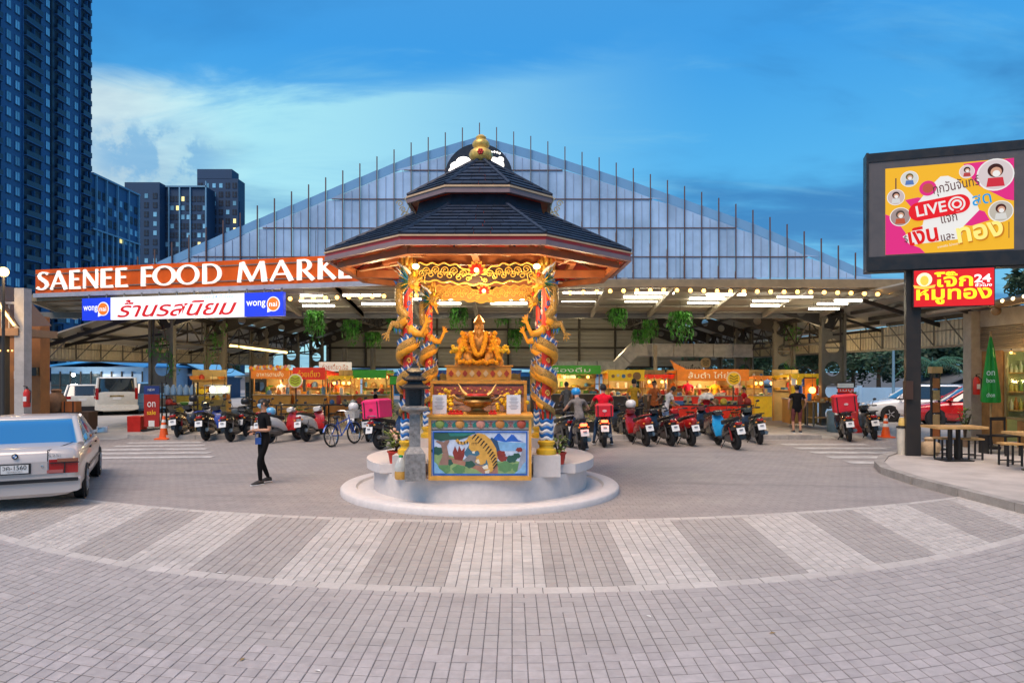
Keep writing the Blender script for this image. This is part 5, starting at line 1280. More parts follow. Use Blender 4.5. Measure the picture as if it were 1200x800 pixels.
for k in range(13):
    q = MB(); q.prism([(0, 0), (0.035, 0.02), (0.035, 0.046), (0, 0.05)], 8.6, (Vector((0.11, -8.8, 2.54+0.052*k)), Vector((-1, 0, 0)), Vector((0, 0, 1)))); q.build('slat', SLAT, sp)
b = MB(); b.box((0.26, -4.5, 2.8), (0.2, 8.6, 0.66)); b.build('shutter_box', SHG, sp)
b = MB(); b.box((0.22, -0.56, 1.25), (0.12, 0.75, 2.5)); b.build('timber_wall', SHW, sp)
for k in range(4): q = MB(); q.box((0.145, -0.27-0.20*k, 1.25), (0.02, 0.195, 2.48)); q.build('board', SHW, sp)
b = MB(); b.box((0.26, -4.7, 0.34), (0.12, 6.6, 0.68)); b.build('lower_wall', SHW, sp)
WF = mat('window_frame', (0.30, 0.22, 0.10), 0.4, 0.2)
for yc, w_0 in ((-1.42, 0.9), (-2.42, 1.05), (-3.52, 1.05), (-4.62, 1.05)):
    q = MB(); h = 1.80; zc = 0.70+h/2
    for s_ in (-1, 1): q.box((0.21, yc+s_*(w_0/2-0.03), zc), (0.08, 0.06, h)); q.box((0.21, yc, zc+s_*(h/2-0.03)), (0.08, w_0-0.12, 0.06))
    fr = q.build('window', WF, sp)
    q = MB(); q.box((0.22, yc, zc), (0.012, w_0-0.12, h-0.12)); q.build('pane', mat('shop_pane', (0.85, 0.95, 0.92), 0.03, var=0, trans=1.0, spec=0.5), fr)
b = MB(); b.box((1.6, -4.2, 1.4), (0.06, 6.8, 2.8)); b.box((0.95, -0.35, 1.3), (1.3, 0.08, 2.5)); b.box((0.95, -4.2, 2.5), (1.3, 6.8, 0.04)); b.build('inner_wall', mat('shop_inner', (0.42, 0.44, 0.22), 0.6), sp)
for z in (0.9, 1.45, 1.95): q = MB(); q.box((1.38, -3.4, z), (0.32, 5.6, 0.03)); q.build('shelf', WOOD, sp)
rn = random.Random(31)
BOT = [mat(f'bottle_{i}', c_, 0.25) for i, c_ in enumerate(((0.6, 0.5, 0.12), (0.25, 0.4, 0.08), (0.7, 0.65, 0.5), (0.5, 0.2, 0.05)))]
for z in (0.915, 1.465, 1.965):
    for k in range(14):
        q = MB(); h = rn.uniform(0.16, 0.32); q.lathe([(0.045, 0), (0.05, 0.02), (0.05, h*0.6), (0.02, h*0.8), (0.022, h)], 8, (1.36, -0.8-k*0.17, z)); q.build('shop_bottle', rn.choice(BOT), sp)
for z in (0.9, 1.4, 1.9):
    q = MB(); q.box((0.95, -0.52, z), (1.2, 0.22, 0.03)); q.build('shelf', WOOD, sp)
    for k in range(9): q = MB(); h = rn.uniform(0.18, 0.36); q.lathe([(0.045, 0), (0.05, 0.02), (0.05, h*0.6), (0.02, h*0.8), (0.022, h)], 8, (0.42+k*0.13, -0.54, z+0.016)); q.build('shop_bottle', rn.choice(BOT), sp)
q = MB(); q.box((0.8, -3, 2.43), (0.08, 2.6, 0.05)); q.build('inner_tube', emi('shop_tube', (0.8, 1.0, 0.75), 9), sp)
for y in (-0.10, -0.85, -1.6):
    t = thing('wall_bulb', ('warm bulb at the shop corner pillar', 'warm bulb above the closed green parasol', 'warm bulb in front of the shop window')[int(-y/0.7)], 'bulb', (12.65, 18.9+y, 2.52), group='bulbs under the shutter box')
    b = MB(); b.ball((0, 0, 0), 0.032, 8, 6); b.build('bulb', BULB, t)
    b = MB(); b.cyl((0, 0, 0.03), (0, 0, 0.10), 0.014); b.build('socket', BLACK, t)
point('shop_light', (13.5, 16.8, 2.2), 40, 0.15, (1.0, 0.78, 0.40))
point('shop_light', (12.3, 17.2, 2.55), 22, 0.1, (1.0, 0.62, 0.25))
# lit gutter lamps on the shop roof edge
gl = thing('gutter_light', 'brown roof edge light bar with white bulbs beside the red sign', 'light bar', (11.65, 15.95, 3.66))
b = MB(); b.tube([(0, 0.6, 0), (0, -3, 0.16)], 0.11, 10); b.build('housing', mat('gutter_brown', (0.34, 0.18, 0.06), 0.5), gl)
b = MB(); b.ball((-0.02, 0.45, -0.16), 0.11, 10, 7); b.build('bracket', mat('gutter_brown', (0.34, 0.18, 0.06)), gl)
for k in range(10): q = MB(); q.ball((-0.11, 0.45-0.34*k, 0.03+0.0155*k), 0.042, 8, 6); q.build('bulb', emi('gutter_bulb', (1.0, 0.80, 0.42), 4), gl)

# ------------------------------------------------------------------ billboard and red sign
U = Vector((2.93, -1.0, 0)).normalized(); V = Vector((0, 0, 1)); NN = U.cross(V)
BA = Vector((gx(1015, 15.9), 15.9, 0))
bb = thing('led_billboard', 'big dark framed LED billboard with yellow and pink advert on posts', 'billboard', tuple(BA))
def brd(u0, u1, z0, z1, d0, d1, m, nm, par):
    q = MB(); q.prism([(u0, z0), (u1, z0), (u1, z1), (u0, z1)], d1-d0, (NN*d0, U, V)); return q.build(nm, m, par)
BFR = mat('billboard_black', (0.012, 0.012, 0.014), 0.45); BGR = mat('billboard_grey', (0.085, 0.08, 0.085), 0.6, var=0.1)
BW = 3.9
brd(0, BW, 4.36, 7.12, -0.42, -0.04, BFR, 'case', bb)
brd(0.02, BW, 4.38, 4.70, -0.04, 0.02, BFR, 'lower_frame', bb); brd(0.02, BW, 6.90, 7.10, -0.04, 0.02, BFR, 'upper_frame', bb); brd(0, 0.05, 4.36, 7.12, -0.04, 0.03, BFR, 'side_frame', bb)
brd(0.05, BW, 4.70, 6.90, -0.04, 0.0, BGR, 'screen_border', bb)
def pu(px): k = (px-600)/FPX; d = U; return (k*BA.y-BA.x)/(d.x-k*d.y)
SU0, SU1, SZ0, SZ1 = pu(1037.5), pu(1188), 4.735, 6.72
SWd, SHt = SU1-SU0, SZ1-SZ0
def smat(nm, c_, e=0.85): return mat('screen_'+nm, tuple(q*0.12 for q in c_), 0.5, var=0, emit=e, ecol=c_, spec=0.2)
YLW, MAG, SWH, SRD = smat('yellow', (0.95, 0.50, 0.025)), smat('magenta', (0.80, 0.03, 0.24)), smat('white', (0.9, 0.88, 0.85), 0.85), smat('red', (0.85, 0.012, 0.02))
SBR, SBL, SGD = smat('brown', (0.12, 0.05, 0.05)), smat('cyan', (0.0, 0.35, 0.78)), smat('gold', (0.95, 0.58, 0.06))
scr = brd(SU0, SU1, SZ0, SZ1, 0.0, 0.012, YLW, 'screen', bb)
sl_n = [0]
def spoly(poly, m, nm, par=None):
    sl_n[0] += 1; q = MB(); q.prism([(SU0+u*SWd, SZ0+v*SHt) for u, v in poly], 0.002+0.0006*sl_n[0], (NN*0.012, U, V)); return q.build(nm, m, par or scr)
def disc(u, v, r, n=26): return [(u+r*math.cos(2*PI*k/n)*SHt/SWd, v+r*math.sin(2*PI*k/n)) for k in range(n)]
spoly([(0, 0), (0.32, 0), (0.28, 0.06), (0.20, 0.11), (0.16, 0.25), (0.12, 0.33), (0.08, 0.42), (0, 0.47)], MAG, 'pink_patch')
spoly([(0.62, 0.98), (1, 1), (1, 0.53), (0.94, 0.55), (0.86, 0.62), (0.74, 0.72), (0.66, 0.85)], MAG, 'pink_patch')
spoly([(0.16, 0.62), (0.26, 0.64), (0.34, 0.62), (0.36, 0.50), (0.24, 0.48), (0.20, 0.55)], MAG, 'pink_patch')
spoly([(0.58, 0.30), (0.70, 0.47), (0.78, 0.43), (0.82, 0.33), (0.68, 0.28)], MAG, 'pink_patch')
spoly([(0.50, 0.86), (0.58, 0.80), (0.70, 0.60), (0.74, 0.45), (0.62, 0.28), (0.60, 0.14), (0.20, 0.10), (0.14, 0.2), (0.30, 0.32), (0.32, 0.45), (0.26, 0.58), (0.38, 0.78), (0.44, 0.86)], SWH, 'white_burst')
spoly([(0.08, 0.88), (0.09, 0.88), (0.09, 0.70), (0.08, 0.70)], SBR, 'corner_line'); spoly([(0.96, 0.30), (0.965, 0.30), (0.965, 0.12), (0.96, 0.12)], SBR, 'corner_line')
def portrait(u, v, r, bgc, hair, top_):
    d = spoly(disc(u, v, r*1.08), SWH, 'portrait'); spoly(disc(u, v, r), smat('bg%d' % int(bgc[0]*99), bgc), 'portrait_ground', d)
    spoly([(u-r*0.42, v-r*0.80), (u+r*0.42, v-r*0.80), (u+r*0.34, v-r*0.2), (u-r*0.34, v-r*0.2)], smat('cl%d' % int(top_[0]*99), top_), 'portrait_dress', d)
    spoly(disc(u, v+r*0.28, r*0.46), smat('hair%d' % int(u*99), tuple(q*0.35 for q in hair)), 'portrait_hair', d); spoly(disc(u+r*0.03, v+r*0.18, r*0.32), smat('skin', (0.70, 0.38, 0.26)), 'portrait_face', d); spoly(disc(u+r*0.04, v+r*0.06, r*0.22), SWH, 'portrait_mask', d)
portrait(0.195, 0.86, 0.085, (0.70, 0.70, 0.66), (0.5, 0.35, 0.05), (0.1, 0.2, 0.5)); portrait(0.085, 0.66, 0.085, (0.62, 0.50, 0.48), (0.10, 0.02, 0.02), (0.7, 0.7, 0.7)); portrait(0.12, 0.43, 0.10, (0.40, 0.30, 0.28), (0.3, 0.2, 0.15), (0.55, 0.10, 0.04))
portrait(0.645, 0.89, 0.07, (0.75, 0.60, 0.60), (0.05, 0.02, 0.02), (0.5, 0.06, 0.06)); portrait(0.86, 0.83, 0.165, (0.72, 0.62, 0.62), (0.15, 0.04, 0.03), (0.65, 0.03, 0.05)); portrait(0.90, 0.42, 0.11, (0.55, 0.50, 0.42), (0.2, 0.04, 0.03), (0.72, 0.70, 0.66))
spoly(disc(0.34, 0.735, 0.085), MAG, 'round_badge'); spoly(disc(0.34, 0.735, 0.055), smat('badge', (0.55, 0.10, 0.06)), 'round_badge')
p0, p1, hh = (0.27, 0.475), (0.585, 0.535), 0.105
aa = math.atan2((p1[1]-p0[1])*SHt, (p1[0]-p0[0])*SWd); rr = hh
pill = [(p1[0]+rr*math.cos(aa+R(-90+180*k/12))*SHt/SWd, p1[1]+rr*math.sin(aa+R(-90+180*k/12))) for k in range(13)]+[(p0[0]+rr*math.cos(aa+R(90+180*k/12))*SHt/SWd, p0[1]+rr*math.sin(aa+R(90+180*k/12))) for k in range(13)]
spoly(pill, SRD, 'live_pill')
spoly(disc(0.565, 0.532, 0.085), SWH, 'broadcast_ring'); spoly(disc(0.565, 0.532, 0.066), SRD, 'broadcast_ring'); spoly(disc(0.565, 0.532, 0.050), SWH, 'broadcast_ring'); spoly(disc(0.565, 0.532, 0.030), SRD, 'broadcast_ring'); spoly([(0.535, 0.445), (0.595, 0.455), (0.585, 0.485), (0.545, 0.48)], SRD, 'broadcast_ring')
UL = (U*math.cos(aa)+V*math.sin(aa)); VL = (V*math.cos(aa)-U*math.sin(aa))
def stx(s_, m, u, v, w, h, bold=0.0, off=0.026): text(s_, m, (U*(SU0+u*SWd)+V*(SZ0+v*SHt)+NN*(0.012+off), UL, VL), w*SWd, h*SHt, scr, bold=bold)
stx('LIVE', SWH, 0.365, 0.497, 0.24, 0.125, 0.02)
stx('ทุกวันจันทร์', SBR, 0.56, 0.735, 0.36, 0.155, 0.008)
stx('สด', SBL, 0.755, 0.565, 0.145, 0.115, 0.010); stx('แจก', SBR, 0.505, 0.375, 0.125, 0.085, 0.008)
stx('เงิน', smat('ad_red', (0.80, 0.01, 0.01)), 0.30, 0.205, 0.235, 0.20, 0.028); stx('และ', SBR, 0.495, 0.165, 0.105, 0.075, 0.01)
stx('ทอง', smat('amber', (0.62, 0.22, 0.01)), 0.748, 0.193, 0.36, 0.185, 0.035, 0.024); stx('ทอง', smat('bright_gold', (1.0, 0.80, 0.22), 1.0), 0.74, 0.205, 0.35, 0.175, 0.03, 0.030); stx('$', SBR, 0.165, 0.165, 0.03, 0.09)
stx('แจกจริง ไม่จกตา', SWH, 0.50, 0.075, 0.17, 0.028)
for px in (1072, 1240):
    P = U*pu(px)-NN*0.24; q = MB(); q.box((P.x, P.y, 2.24), (0.30, 0.24, 4.26), rz=math.atan2(U.y, U.x)); q.build('post', mat('post_black', (0.02, 0.016, 0.014), 0.5, 0.2), bb)
P = U*pu(1076)-NN*0.10; q = MB(); q.box((P.x-0.18, P.y+0.05, 1.62), (0.16, 0.14, 0.42)); q.build('switch_box', mat('box_brown', (0.06, 0.03, 0.02), 0.5), bb)
rs = thing('lightbox_sign', 'red lightbox sign with big yellow Thai words and white 24', 'sign', tuple(BA))
R0, R1 = pu(1069.5), pu(1165.5)
REDS = mat('sign_red', (0.30, 0.003, 0.004), 0.4, var=0.04, emit=0.62, ecol=(0.9, 0.008, 0.01)); YLS = mat('sign_yellow', (0.90, 0.62, 0.01), 0.4, var=0, emit=0.85, ecol=(1.0, 0.75, 0.01)); WHS = mat('sign_white', (0.85, 0.82, 0.78), 0.4, var=0, emit=0.8)
brd(R0, R1, 3.50, 4.35, -0.20, 0.03, BFR, 'case', rs); brd(R0+0.02, R1-0.02, 3.515, 4.335, 0.03, 0.045, REDS, 'face', rs)
Wd = R1-R0; C0 = U*R0+V*3.515+NN*0.045
def rt(s_, m, u, v, w, h, bold): text(s_, m, (C0+U*u*Wd+V*v*0.82, U, V), w*Wd, h*0.82, rs, bold=bold)
rt('โจ๊ก', YLS, 0.50, 0.735, 0.47, 0.42, 0.025); rt('หมูทอง', YLS, 0.50, 0.265, 0.92, 0.42, 0.025); rt('24', WHS, 0.85, 0.73, 0.20, 0.22, 0.03); rt('ชั่วโมง', WHS, 0.86, 0.555, 0.20, 0.10, 0.02)
q = MB(); q.prism(circ(0, 0, 0.155, 24), 0.008, (C0+U*0.14*Wd+V*0.745*0.82, U, V)); q.build('emblem_disc', mat('emblem_pale', (0.75, 0.80, 0.5), 0.4, var=0, emit=0.6), rs)
q = MB(); q.prism(circ(0, -0.02, 0.085, 20, 0.11), 0.014, (C0+U*0.14*Wd+V*0.745*0.82, U, V)); q.prism([(-0.22, -0.12), (-0.2, -0.19), (0, -0.22), (0.2, -0.19), (0.22, -0.12), (0, -0.16)], 0.015, (C0+U*0.14*Wd+V*0.745*0.82, U, V)); q.build('emblem_mark', mat('emblem_gold', (0.85, 0.5, 0.05), 0.4, var=0, emit=0.6), rs)

# ------------------------------------------------------------------ left shop
ls = thing('left_shop', 'brown shop front at the left edge with balcony, light strip and grey pillars', 'shop', (-13.25, 18.5, -0.01))
CON = mat('shop_concrete', (0.42, 0.39, 0.37), 0.7, var=0.12, dirt=0.3); OBR = mat('orange_render', (0.38, 0.15, 0.045), 0.7, var=0.2, vs=2, dirt=0.2)
b = MB(); b.box((0, 0, 2.15), (0.26, 0.3, 4.3)); b.build('pillar', CON, ls)
b = MB(); b.box((-0.62, 0.1, 1.6), (0.2, 0.24, 3.2)); b.build('pillar', DSTEEL, ls)
b = MB(); b.box((-2.6, 0.6, 3.12), (5.2, 1.6, 0.20)); b.build('balcony_slab', mat('slab_brown', (0.30, 0.17, 0.09), 0.6), ls)
b = MB(); b.box((-4.75, 2.4, 2.2), (6.2, 0.2, 4.4)); b.build('wall', OBR, ls)
b = MB(); b.box((-0.98, 2.0, 1.85), (0.42, 0.42, 3.7)); b.build('orange_pillar', OBR, ls)
b = MB(); b.box((-0.98, 1.72, 2.05), (0.36, 0.12, 0.25)); b.build('sign_box', BLACK, ls)
for k, z in enumerate((2.35, 1.95)): q = MB(); q.box((-1.75, 2.27, z), (0.28, 0.04, 0.24), m=0); q.box((-1.75, 2.245, z), (0.2, 0.02, 0.16), m=1); q.build('picture_frame', [BLACK if k == 0 else WHITE, mat('picture', (0.25, 0.28, 0.18), 0.5)], ls)
for k in range(7): q = MB(); q.box((-0.1-0.20*k, -0.1, 3.55), (0.03, 0.03, 0.66)); q.build('baluster', CON, ls)
b = MB(); b.box((-2.6, -0.1, 3.9), (5.2, 0.06, 0.06)); b.build('rail', CON, ls)
b = MB(); b.bar((-0.02, -0.3, 3.28), (-0.62, -0.55, 4.35), 0.06, 0.05); b.build('light_strip', emi('strip_glow', (1.0, 0.66, 0.22), 3.5), ls)
b = MB(); b.add([(0.05, -0.25, 3.25), (-0.55, -0.5, 4.33), (-1.2, 1.5, 4.5), (-0.3, 1.6, 3.4)], [(0, 1, 2, 3)]); b.build('awning', mat('awning_brown', (0.16, 0.09, 0.05), 0.7), ls, fix=False)
for k in range(9): q = MB(); q.ball((-0.15-0.11*k, -0.05, 2.62), 0.022, 6, 5); q.build('small_bulb', BULB, ls)
gp = thing('globe_lamp', 'glowing globe lamp on a thin post above the left shop', 'lamp', (gx(4, 16.5), 16.5, -0.01))
b = MB(); b.cyl((0, 0, 0), (0, 0, 4.38), 0.035); b.build('post', DSTEEL, gp)
b = MB(); b.ball((0, 0, 4.46), 0.12, 14, 9); b.build('globe', emi('globe_glow', (1.0, 0.62, 0.22), 3.2), gp)
point('strip_light', (-13.6, 17.7, 3.6), 25, 0.1, (1, 0.6, 0.2)); point('globe_light', (gx(4, 16.5)+0.25, 16.3, 4.4), 30, 0.12)
def extinguisher(p, label):
    t = thing('fire_extinguisher', label, 'fire extinguisher', p)
    b = MB(); b.lathe([(0.075, 0), (0.085, 0.02), (0.085, 0.38), (0.05, 0.46), (0.03, 0.48)], 16); b.build('cylinder', RED, t)
    b = MB(); b.box((0, -0.087, 0.22), (0.09, 0.006, 0.13)); b.build('label_plate', WHITE, t)
    b = MB(); b.cyl((0, 0, 0.48), (0, 0, 0.54), 0.02); b.bar((0, 0.02, 0.54), (0, -0.13, 0.56), 0.02); b.tube([(0.03, 0, 0.5), (0.12, -0.02, 0.42), (0.11, -0.03, 0.12)], 0.012, 6); b.build('hose', BLACK, t)
extinguisher((gx(31.5, 18.2), 18.2, 1.1), 'red fire extinguisher on the grey pillar behind the silver sedan')
extinguisher((12.62, 18.55, 1.42), 'red fire extinguisher hung on the shop corner pillar')
sb = thing('shrub', 'low green shrub at the foot of the left pillar', 'shrub', (gx(20, 17.9), 17.9, 0)); b = MB(); rn = random.Random(5)
for k in range(120): a = rn.uniform(0, 6.28); leaf_strip(b, (rn.gauss(0, .18), rn.gauss(0, .15), rn.uniform(0.3, 0.75)), (math.cos(a), math.sin(a), 0.6), 0.28, 0.025, 0.6)
b.build('leaves', LEAF, sb); b = MB(); b.lathe([(0.2, 0), (0.24, 0.4)], 12); b.build('pot', CON, sb)

# ------------------------------------------------------------------ tables and stools on the platform
BLK = mat('black_frame', (0.014, 0.014, 0.015), 0.45)
PZ = 0.105
def table(x, y, rz, label, L=1.1, D=0.62):
    t = thing('cafe_table', label, 'table', (x, y, PZ), rz, 'wood topped tables outside the shop')
    for k in range(4): q = MB(); q.box((0, -D/2+D/4*(k+0.5), 0.735), (L, D/4-0.004, 0.05)); q.build('top_plank', WOOD, t)
    for s_ in (-0.09, 0.09): q = MB(); q.box((s_, 0, 0.37), (0.05, 0.09, 0.69)); q.build('leg', BLK, t)
    q = MB(); q.box((0, 0, 0.015), (0.62, 0.42, 0.025)); q.build('base_plate', BLK, t)
    q = MB(); q.box((0, 0, 0.70), (L*0.7, D*0.6, 0.02)); q.build('support', BLK, t)
    return t
def stool(x, y, rz, label):
    t = thing('stool', label, 'stool', (x, y, PZ), rz, 'wood seated stools outside the shop')
    q = MB(); q.box((0, 0, 0.455), (0.36, 0.30, 0.035)); q.build('seat', WOOD, t)
    for sx in (-0.15, 0.15):
        for sy in (-0.12, 0.12): q = MB(); q.box((sx, sy, 0.22), (0.03, 0.03, 0.44)); q.build('leg', BLK, t)
    for sy in (-0.12, 0.12): q = MB(); q.box((0, sy, 0.10), (0.27, 0.024, 0.024)); q.build('stretcher', BLK, t)
table(gx(1118, 14.9), 14.9, R(2), 'wood topped cafe table nearer the billboard post')
table(10.35, 13.25, R(-4), 'wood topped cafe table at the right edge nearest the viewer', 1.2, 0.7)
stool(gx(1107, 15.25), 15.25, 0.1, 'wooden stool by the sack on the left of the first table')
stool(gx(1139, 15.1), 15.1, 0, 'wooden stool right of the first table legs')
stool(gx(1184, 14.1), 14.1, 0.05, 'wooden stool behind the nearest table legs')
bn = thing('bench', 'long black bench between the tables and the shop wall', 'bench', (11.9, 16.3, PZ), R(5))
q = MB(); q.box((0, 0, 0.42), (1.5, 0.3, 0.04)); q.build('seat', BLK, bn)
for s_ in (-0.68, 0.68): q = MB(); q.box((s_, 0, 0.2), (0.04, 0.28, 0.4)); q.build('leg', BLK, bn)
ch = thing('dark_chair', 'dark open backed chair behind the nearest table', 'chair', (gx(1178, 15.9), 15.9, PZ), R(10))
q = MB(); q.box((0, 0, 0.45), (0.42, 0.42, 0.04)); q.build('seat', BLK, ch)
for sx in (-0.19, 0.19):
    for sy in (-0.19, 0.19): q = MB(); q.box((sx, sy, 0.22), (0.03, 0.03, 0.44)); q.build('leg', BLK, ch)
    q = MB(); q.box((sx, 0.2, 0.66), (0.03, 0.03, 0.4)); q.build('back_post', BLK, ch)
q = MB(); q.box((0, 0.2, 0.83), (0.42, 0.03, 0.08)); q.build('backrest', BLK, ch)
um = thing('parasol', 'closed green parasol with white print before the timber wall', 'parasol', (gx(1161, 17.2), 17.2, PZ))
b = MB(); b.cyl((0, 0, 0), (0, 0, 2.95), 0.022); b.build('pole', WOOD, um)
b = MB(); ring_ = []
for z, r in ((2.86, 0.02), (2.5, 0.09), (2.0, 0.16), (1.5, 0.22), (1.20, 0.245), (1.16, 0.22)):
    r *= 0.78; ring_.append([((r*(1+0.16*math.cos(8*2*PI*k/48)))*math.cos(2*PI*k/48), (r*(1+0.16*math.cos(8*2*PI*k/48)))*math.sin(2*PI*k/48), z) for k in range(48)])
b.loft(ring_); b.build('canopy', mat('parasol_green', (0.015, 0.30, 0.03), 0.6, var=0.15), um)
for k, (s_, z) in enumerate((('on', 1.90), ('bon', 1.72), ('chon', 1.36))):
    text(s_, mat('parasol_print', (0.75, 0.80, 0.75), 0.5, var=0), (Vector((-0.575, -0.818, 0))*(0.165+0.025*k)+Vector((0, 0, z)), Vector((0.818, -0.575, 0)), Vector((0, 0, 1))), 0.17, 0.11, um, depth=0.012)
b = MB(); b.lathe([(0.22, 0), (0.22, 0.06), (0.05, 0.10), (0.03, 0.3)], 14); b.build('base', BLK, um)
bi = thing('ash_bin', 'cream standing bin with yellow lid beside the billboard post', 'bin', (gx(1058, 16.0), 16.0, PZ))
b = MB(); b.lathe([(0.11, 0), (0.13, 0.6), (0.13, 0.62)], 14); b.build('bin_body', mat('cream_plastic', (0.58, 0.52, 0.42), 0.5), bi)
b = MB(); b.lathe([(0.14, 0.62), (0.14, 0.66), (0.10, 0.68), (0.08, 0.84), (0.05, 0.86), (0.0, 0.86)], 14, mfun=lambda i: 0 if i < 2 else 1); b.build('lid', [BLACK, mat('lid_yellow', (0.65, 0.42, 0.10), 0.5)], bi)
sk = MB(); rg = []
for z, r in ((0, 0.14), (0.03, 0.22), (0.18, 0.24), (0.28, 0.20), (0.33, 0.10), (0.38, 0.13), (0.42, 0.09)):
    rg.append([(r*(1+0.10*math.sin(3*2*PI*k/20+z*9))*math.cos(2*PI*k/20), r*0.8*(1+0.10*math.cos(4*2*PI*k/20+z*7))*math.sin(2*PI*k/20), z) for k in range(20)])
sk.loft(rg); tag(sk.build('sack', mat('sack_cloth', (0.50, 0.36, 0.22), 0.85, var=0.2, vs=9, bump=0.5)), 'slumped beige sack at the foot of the billboard post', 'sack').location = (gx(1086, 16.0), 15.9, PZ)
mr = thing('menu_rack', 'tall dark menu rack with pictures between post and table', 'rack', (gx(1096, 17.0), 17.0, PZ), R(25))
for sx in (-0.15, 0.15): q = MB(); q.box((sx, 0, 0.95), (0.03, 0.05, 1.9)); q.build('upright', BLK, mr)
q = MB(); q.box((0, 0.0, 0.02), (0.45, 0.4, 0.03)); q.build('base', BLK, mr)
q = MB(); q.box((0, 0, 1.98), (0.42, 0.1, 0.16)); q.build('header', mat('rack_header', (0.62, 0.36, 0.14), 0.5), mr)
for k in range(5): q = MB(); q.box((0, -0.01, 0.45+0.30*k), (0.27, 0.03, 0.25)); q.build('menu_card', [mat('card_a', (0.38, 0.12, 0.04), 0.4), mat('card_b', (0.45, 0.30, 0.14), 0.4)][k % 2], mr)
potted((gx(1131, 17.6), 17.6, PZ), 'leafy green pot plant behind the first cafe table', 90, 0.85, 0.28, 0, 1.0, 9, (0.30, 0.18, 0.10))
# ------------------------------------------------------------------ cars
GLS = mat('car_glass', (0.018, 0.026, 0.032), 0.05, var=0, spec=1.0, coat=0.8)
LRED = mat('tail_red', (0.34, 0.006, 0.006), 0.15, var=0, coat=0.6); LWHT = mat('lamp_clear', (0.62, 0.60, 0.58), 0.12, var=0, coat=0.5)
RIM = mat('alloy', (0.46, 0.46, 0.48), 0.35, 0.3); PLATE = mat('plate_white', (0.72, 0.72, 0.70), 0.4, var=0)
def rrect(w, z0, z1, y, e=0.35, n=16):
    cz, h = (z0+z1)/2, (z1-z0)/2; out = []
    for k in range(n):
        a = 2*PI*(k+0.5)/n; c_, s_ = math.cos(a), math.sin(a)
        out.append(Vector((w*math.copysign(abs(c_)**e, c_), y, cz+h*math.copysign(abs(s_)**e, s_))))
    return out
def hring(wb, y0, y1, z, e=0.25, n=28):
    cy, h = (y0+y1)/2, (y1-y0)/2
    return [Vector((wb*math.copysign(abs(math.cos(a))**e, math.cos(a)), cy+h*math.copysign(abs(math.sin(a))**e, math.sin(a)), z)) for a in [2*PI*(k+0.5)/n for k in range(n)]]
def wheel(par, x, y, r, w, side):
    b = MB(); b.lathe([(r*0.62, -w/2), (r*0.93, -w/2), (r, -w*0.3), (r, w*0.3), (r*0.93, w/2), (r*0.62, w/2), (r*0.62, -w/2)], 26, (x, y, r), axis='X'); t = b.build('tyre', RUB, par)
    b = MB(); b.lathe([(r*0.63, -w*0.3), (r*0.63, w*0.50), (r*0.56, w*0.42), (r*0.2, w*0.44), (0.0, w*0.50)] if side > 0 else [(r*0.63, w*0.3), (r*0.63, -w*0.50), (r*0.56, -w*0.42), (r*0.2, -w*0.44), (0.0, -w*0.50)], 26, (x, y, r), axis='X'); b.build('rim', RIM, t)
    b = MB()
    for k in range(5):
        a = 2*PI*k/5; b.bar((x+side*w*0.44, y+r*0.1*math.cos(a), r+r*0.1*math.sin(a)), (x+side*w*0.44, y+r*0.55*math.cos(a), r+r*0.55*math.sin(a)), 0.05, 0.03)
    b.build('spokes', RIM, t)
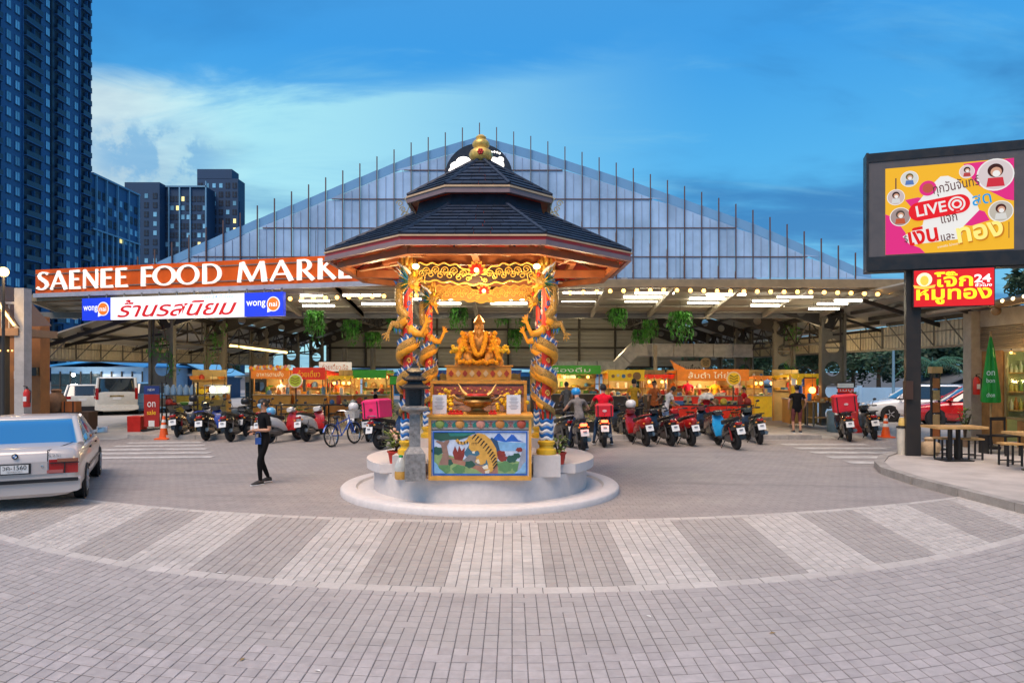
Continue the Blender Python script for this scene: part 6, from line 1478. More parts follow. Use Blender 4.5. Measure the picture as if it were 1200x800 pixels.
def car(label, loc, rz, P, name='parked_car', cat='car', group=None):
    t = thing(name, label, cat, loc, rz, group)
    L, Wd, zb, belt, H = P['L'], P['W']/2, 0.20, P['belt'], P['H']; pm = P['paint']; r = P.get('r', 0.31)
    ra, fa = -L/2+P.get('ro', 0.95), L/2-P.get('fo', 0.85)
    st = []
    for f, wf, top in P['prof']: st.append(rrect(Wd*wf, zb+(0.14 if f in (0, 1) else 0.0), top, -L/2+L*f))
    b = MB(); b.loft(st); body = b.build('body', pm, t)
    c0 = P['cab']   # rear base, rear roof, front roof, front base (fraction of the length)
    yr0, yr1, yf1, yf0 = (-L/2+L*f for f in c0)
    wb, wr = Wd*0.93, Wd*P.get('wr', 0.74)
    rings = []
    for f in (0.0, 0.35, 0.7, 1.0): rings.append(hring(wb+(wr-wb)*f**1.15, yr0+(yr1-yr0)*f, yf0+(yf1-yf0)*f, belt-0.03+(H-0.05-belt+0.03)*f))
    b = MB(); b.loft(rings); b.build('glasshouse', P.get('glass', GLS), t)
    b = MB(); b.loft([hring(wr+0.012, yr1-0.02, yf1+0.02, H-0.065), hring(wr-0.02, yr1+0.02, yf1-0.02, H-0.015), hring(wr*0.75, yr1+0.18, yf1-0.18, H)]); b.build('roof', pm, t)
    for s_ in (-1, 1):
        b = MB(); q = 0.10
        b.tube([(s_*wb*0.97, yr0+q*1.2, belt-0.02), (s_*(wr*0.985), yr1+q, H-0.05)], 0.055 if not P.get('van') else 0.07, 8); b.tube([(s_*wb*0.97, yf0-q, belt-0.02), (s_*wr*0.985, yf1-q*0.6, H-0.05)], 0.035, 8)
        ym = (yr0+yf0)/2+0.05; b.bar((s_*(wb+0.002), ym, belt-0.02), (s_*(wr+0.004), ym-0.03, H-0.06), 0.02, 0.07, up=(0, 1, 0)); b.build('roof_pillar', pm, t)
        b = MB(); b.box((s_*(Wd+0.09), yf0-0.22, belt+0.06), (0.20, 0.10, 0.13)); b.bar((s_*wb*0.95, yf0-0.22, belt+0.02), (s_*(Wd+0.03), yf0-0.22, belt+0.05), 0.07, 0.05); mi = b.build('wing_mirror', pm, t)
        b = MB(); b.box((s_*(Wd+0.09), yf0-0.275, belt+0.06), (0.17, 0.012, 0.10)); b.build('mirror_glass', mat('mirror', (0.6, 0.7, 0.8), 0.04, 1.0, var=0), mi)
        for yy in (ra, fa):
            b = MB(); b.lathe([(r*1.12, -0.03), (r*1.12, -0.004), (0.01, -0.002)] if s_ > 0 else [(r*1.12, 0.03), (r*1.12, 0.004), (0.01, 0.002)], 26, (s_*Wd*0.985, yy, r), axis='X'); b.build('wheel_arch', BLACK, t)
            wheel(t, s_*(Wd-0.085), yy, r, 0.19, s_)
        for yy in (ym-0.85, ym+0.25): b = MB(); b.box((s_*(Wd+0.005), yy+0.35, belt-0.13), (0.03, 0.17, 0.03)); b.build('door_handle', pm if not P.get('trim') else BLACK, t)
        b = MB(); b.box((s_*(Wd+0.003), (ra+fa)/2, 0.52), (0.02, fa-ra-2.4*r, 0.05)); b.build('side_trim', BLACK if P.get('trim') else pm, t)
        b = MB(); lw, lz0, lz1 = P['tail']; b.box((s_*(Wd*0.96-lw/2), -L/2+0.055, (lz0+lz1)/2), (lw, 0.12, lz1-lz0)); b.build('taillight', LRED, t)
        b = MB(); b.box((s_*(Wd*0.70), L/2-0.07, 0.66), (0.34, 0.1, 0.14)); b.build('headlight', LWHT, t)
    b = MB(); b.loft([rrect(Wd*1.0, 0.26, 0.52, -L/2-0.03, 0.3), rrect(Wd*1.005, 0.24, 0.54, -L/2+0.12, 0.3)]); b.build('bumper', pm if not P.get('bblack') else BLACK, t)
    b = MB(); b.loft([rrect(Wd*0.96, 0.26, 0.50, L/2-0.06, 0.3), rrect(Wd*0.9, 0.26, 0.48, L/2+0.03, 0.3)]); b.build('bumper', pm, t)
    pl = MB(); pl.box((0, -L/2-P.get('po', 0.015), P['plate']), (0.36, 0.02, 0.13)); pl = pl.build('license_plate', PLATE, t)
    if P.get('wiper'):
        b = MB(); b.bar((0, yr0-0.01, belt+0.03), (0.36, yr0+0.02, belt+0.06), 0.02); b.build('wiper', BLACK, t)
    return t, dict(L=L, W=Wd, ra=ra, fa=fa, yr0=yr0, yr1=yr1, belt=belt, body=body)
CHAMP = mat('champagne_paint', (0.52, 0.475, 0.45), 0.34, 0.2, var=0, coat=0.5)
SKYGL = mat('sky_painted_glass', (0.16, 0.52, 0.78), 0.06, 0.85, var=0)  # saloon glass: blue of the reflected sky is put into the metallic colour
SED = dict(glass=SKYGL, L=4.72, W=1.76, belt=0.97, H=1.415, paint=CHAMP, r=0.315, ro=1.02, fo=0.90, trim=True, plate=0.675, tail=(0.40, 0.575, 0.80), po=0.03,
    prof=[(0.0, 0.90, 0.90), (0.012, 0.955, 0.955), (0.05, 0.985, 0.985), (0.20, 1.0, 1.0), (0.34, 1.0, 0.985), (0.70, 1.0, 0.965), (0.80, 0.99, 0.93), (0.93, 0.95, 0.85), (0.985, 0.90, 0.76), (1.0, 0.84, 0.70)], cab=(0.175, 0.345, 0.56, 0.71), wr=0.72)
hd = R(27.0)
rw = Vector((-7.06, 11.2, 0))
ax = Vector((-math.sin(hd), math.cos(hd), 0)); rx_ = Vector((math.cos(hd), math.sin(hd), 0))
ctr = rw-rx_*(0.80*0.93)+ax*((4.72/2-1.02)*0.93)
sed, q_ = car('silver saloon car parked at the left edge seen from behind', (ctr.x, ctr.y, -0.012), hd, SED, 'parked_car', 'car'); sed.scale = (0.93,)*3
Ls = -4.72/2
b = MB(); b.box((0, Ls-0.052, 0.475), (1.70, 0.03, 0.055)); b.build('bumper_strip', BLACK, sed)
for s_ in (-1, 1):
    b = MB(); b.box((s_*0.70, Ls-0.012, 0.785), (0.28, 0.02, 0.055)); b.build('indicator', mat('indicator_smoke', (0.26, 0.10, 0.06), 0.15, var=0), sed)
    b = MB(); b.box((s_*0.66, Ls-0.016, 0.665), (0.014, 0.02, 0.175)); b.box((s_*0.66, Ls-0.016, 0.745), (0.40, 0.02, 0.012)); b.build('lamp_divider', BLACK, sed)
    b = MB(); b.box((s_*0.53, Ls-0.013, 0.61), (0.22, 0.02, 0.05)); b.build('reversing_lamp', mat('lamp_rose', (0.40, 0.12, 0.11), 0.15, var=0), sed)
    b = MB(); b.bar((s_*0.425, Ls+0.0, 0.58), (s_*0.43, Ls+0.0, 0.95), 0.012); b.bar((s_*0.43, Ls+0.0, 0.95), (s_*0.70, Ls+0.75, 1.0), 0.01); b.build('panel_gap', BLACK, sed)
b = MB(); b.box((0, Ls-0.012, 0.675), (0.86, 0.018, 0.20)); b.build('plate_panel', CHAMP, sed)
b = MB(); b.box((0, Ls-0.028, 0.675), (0.42, 0.012, 0.165)); b.build('plate_frame', BLACK, sed)
text('วค-1560', mat('plate_ink', (0.02, 0.02, 0.02), 0.5, var=0), (Vector((0, Ls-0.043, 0.70)), *XZ), 0.31, 0.07, sed)
text('กรุงเทพมหานคร', mat('plate_ink', (0.02, 0.02, 0.02)), (Vector((0, Ls-0.043, 0.632)), *XZ), 0.20, 0.025, sed)
eb = MB(); eb.lathe([(0.0, -0.012), (0.042, -0.010), (0.044, 0.0)], 24, (0, Ls-0.012, 0.875), axis='Y'); eb = eb.build('roundel', BLACK, sed)
for k in range(4):
    q = MB(); q.prism([(0, 0)]+[(0.028*math.cos(PI/2*k+PI/2*j/6), 0.028*math.sin(PI/2*k+PI/2*j/6)) for j in range(7)], 0.003, (Vector((0, Ls-0.024, 0.875)), *XZ)); q.build('roundel_quarter', [mat('roundel_blue', (0.02, 0.14, 0.42), 0.3, var=0), PLATE][k % 2], eb)
text('525i', CHROME, (Vector((0.52, Ls-0.006, 0.865)), *XZ), 0.17, 0.045, sed)
b = MB(); b.box((-0.40, Ls-0.04, 0.345), (0.10, 0.02, 0.06)); b.build('tow_cover', BLACK, sed)
b = MB(); b.cyl((-0.5, Ls-0.05, 0.27), (-0.5, Ls+0.2, 0.27), 0.03); b.build('exhaust', CHROME, sed)
b = MB(); b.lathe([(0.0, -0.01), (0.02, -0.008), (0.02, 0.0)], 12, (0.36, Ls-0.022, 0.70), axis='Y'); b.build('boot_lock', CHROME, sed)
WPT = mat('white_car_paint', (0.72, 0.70, 0.62), 0.25, var=0.02, coat=0.8); RPT = mat('red_car_paint', (0.50, 0.01, 0.012), 0.2, var=0.02, coat=0.9); BPT = mat('blue_car_paint', (0.12, 0.30, 0.50), 0.25, var=0.02, coat=0.8)
HAT = dict(L=4.1, W=1.74, belt=0.98, H=1.52, paint=WPT, plate=0.72, tail=(0.20, 0.72, 0.98), wiper=True, r=0.32, prof=[(0, 0.90, 0.98), (0.03, 0.97, 1.0), (0.2, 1, 1.0), (0.6, 1, 0.98), (0.72, 0.99, 0.95), (0.92, 0.93, 0.80), (1.0, 0.82, 0.66)], cab=(0.03, 0.12, 0.55, 0.74), wr=0.74)
SUV = dict(HAT, L=4.5, W=1.84, belt=1.08, H=1.68, r=0.36, plate=0.88, tail=(0.36, 0.92, 1.06), bblack=True, prof=[(0, 0.90, 1.06), (0.03, 0.97, 1.09), (0.2, 1, 1.1), (0.6, 1, 1.08), (0.75, 0.99, 1.03), (0.93, 0.93, 0.9), (1.0, 0.84, 0.7)])
VAN = dict(HAT, L=5.1, W=1.92, belt=1.18, H=1.93, r=0.34, van=True, plate=0.86, tail=(0.13, 0.80, 1.38), wr=0.86, prof=[(0, 0.94, 1.19), (0.02, 0.98, 1.2), (0.3, 1, 1.2), (0.72, 1, 1.18), (0.84, 0.98, 1.12), (0.96, 0.93, 0.95), (1.0, 0.86, 0.8)], cab=(0.005, 0.03, 0.66, 0.84))
def park(label, px, Y, rz, P, sc=1.0, **k):
    r_ = car(label, (gx(px, Y), Y, -0.006), rz, P, **k); r_[0].scale = (sc,)*3; return r_
park('white estate car seen from behind left of the white van', 98, 33, R(31), SUV, sc=0.86, group='cars parked behind the hall')
v_, vq = park('white van seen from behind under the left canopy', 136, 34, R(31), VAN, sc=0.93, name='parked_van', cat='van')
q = MB(); q.box((0, -2.56, 0.97), (0.62, 0.02, 0.08)); q.build('chrome_bar', mat('bronze_bar', (0.35, 0.25, 0.10), 0.3, 0.5), v_)
park('pale blue car half hidden between white van and red banner', 173, 35, R(32), dict(HAT, paint=BPT), group='cars parked behind the hall')
park('white hatchback seen side on behind the billboard post', 1073, 28.2, R(72), dict(HAT, paint=mat('white_car_cool', (0.72, 0.74, 0.76), 0.22, var=0.02, coat=0.8), L=3.9), group='cars in the right parking lot')
park('bright red car beside the shop pillar', 1138, 25.6, R(66), dict(HAT, paint=RPT, L=4.2), group='cars in the right parking lot')

# ------------------------------------------------------------------ motor scooters
SEATM = mat('seat_vinyl', (0.016, 0.015, 0.015), 0.5, bump=0.1); ENG = mat('engine_alloy', (0.16, 0.15, 0.14), 0.45, 0.6, var=0.3, vs=20)
EXH = mat('exhaust_metal', (0.25, 0.24, 0.23), 0.35, 0.8)
def tw(b, c, r, w, m=0, n=22):
    c = Vector(c); rr = w/2; prof = [(r-rr+rr*math.cos(a), rr*math.sin(a)) for a in [PI*(-0.75+1.5*k/7) for k in range(8)]]+[(r-w*0.9, w*0.28), (r-w*0.9, -w*0.28)]
    prof.append(prof[0]); b.lathe(prof, n, c, m, axis='X')
def scooter(label, loc, rz, c1, c2, box=None, sporty=False, lit=False, helmet=None, round_tail=False, lean=R(6), sc=0.95):
    t = thing('motor_scooter', label, 'motorcycle', loc, rz, 'motorcycles parked before the hall'); t.rotation_euler = (0, -lean, rz); t.scale = (sc,)*3
    A = mat('scoot_%d_%d_%d' % tuple(int(q*999) for q in c1), c1, 0.22, coat=0.7, var=0.03); B_ = mat('scoot_%d_%d_%d' % tuple(int(q*999) for q in c2), c2, 0.28, coat=0.5, var=0.03)
    r = 0.285; wbf, wbr = 0.66, -0.60
    for y, w, nm in ((wbf, 0.10, 'front_wheel'), (wbr, 0.13, 'rear_wheel')):
        b = MB(); tw(b, (0, y, r), r, w); wh = b.build(nm, RUB, t)
        b = MB(); b.lathe([(r*0.68, -w*0.25), (r*0.68, w*0.25), (r*0.60, w*0.2), (r*0.60, -w*0.2), (r*0.68, -w*0.25)], 18, (0, y, r), axis='X'); b.cyl((-0.07, y, r), (0.07, y, r), 0.05)
        for k in range(5): a = 2*PI*k/5; b.bar((0, y, r), (0, y+r*0.62*math.cos(a), r+r*0.62*math.sin(a)), 0.035, 0.025)
        b.build('rim', EXH, wh)
    b = MB(); b.loft([rrect(0.03, 0.70, 0.80, -0.98, .6, 12), rrect(0.10, 0.60, 0.86, -0.90, .6, 12), rrect(0.155, 0.52, 0.84, -0.62, .6, 12), rrect(0.165, 0.42, 0.76, -0.30, .6, 12), rrect(0.15, 0.30, 0.62, -0.05, .6, 12), rrect(0.10, 0.26, 0.42, 0.10, .6, 12)]); b.build('tail_fairing', A, t)
    b = MB(); b.loft([rrect(0.09, 0.86, 0.92, -0.86, .5, 12), rrect(0.14, 0.78, 0.88, -0.62, .5, 12), rrect(0.15, 0.74, 0.83, -0.30, .5, 12), rrect(0.10, 0.66, 0.80, 0.02, .5, 12)]); b.build('seat', SEATM, t)
    b = MB(); b.loft([rrect(0.14, 0.24, 0.33, -0.06, .4, 12), rrect(0.16, 0.25, 0.33, 0.30, .4, 12)]); b.build('footboard', BLACK, t)
    b = MB(); b.loft([rrect(0.19, 0.30, 0.44, 0.33, .5, 12), rrect(0.21, 0.36, 0.78, 0.42, .5, 12), rrect(0.16, 0.55, 0.92, 0.50, .5, 12), rrect(0.10, 0.68, 0.94, 0.62, .6, 12)]); b.build('leg_shield', B_, t)
    b = MB(); b.loft([rrect(0.10, 0.90, 1.02, 0.34, .6, 12), rrect(0.16, 0.90, 1.06, 0.42, .6, 12), rrect(0.09, 0.86, 1.02, 0.54, .6, 12)]); b.build('handlebar_cowl', A, t)
    b = MB(); b.ball((0, 0.60, 0.82), (0.09, 0.06, 0.07), 10, 7); b.build('headlight', LWHT, t)
    b = MB(); b.tube([(-0.36, 0.27, 1.02), (-0.20, 0.36, 1.03), (0, 0.42, 0.98), (0.20, 0.36, 1.03), (0.36, 0.27, 1.02)], 0.016, 7); b.build('handlebar', DSTEEL, t)
    for s_ in (-1, 1):
        b = MB(); b.cyl((s_*0.37, 0.265, 1.02), (s_*0.25, 0.325, 1.025), 0.024); b.build('grip', RUB, t)
        b = MB(); b.tube([(s_*0.24, 0.33, 1.03), (s_*0.30, 0.36, 1.16), (s_*0.33, 0.36, 1.20)], 0.008, 5); b.ball((s_*0.35, 0.36, 1.225), (0.06, 0.016, 0.04), 10, 6); b.build('mirror', BLACK, t)
        b = MB(); b.tube([(s_*0.075, 0.50, 0.62), (s_*0.085, wbf, r)], 0.022, 7); b.build('fork_leg', DSTEEL, t)
        b = MB(); b.tube([(s_*0.13, -0.60, 0.66), (s_*0.105, wbr, r)], [0.035, 0.028], 8); b.build('shock', mat('shock_red', (0.3, 0.02, 0.02)) if sporty else EXH, t)
        b = MB(); b.ball((s_*0.125, -0.94, 0.70), (0.035, 0.025, 0.025), 8, 5); b.build('indicator', mat('indicator_amber', (0.65, 0.22, 0.02), 0.2, var=0), t)
    b = MB()
    q = [Vector((0, wbf+(r+0.025)*math.cos(a), r+(r+0.025)*math.sin(a))) for a in [R(25+25*k) for k in range(6)]]; b.tube(q, [0.03, 0.07, 0.08, 0.08, 0.06, 0.03], 8, flat=0.6); b.build('front_fender', B_, t)
    b = MB(); b.loft([rrect(0.11, 0.20, 0.44, -0.50, .5, 10), rrect(0.13, 0.18, 0.46, -0.28, .5, 10), rrect(0.10, 0.22, 0.42, -0.02, .5, 10)]); b.build('engine', ENG, t)
    b = MB(); b.tube([(0.12, -0.20, 0.26), (0.15, -0.40, 0.30), (0.155, -0.85, 0.36)], [0.03, 0.055, 0.06], 10); b.build('exhaust', EXH if not sporty else BLACK, t)
    b = MB(); b.loft([rrect(0.085, 0.52, 0.60, -0.82, .6, 10), rrect(0.075, 0.42, 0.56, -0.98, .6, 10), rrect(0.06, 0.32, 0.42, -1.04, .6, 10)]); b.build('mudguard', BLACK, t)
    b = MB(); TLm = mat('tail_lit', (0.9, 0.06, 0.02), 0.2, var=0, emit=7.0, ecol=(1.0, 0.10, 0.03)) if lit else LRED
    if round_tail: b.lathe([(0.0, -0.03), (0.09, -0.025), (0.11, 0.0)], 18, (0, -0.955, 0.77), axis='Y')
    else: b.loft([rrect(0.10, 0.72, 0.81, -0.93, .6, 12), rrect(0.075, 0.735, 0.80, -0.995, .6, 12)])
    b.build('taillight', TLm, t)
    if lit: point('tail_glow', (0, -1.08, 0.72), 1.0, 0.04, (1, 0.12, 0.04), t)
    b = MB(); b.box((0, -1.03, 0.565), (0.22, 0.012, 0.18), rot=Matrix.Rotation(R(-18), 3, 'X')); lp_ = b.build('license_plate', PLATE, t)
    for zz, ww in ((0.60, 0.10), (0.555, 0.16)): b = MB(); b.box((0, -1.039+(zz-0.565)*-0.325, zz), (ww, 0.004, 0.032), rot=Matrix.Rotation(R(-18), 3, 'X')); b.build('plate_print', mat('plate_ink_grey', (0.12, 0.12, 0.14), 0.5, var=0), lp_)
    b = MB(); b.tube([(-0.10, -0.15, 0.26), (-0.24, -0.10, 0.03)], 0.014, 6); b.build('kickstand', DSTEEL, t)
    b = MB(); b.tube([(-0.13, -0.55, 0.88), (-0.15, -0.88, 0.93), (0, -0.97, 0.95), (0.15, -0.88, 0.93), (0.13, -0.55, 0.88)], 0.014, 6); b.build('grab_rail', B_ if not sporty else BLACK, t)
    return t
def at_bike(t, p):
    rz = t.rotation_euler.z; s = t.scale[0]; M_ = Matrix.Rotation(rz, 4, 'Z') @ Matrix.Rotation(t.rotation_euler.y, 4, 'Y')
    return t.location+(M_ @ Vector(p))*s
def bag(label, bike, p, w, d, h, m, emblem=None):
    P = at_bike(bike, p); t = thing('delivery_bag', label, 'delivery bag', P, bike.rotation_euler.z); t.rotation_euler.y = bike.rotation_euler.y
    b = MB(); b.loft([[Vector((a*w/2*f, c_*d/2*f, z)) for a, c_ in ((-1, -1), (1, -1), (1, 1), (-1, 1))] for f, z in ((0.97, 0), (1.0, 0.03), (1.0, h-0.10))], smooth=False); b.build('bag_body', m, t)
    b = MB(); b.loft([[Vector((a*w/2*f, c_*d/2*f, z)) for a, c_ in ((-1, -1), (1, -1), (1, 1), (-1, 1))] for f, z in ((1.03, h-0.10), (1.03, h-0.05), (0.80, h))], smooth=False); b.build('lid', m, t)
    for x in (-w*0.38, w*0.38): q = MB(); q.box((x, -d/2-0.004, h*0.45), (0.03, 0.01, h*0.85)); q.build('strap', BLACK, t)
    if emblem: q = MB(); q.prism(circ(0, h*0.45, 0.06, 12, 0.035), 0.006, (Vector((0, -d/2-0.006, 0)), *XZ)); q.build('printed_badge', emblem, t)
    return t
def helmet(label, P, rz, m, vis=True):
    t = thing('helmet', label, 'helmet', P, rz)
    b = MB(); b.lathe([(0.105, -0.06), (0.135, -0.02), (0.142, 0.05), (0.12, 0.12), (0.06, 0.155), (0.0, 0.16)], 18, sy=1.12); b.build('shell', m, t)
    b = MB(); b.lathe([(0.112, -0.055), (0.137, -0.01), (0.139, 0.03)], 18, sx=0.9, sy=1.15, o=(0, 0.02, 0)); b.build('visor', BLACK, t)
    return t
K = (0.014, 0.014, 0.016); DR = (0.42, 0.012, 0.012); WHI = (0.62, 0.60, 0.58)
Hred = mat('bag_red', (0.62, 0.012, 0.03), 0.6, var=0.08, bump=0.1); Hpink = mat('bag_pink', (0.78, 0.02, 0.14), 0.6, var=0.08)
def B(label, px, py, rz, c1, c2, **k):
    Y = gy(py, -0.012); return scooter(label, (gx(px, Y), Y, -0.012), rz, c1, c2, **k)
s1 = B('black sport motorcycle nearest the traffic cone on the left', 219, 512, R(6), K, K, sporty=True, lean=R(8))
s2 = B('blue and black scooter second from the left traffic cone', 251, 514, R(2), K, (0.02, 0.05, 0.30), lean=R(7))
s3 = B('black scooter with red tail beside the walking woman', 281, 515, R(-3), K, (0.02, 0.022, 0.03), lean=R(7))
s4 = B('red and white scooter directly behind the walking woman', 333, 517, R(-26), WHI, DR, lean=R(8))
s5 = B('red and white scooter between walking woman and bicycle', 370, 515, R(-10), WHI, DR, lean=R(9), round_tail=False)
s6 = B('black and yellow scooter right of the bicycle', 433, 515, R(8), K, (0.55, 0.38, 0.02), lean=R(5))
s7 = B('dark scooter carrying a pink delivery bag beside the podium', 462, 524, R(-28), K, (0.03, 0.05, 0.12), lean=R(6))
bag('big pink delivery bag on the scooter beside the shrine', s7, (0, -0.62, 0.88), 0.58, 0.50, 0.50, Hpink, mat('badge_dark', (0.25, 0.02, 0.05), 0.5))
s8 = B('dark scooter with lit tail light under the blue helmet rider', 676, 527, R(8), K, (0.05, 0.05, 0.05), lit=True, lean=R(3))
s9 = B('black scooter with lit tail light under the red shirt rider', 706, 521, R(-3), K, (0.03, 0.03, 0.03), lit=True, lean=R(1))
s10 = B('red scooter with round tail lamp beside the red shirt rider', 749, 520, R(10), DR, DR, round_tail=True, lean=R(7))
s11 = B('black scooter left of the woman in white shirt', 777, 520, R(11), K, K, lean=R(7))
s12 = B('dark red scooter right of the woman in white shirt', 801, 520, R(9), DR, (0.30, 0.01, 0.01), lean=R(7))
s13 = B('bright blue and black sport scooter parked in front on the right', 853, 524, R(6), K, (0.02, 0.30, 0.62), sporty=True, lean=R(8))
s14 = B('dark green scooter right of the blue sport scooter', 884, 518, R(-4), (0.02, 0.03, 0.025), K, lean=R(7))
s15 = B('black scooter with red delivery bag by the perforated column', 991, 515, R(-16), K, K, lean=R(6))
bag('bright red delivery bag on the scooter by the column', s15, (0, -0.50, 0.92), 0.62, 0.50, 0.52, Hred, mat('badge_pale', (0.7, 0.45, 0.45), 0.5))
s16 = B('black scooter next to the right traffic cone', 1020, 513, R(-16), K, (0.03, 0.03, 0.03), lean=R(7))
B('dark scooter in the second row behind the left traffic cone', 238, 507, R(0), K, (0.03, 0.03, 0.035), lean=R(7))
B('black scooter squeezed behind the walking woman', 306, 512, R(-14), K, K, lean=R(7))
B('dark grey scooter between the bicycle and black yellow scooter', 419, 510, R(4), K, (0.05, 0.05, 0.055), lean=R(6))
B('black scooter left of the red round lamp scooter', 729, 512, R(6), K, (0.02, 0.02, 0.02), lean=R(6))
B('dark maroon scooter between the towel holder and blue scooter', 831, 514, R(2), (0.10, 0.012, 0.012), K, lean=R(7))
s17 = B('dark scooter with white apron behind the right dragon pillar', 655, 522, R(20), K, WHI, lean=R(5))
bag('red top box behind the red shirt rider', s9, (0, -0.78, 0.90), 0.46, 0.36, 0.34, Hred, mat('badge_pale', (0.7, 0.45, 0.45), 0.5))
helmet('black helmet on the mirror of the sport motorcycle', at_bike(s1, (0.28, 0.30, 1.20)), 0.2, BLACK)
helmet('black helmet on the scooter beside the walking woman', at_bike(s3, (0.20, 0.30, 1.16)), 0.2, BLACK)
helmet('pale blue helmet on the seat of the red and white scooter', at_bike(s4, (0.0, -0.42, 0.92)), 0.4, mat('helmet_sky', (0.12, 0.38, 0.62), 0.3, coat=0.5))
helmet('white helmet hung on the red round lamp scooter', at_bike(s10, (-0.02, 0.28, 1.16)), 0.5, mat('helmet_white', (0.7, 0.68, 0.66), 0.3, coat=0.5))
# bicycle
bc = thing('bicycle', 'blue bicycle with white front cover and rear carrier among the scooters', 'bicycle', (gx(403, gy(521)), gy(521), -0.012), R(-24)); bc.rotation_euler.y = R(-7)
BLU_ = mat('bike_blue', (0.03, 0.10, 0.42), 0.3, coat=0.5)
for y, nm in ((0.50, 'front_wheel'), (-0.50, 'rear_wheel')):
    b = MB(); b.tube([(0, y+0.29*math.cos(2*PI*k/26), 0.31+0.29*math.sin(2*PI*k/26)) for k in range(26)], 0.022, 7, closed=True); wh = b.build(nm, RUB, bc)
    b = MB(); b.tube([(0, y+0.262*math.cos(2*PI*k/26), 0.31+0.262*math.sin(2*PI*k/26)) for k in range(26)], 0.010, 5, closed=True); b.cyl((-0.04, y, 0.31), (0.04, y, 0.31), 0.025)
    for k in range(12): a = 2*PI*k/12; b.tube([(0, y, 0.31), (0, y+0.26*math.cos(a), 0.31+0.26*math.sin(a))], 0.003, 3)
    b.build('rim', CHROME, wh)
    b = MB(); b.tube([(0, y+0.335*math.cos(a), 0.31+0.335*math.sin(a)) for a in [R(20+20*k) for k in range(8)]], 0.028, 6, flat=0.4); b.build('fender', BLU_, bc)
b = MB(); P_ = {'bb': (0, -0.05, 0.28), 'st': (0, -0.18, 0.72), 'hd': (0, 0.34, 0.80), 'hb': (0, 0.37, 0.66)}
for a, c_ in (((0, -0.05, 0.28), (0, -0.18, 0.74)), ((0, -0.05, 0.28), (0, 0.37, 0.66)), ((0, -0.16, 0.62), (0, 0.35, 0.74)), ((0, -0.05, 0.28), (0, -0.5, 0.31)), ((0, -0.17, 0.66), (0, -0.5, 0.31)), ((0, 0.34, 0.84), (0, 0.38, 0.62)), ((0.04, 0.38, 0.62), (0.04, 0.5, 0.31)), ((-0.04, 0.38, 0.62), (-0.04, 0.5, 0.31))): b.tube([a, c_], 0.018, 7)
b.build('frame', BLU_, bc)
b = MB(); b.tube([(-0.27, 0.20, 0.98), (-0.15, 0.32, 0.97), (0, 0.33, 0.92), (0.15, 0.32, 0.97), (0.27, 0.20, 0.98)], 0.013, 6); b.build('handlebar', CHROME, bc)
b = MB(); b.ball((0, -0.20, 0.80), (0.10, 0.14, 0.045), 10, 6); b.build('saddle', SEATM, bc)
b = MB(); b.loft([sq(0.28, 0.72, 0.20), sq(0.36, 0.96, 0.28)], smooth=False); o = b.build('basket', mat('basket_white', (0.62, 0.58, 0.50), 0.7, var=0.25, vs=25), bc); o.location = (0, 0.52, 0)
b = MB(); b.box((0, -0.55, 0.70), (0.16, 0.36, 0.02)); b.tube([(-0.07, -0.68, 0.7), (-0.05, -0.5, 0.31)], 0.008, 5); b.tube([(0.07, -0.68, 0.7), (0.05, -0.5, 0.31)], 0.008, 5); b.build('carrier', DSTEEL, bc)
b = MB(); b.tube([(-0.12, -0.5, 0.02), (0.12, -0.5, 0.02)], 0.01, 5); b.tube([(-0.1, -0.5, 0.02), (-0.03, -0.48, 0.31)], 0.01, 5); b.tube([(0.1, -0.5, 0.02), (0.03, -0.48, 0.31)], 0.01, 5); b.build('stand', DSTEEL, bc)
helmet('white helmet resting on the bicycle basket', bc.location+Vector((0.16, 0.45, 1.02)), 0.4, mat('helmet_white', (0.7, 0.68, 0.66)))
# cones
def cone(px, py, label):
    Y = gy(py); t = thing('traffic_cone', label, 'traffic cone', (gx(px, Y), Y, -0.012), 0, 'orange traffic cones')
    OC = mat('cone_orange', (0.75, 0.10, 0.01), 0.5, var=0.08); WB = mat('cone_white', (0.75, 0.72, 0.68), 0.5)
    b = MB(); b.loft([sq(0.40, 0), sq(0.40, 0.035), sq(0.30, 0.05)], smooth=False); b.build('base', OC, t)
    b = MB(); b.lathe([(0.135, 0.05), (0.035, 0.70), (0.03, 0.71), (0.0, 0.71)], 20); b.build('body', OC, t)
    for z0, z1 in ((0.34, 0.44), (0.52, 0.60)):
        b = MB(); b.lathe([(0.138-0.154*(z0-0.05), z0), (0.138-0.154*(z1-0.05), z1)], 20); b.build('band', WB, t)
cone(192, 514, 'orange traffic cone on the left beside the red banner'); cone(1038, 512, 'orange traffic cone on the right before the white hatchback')

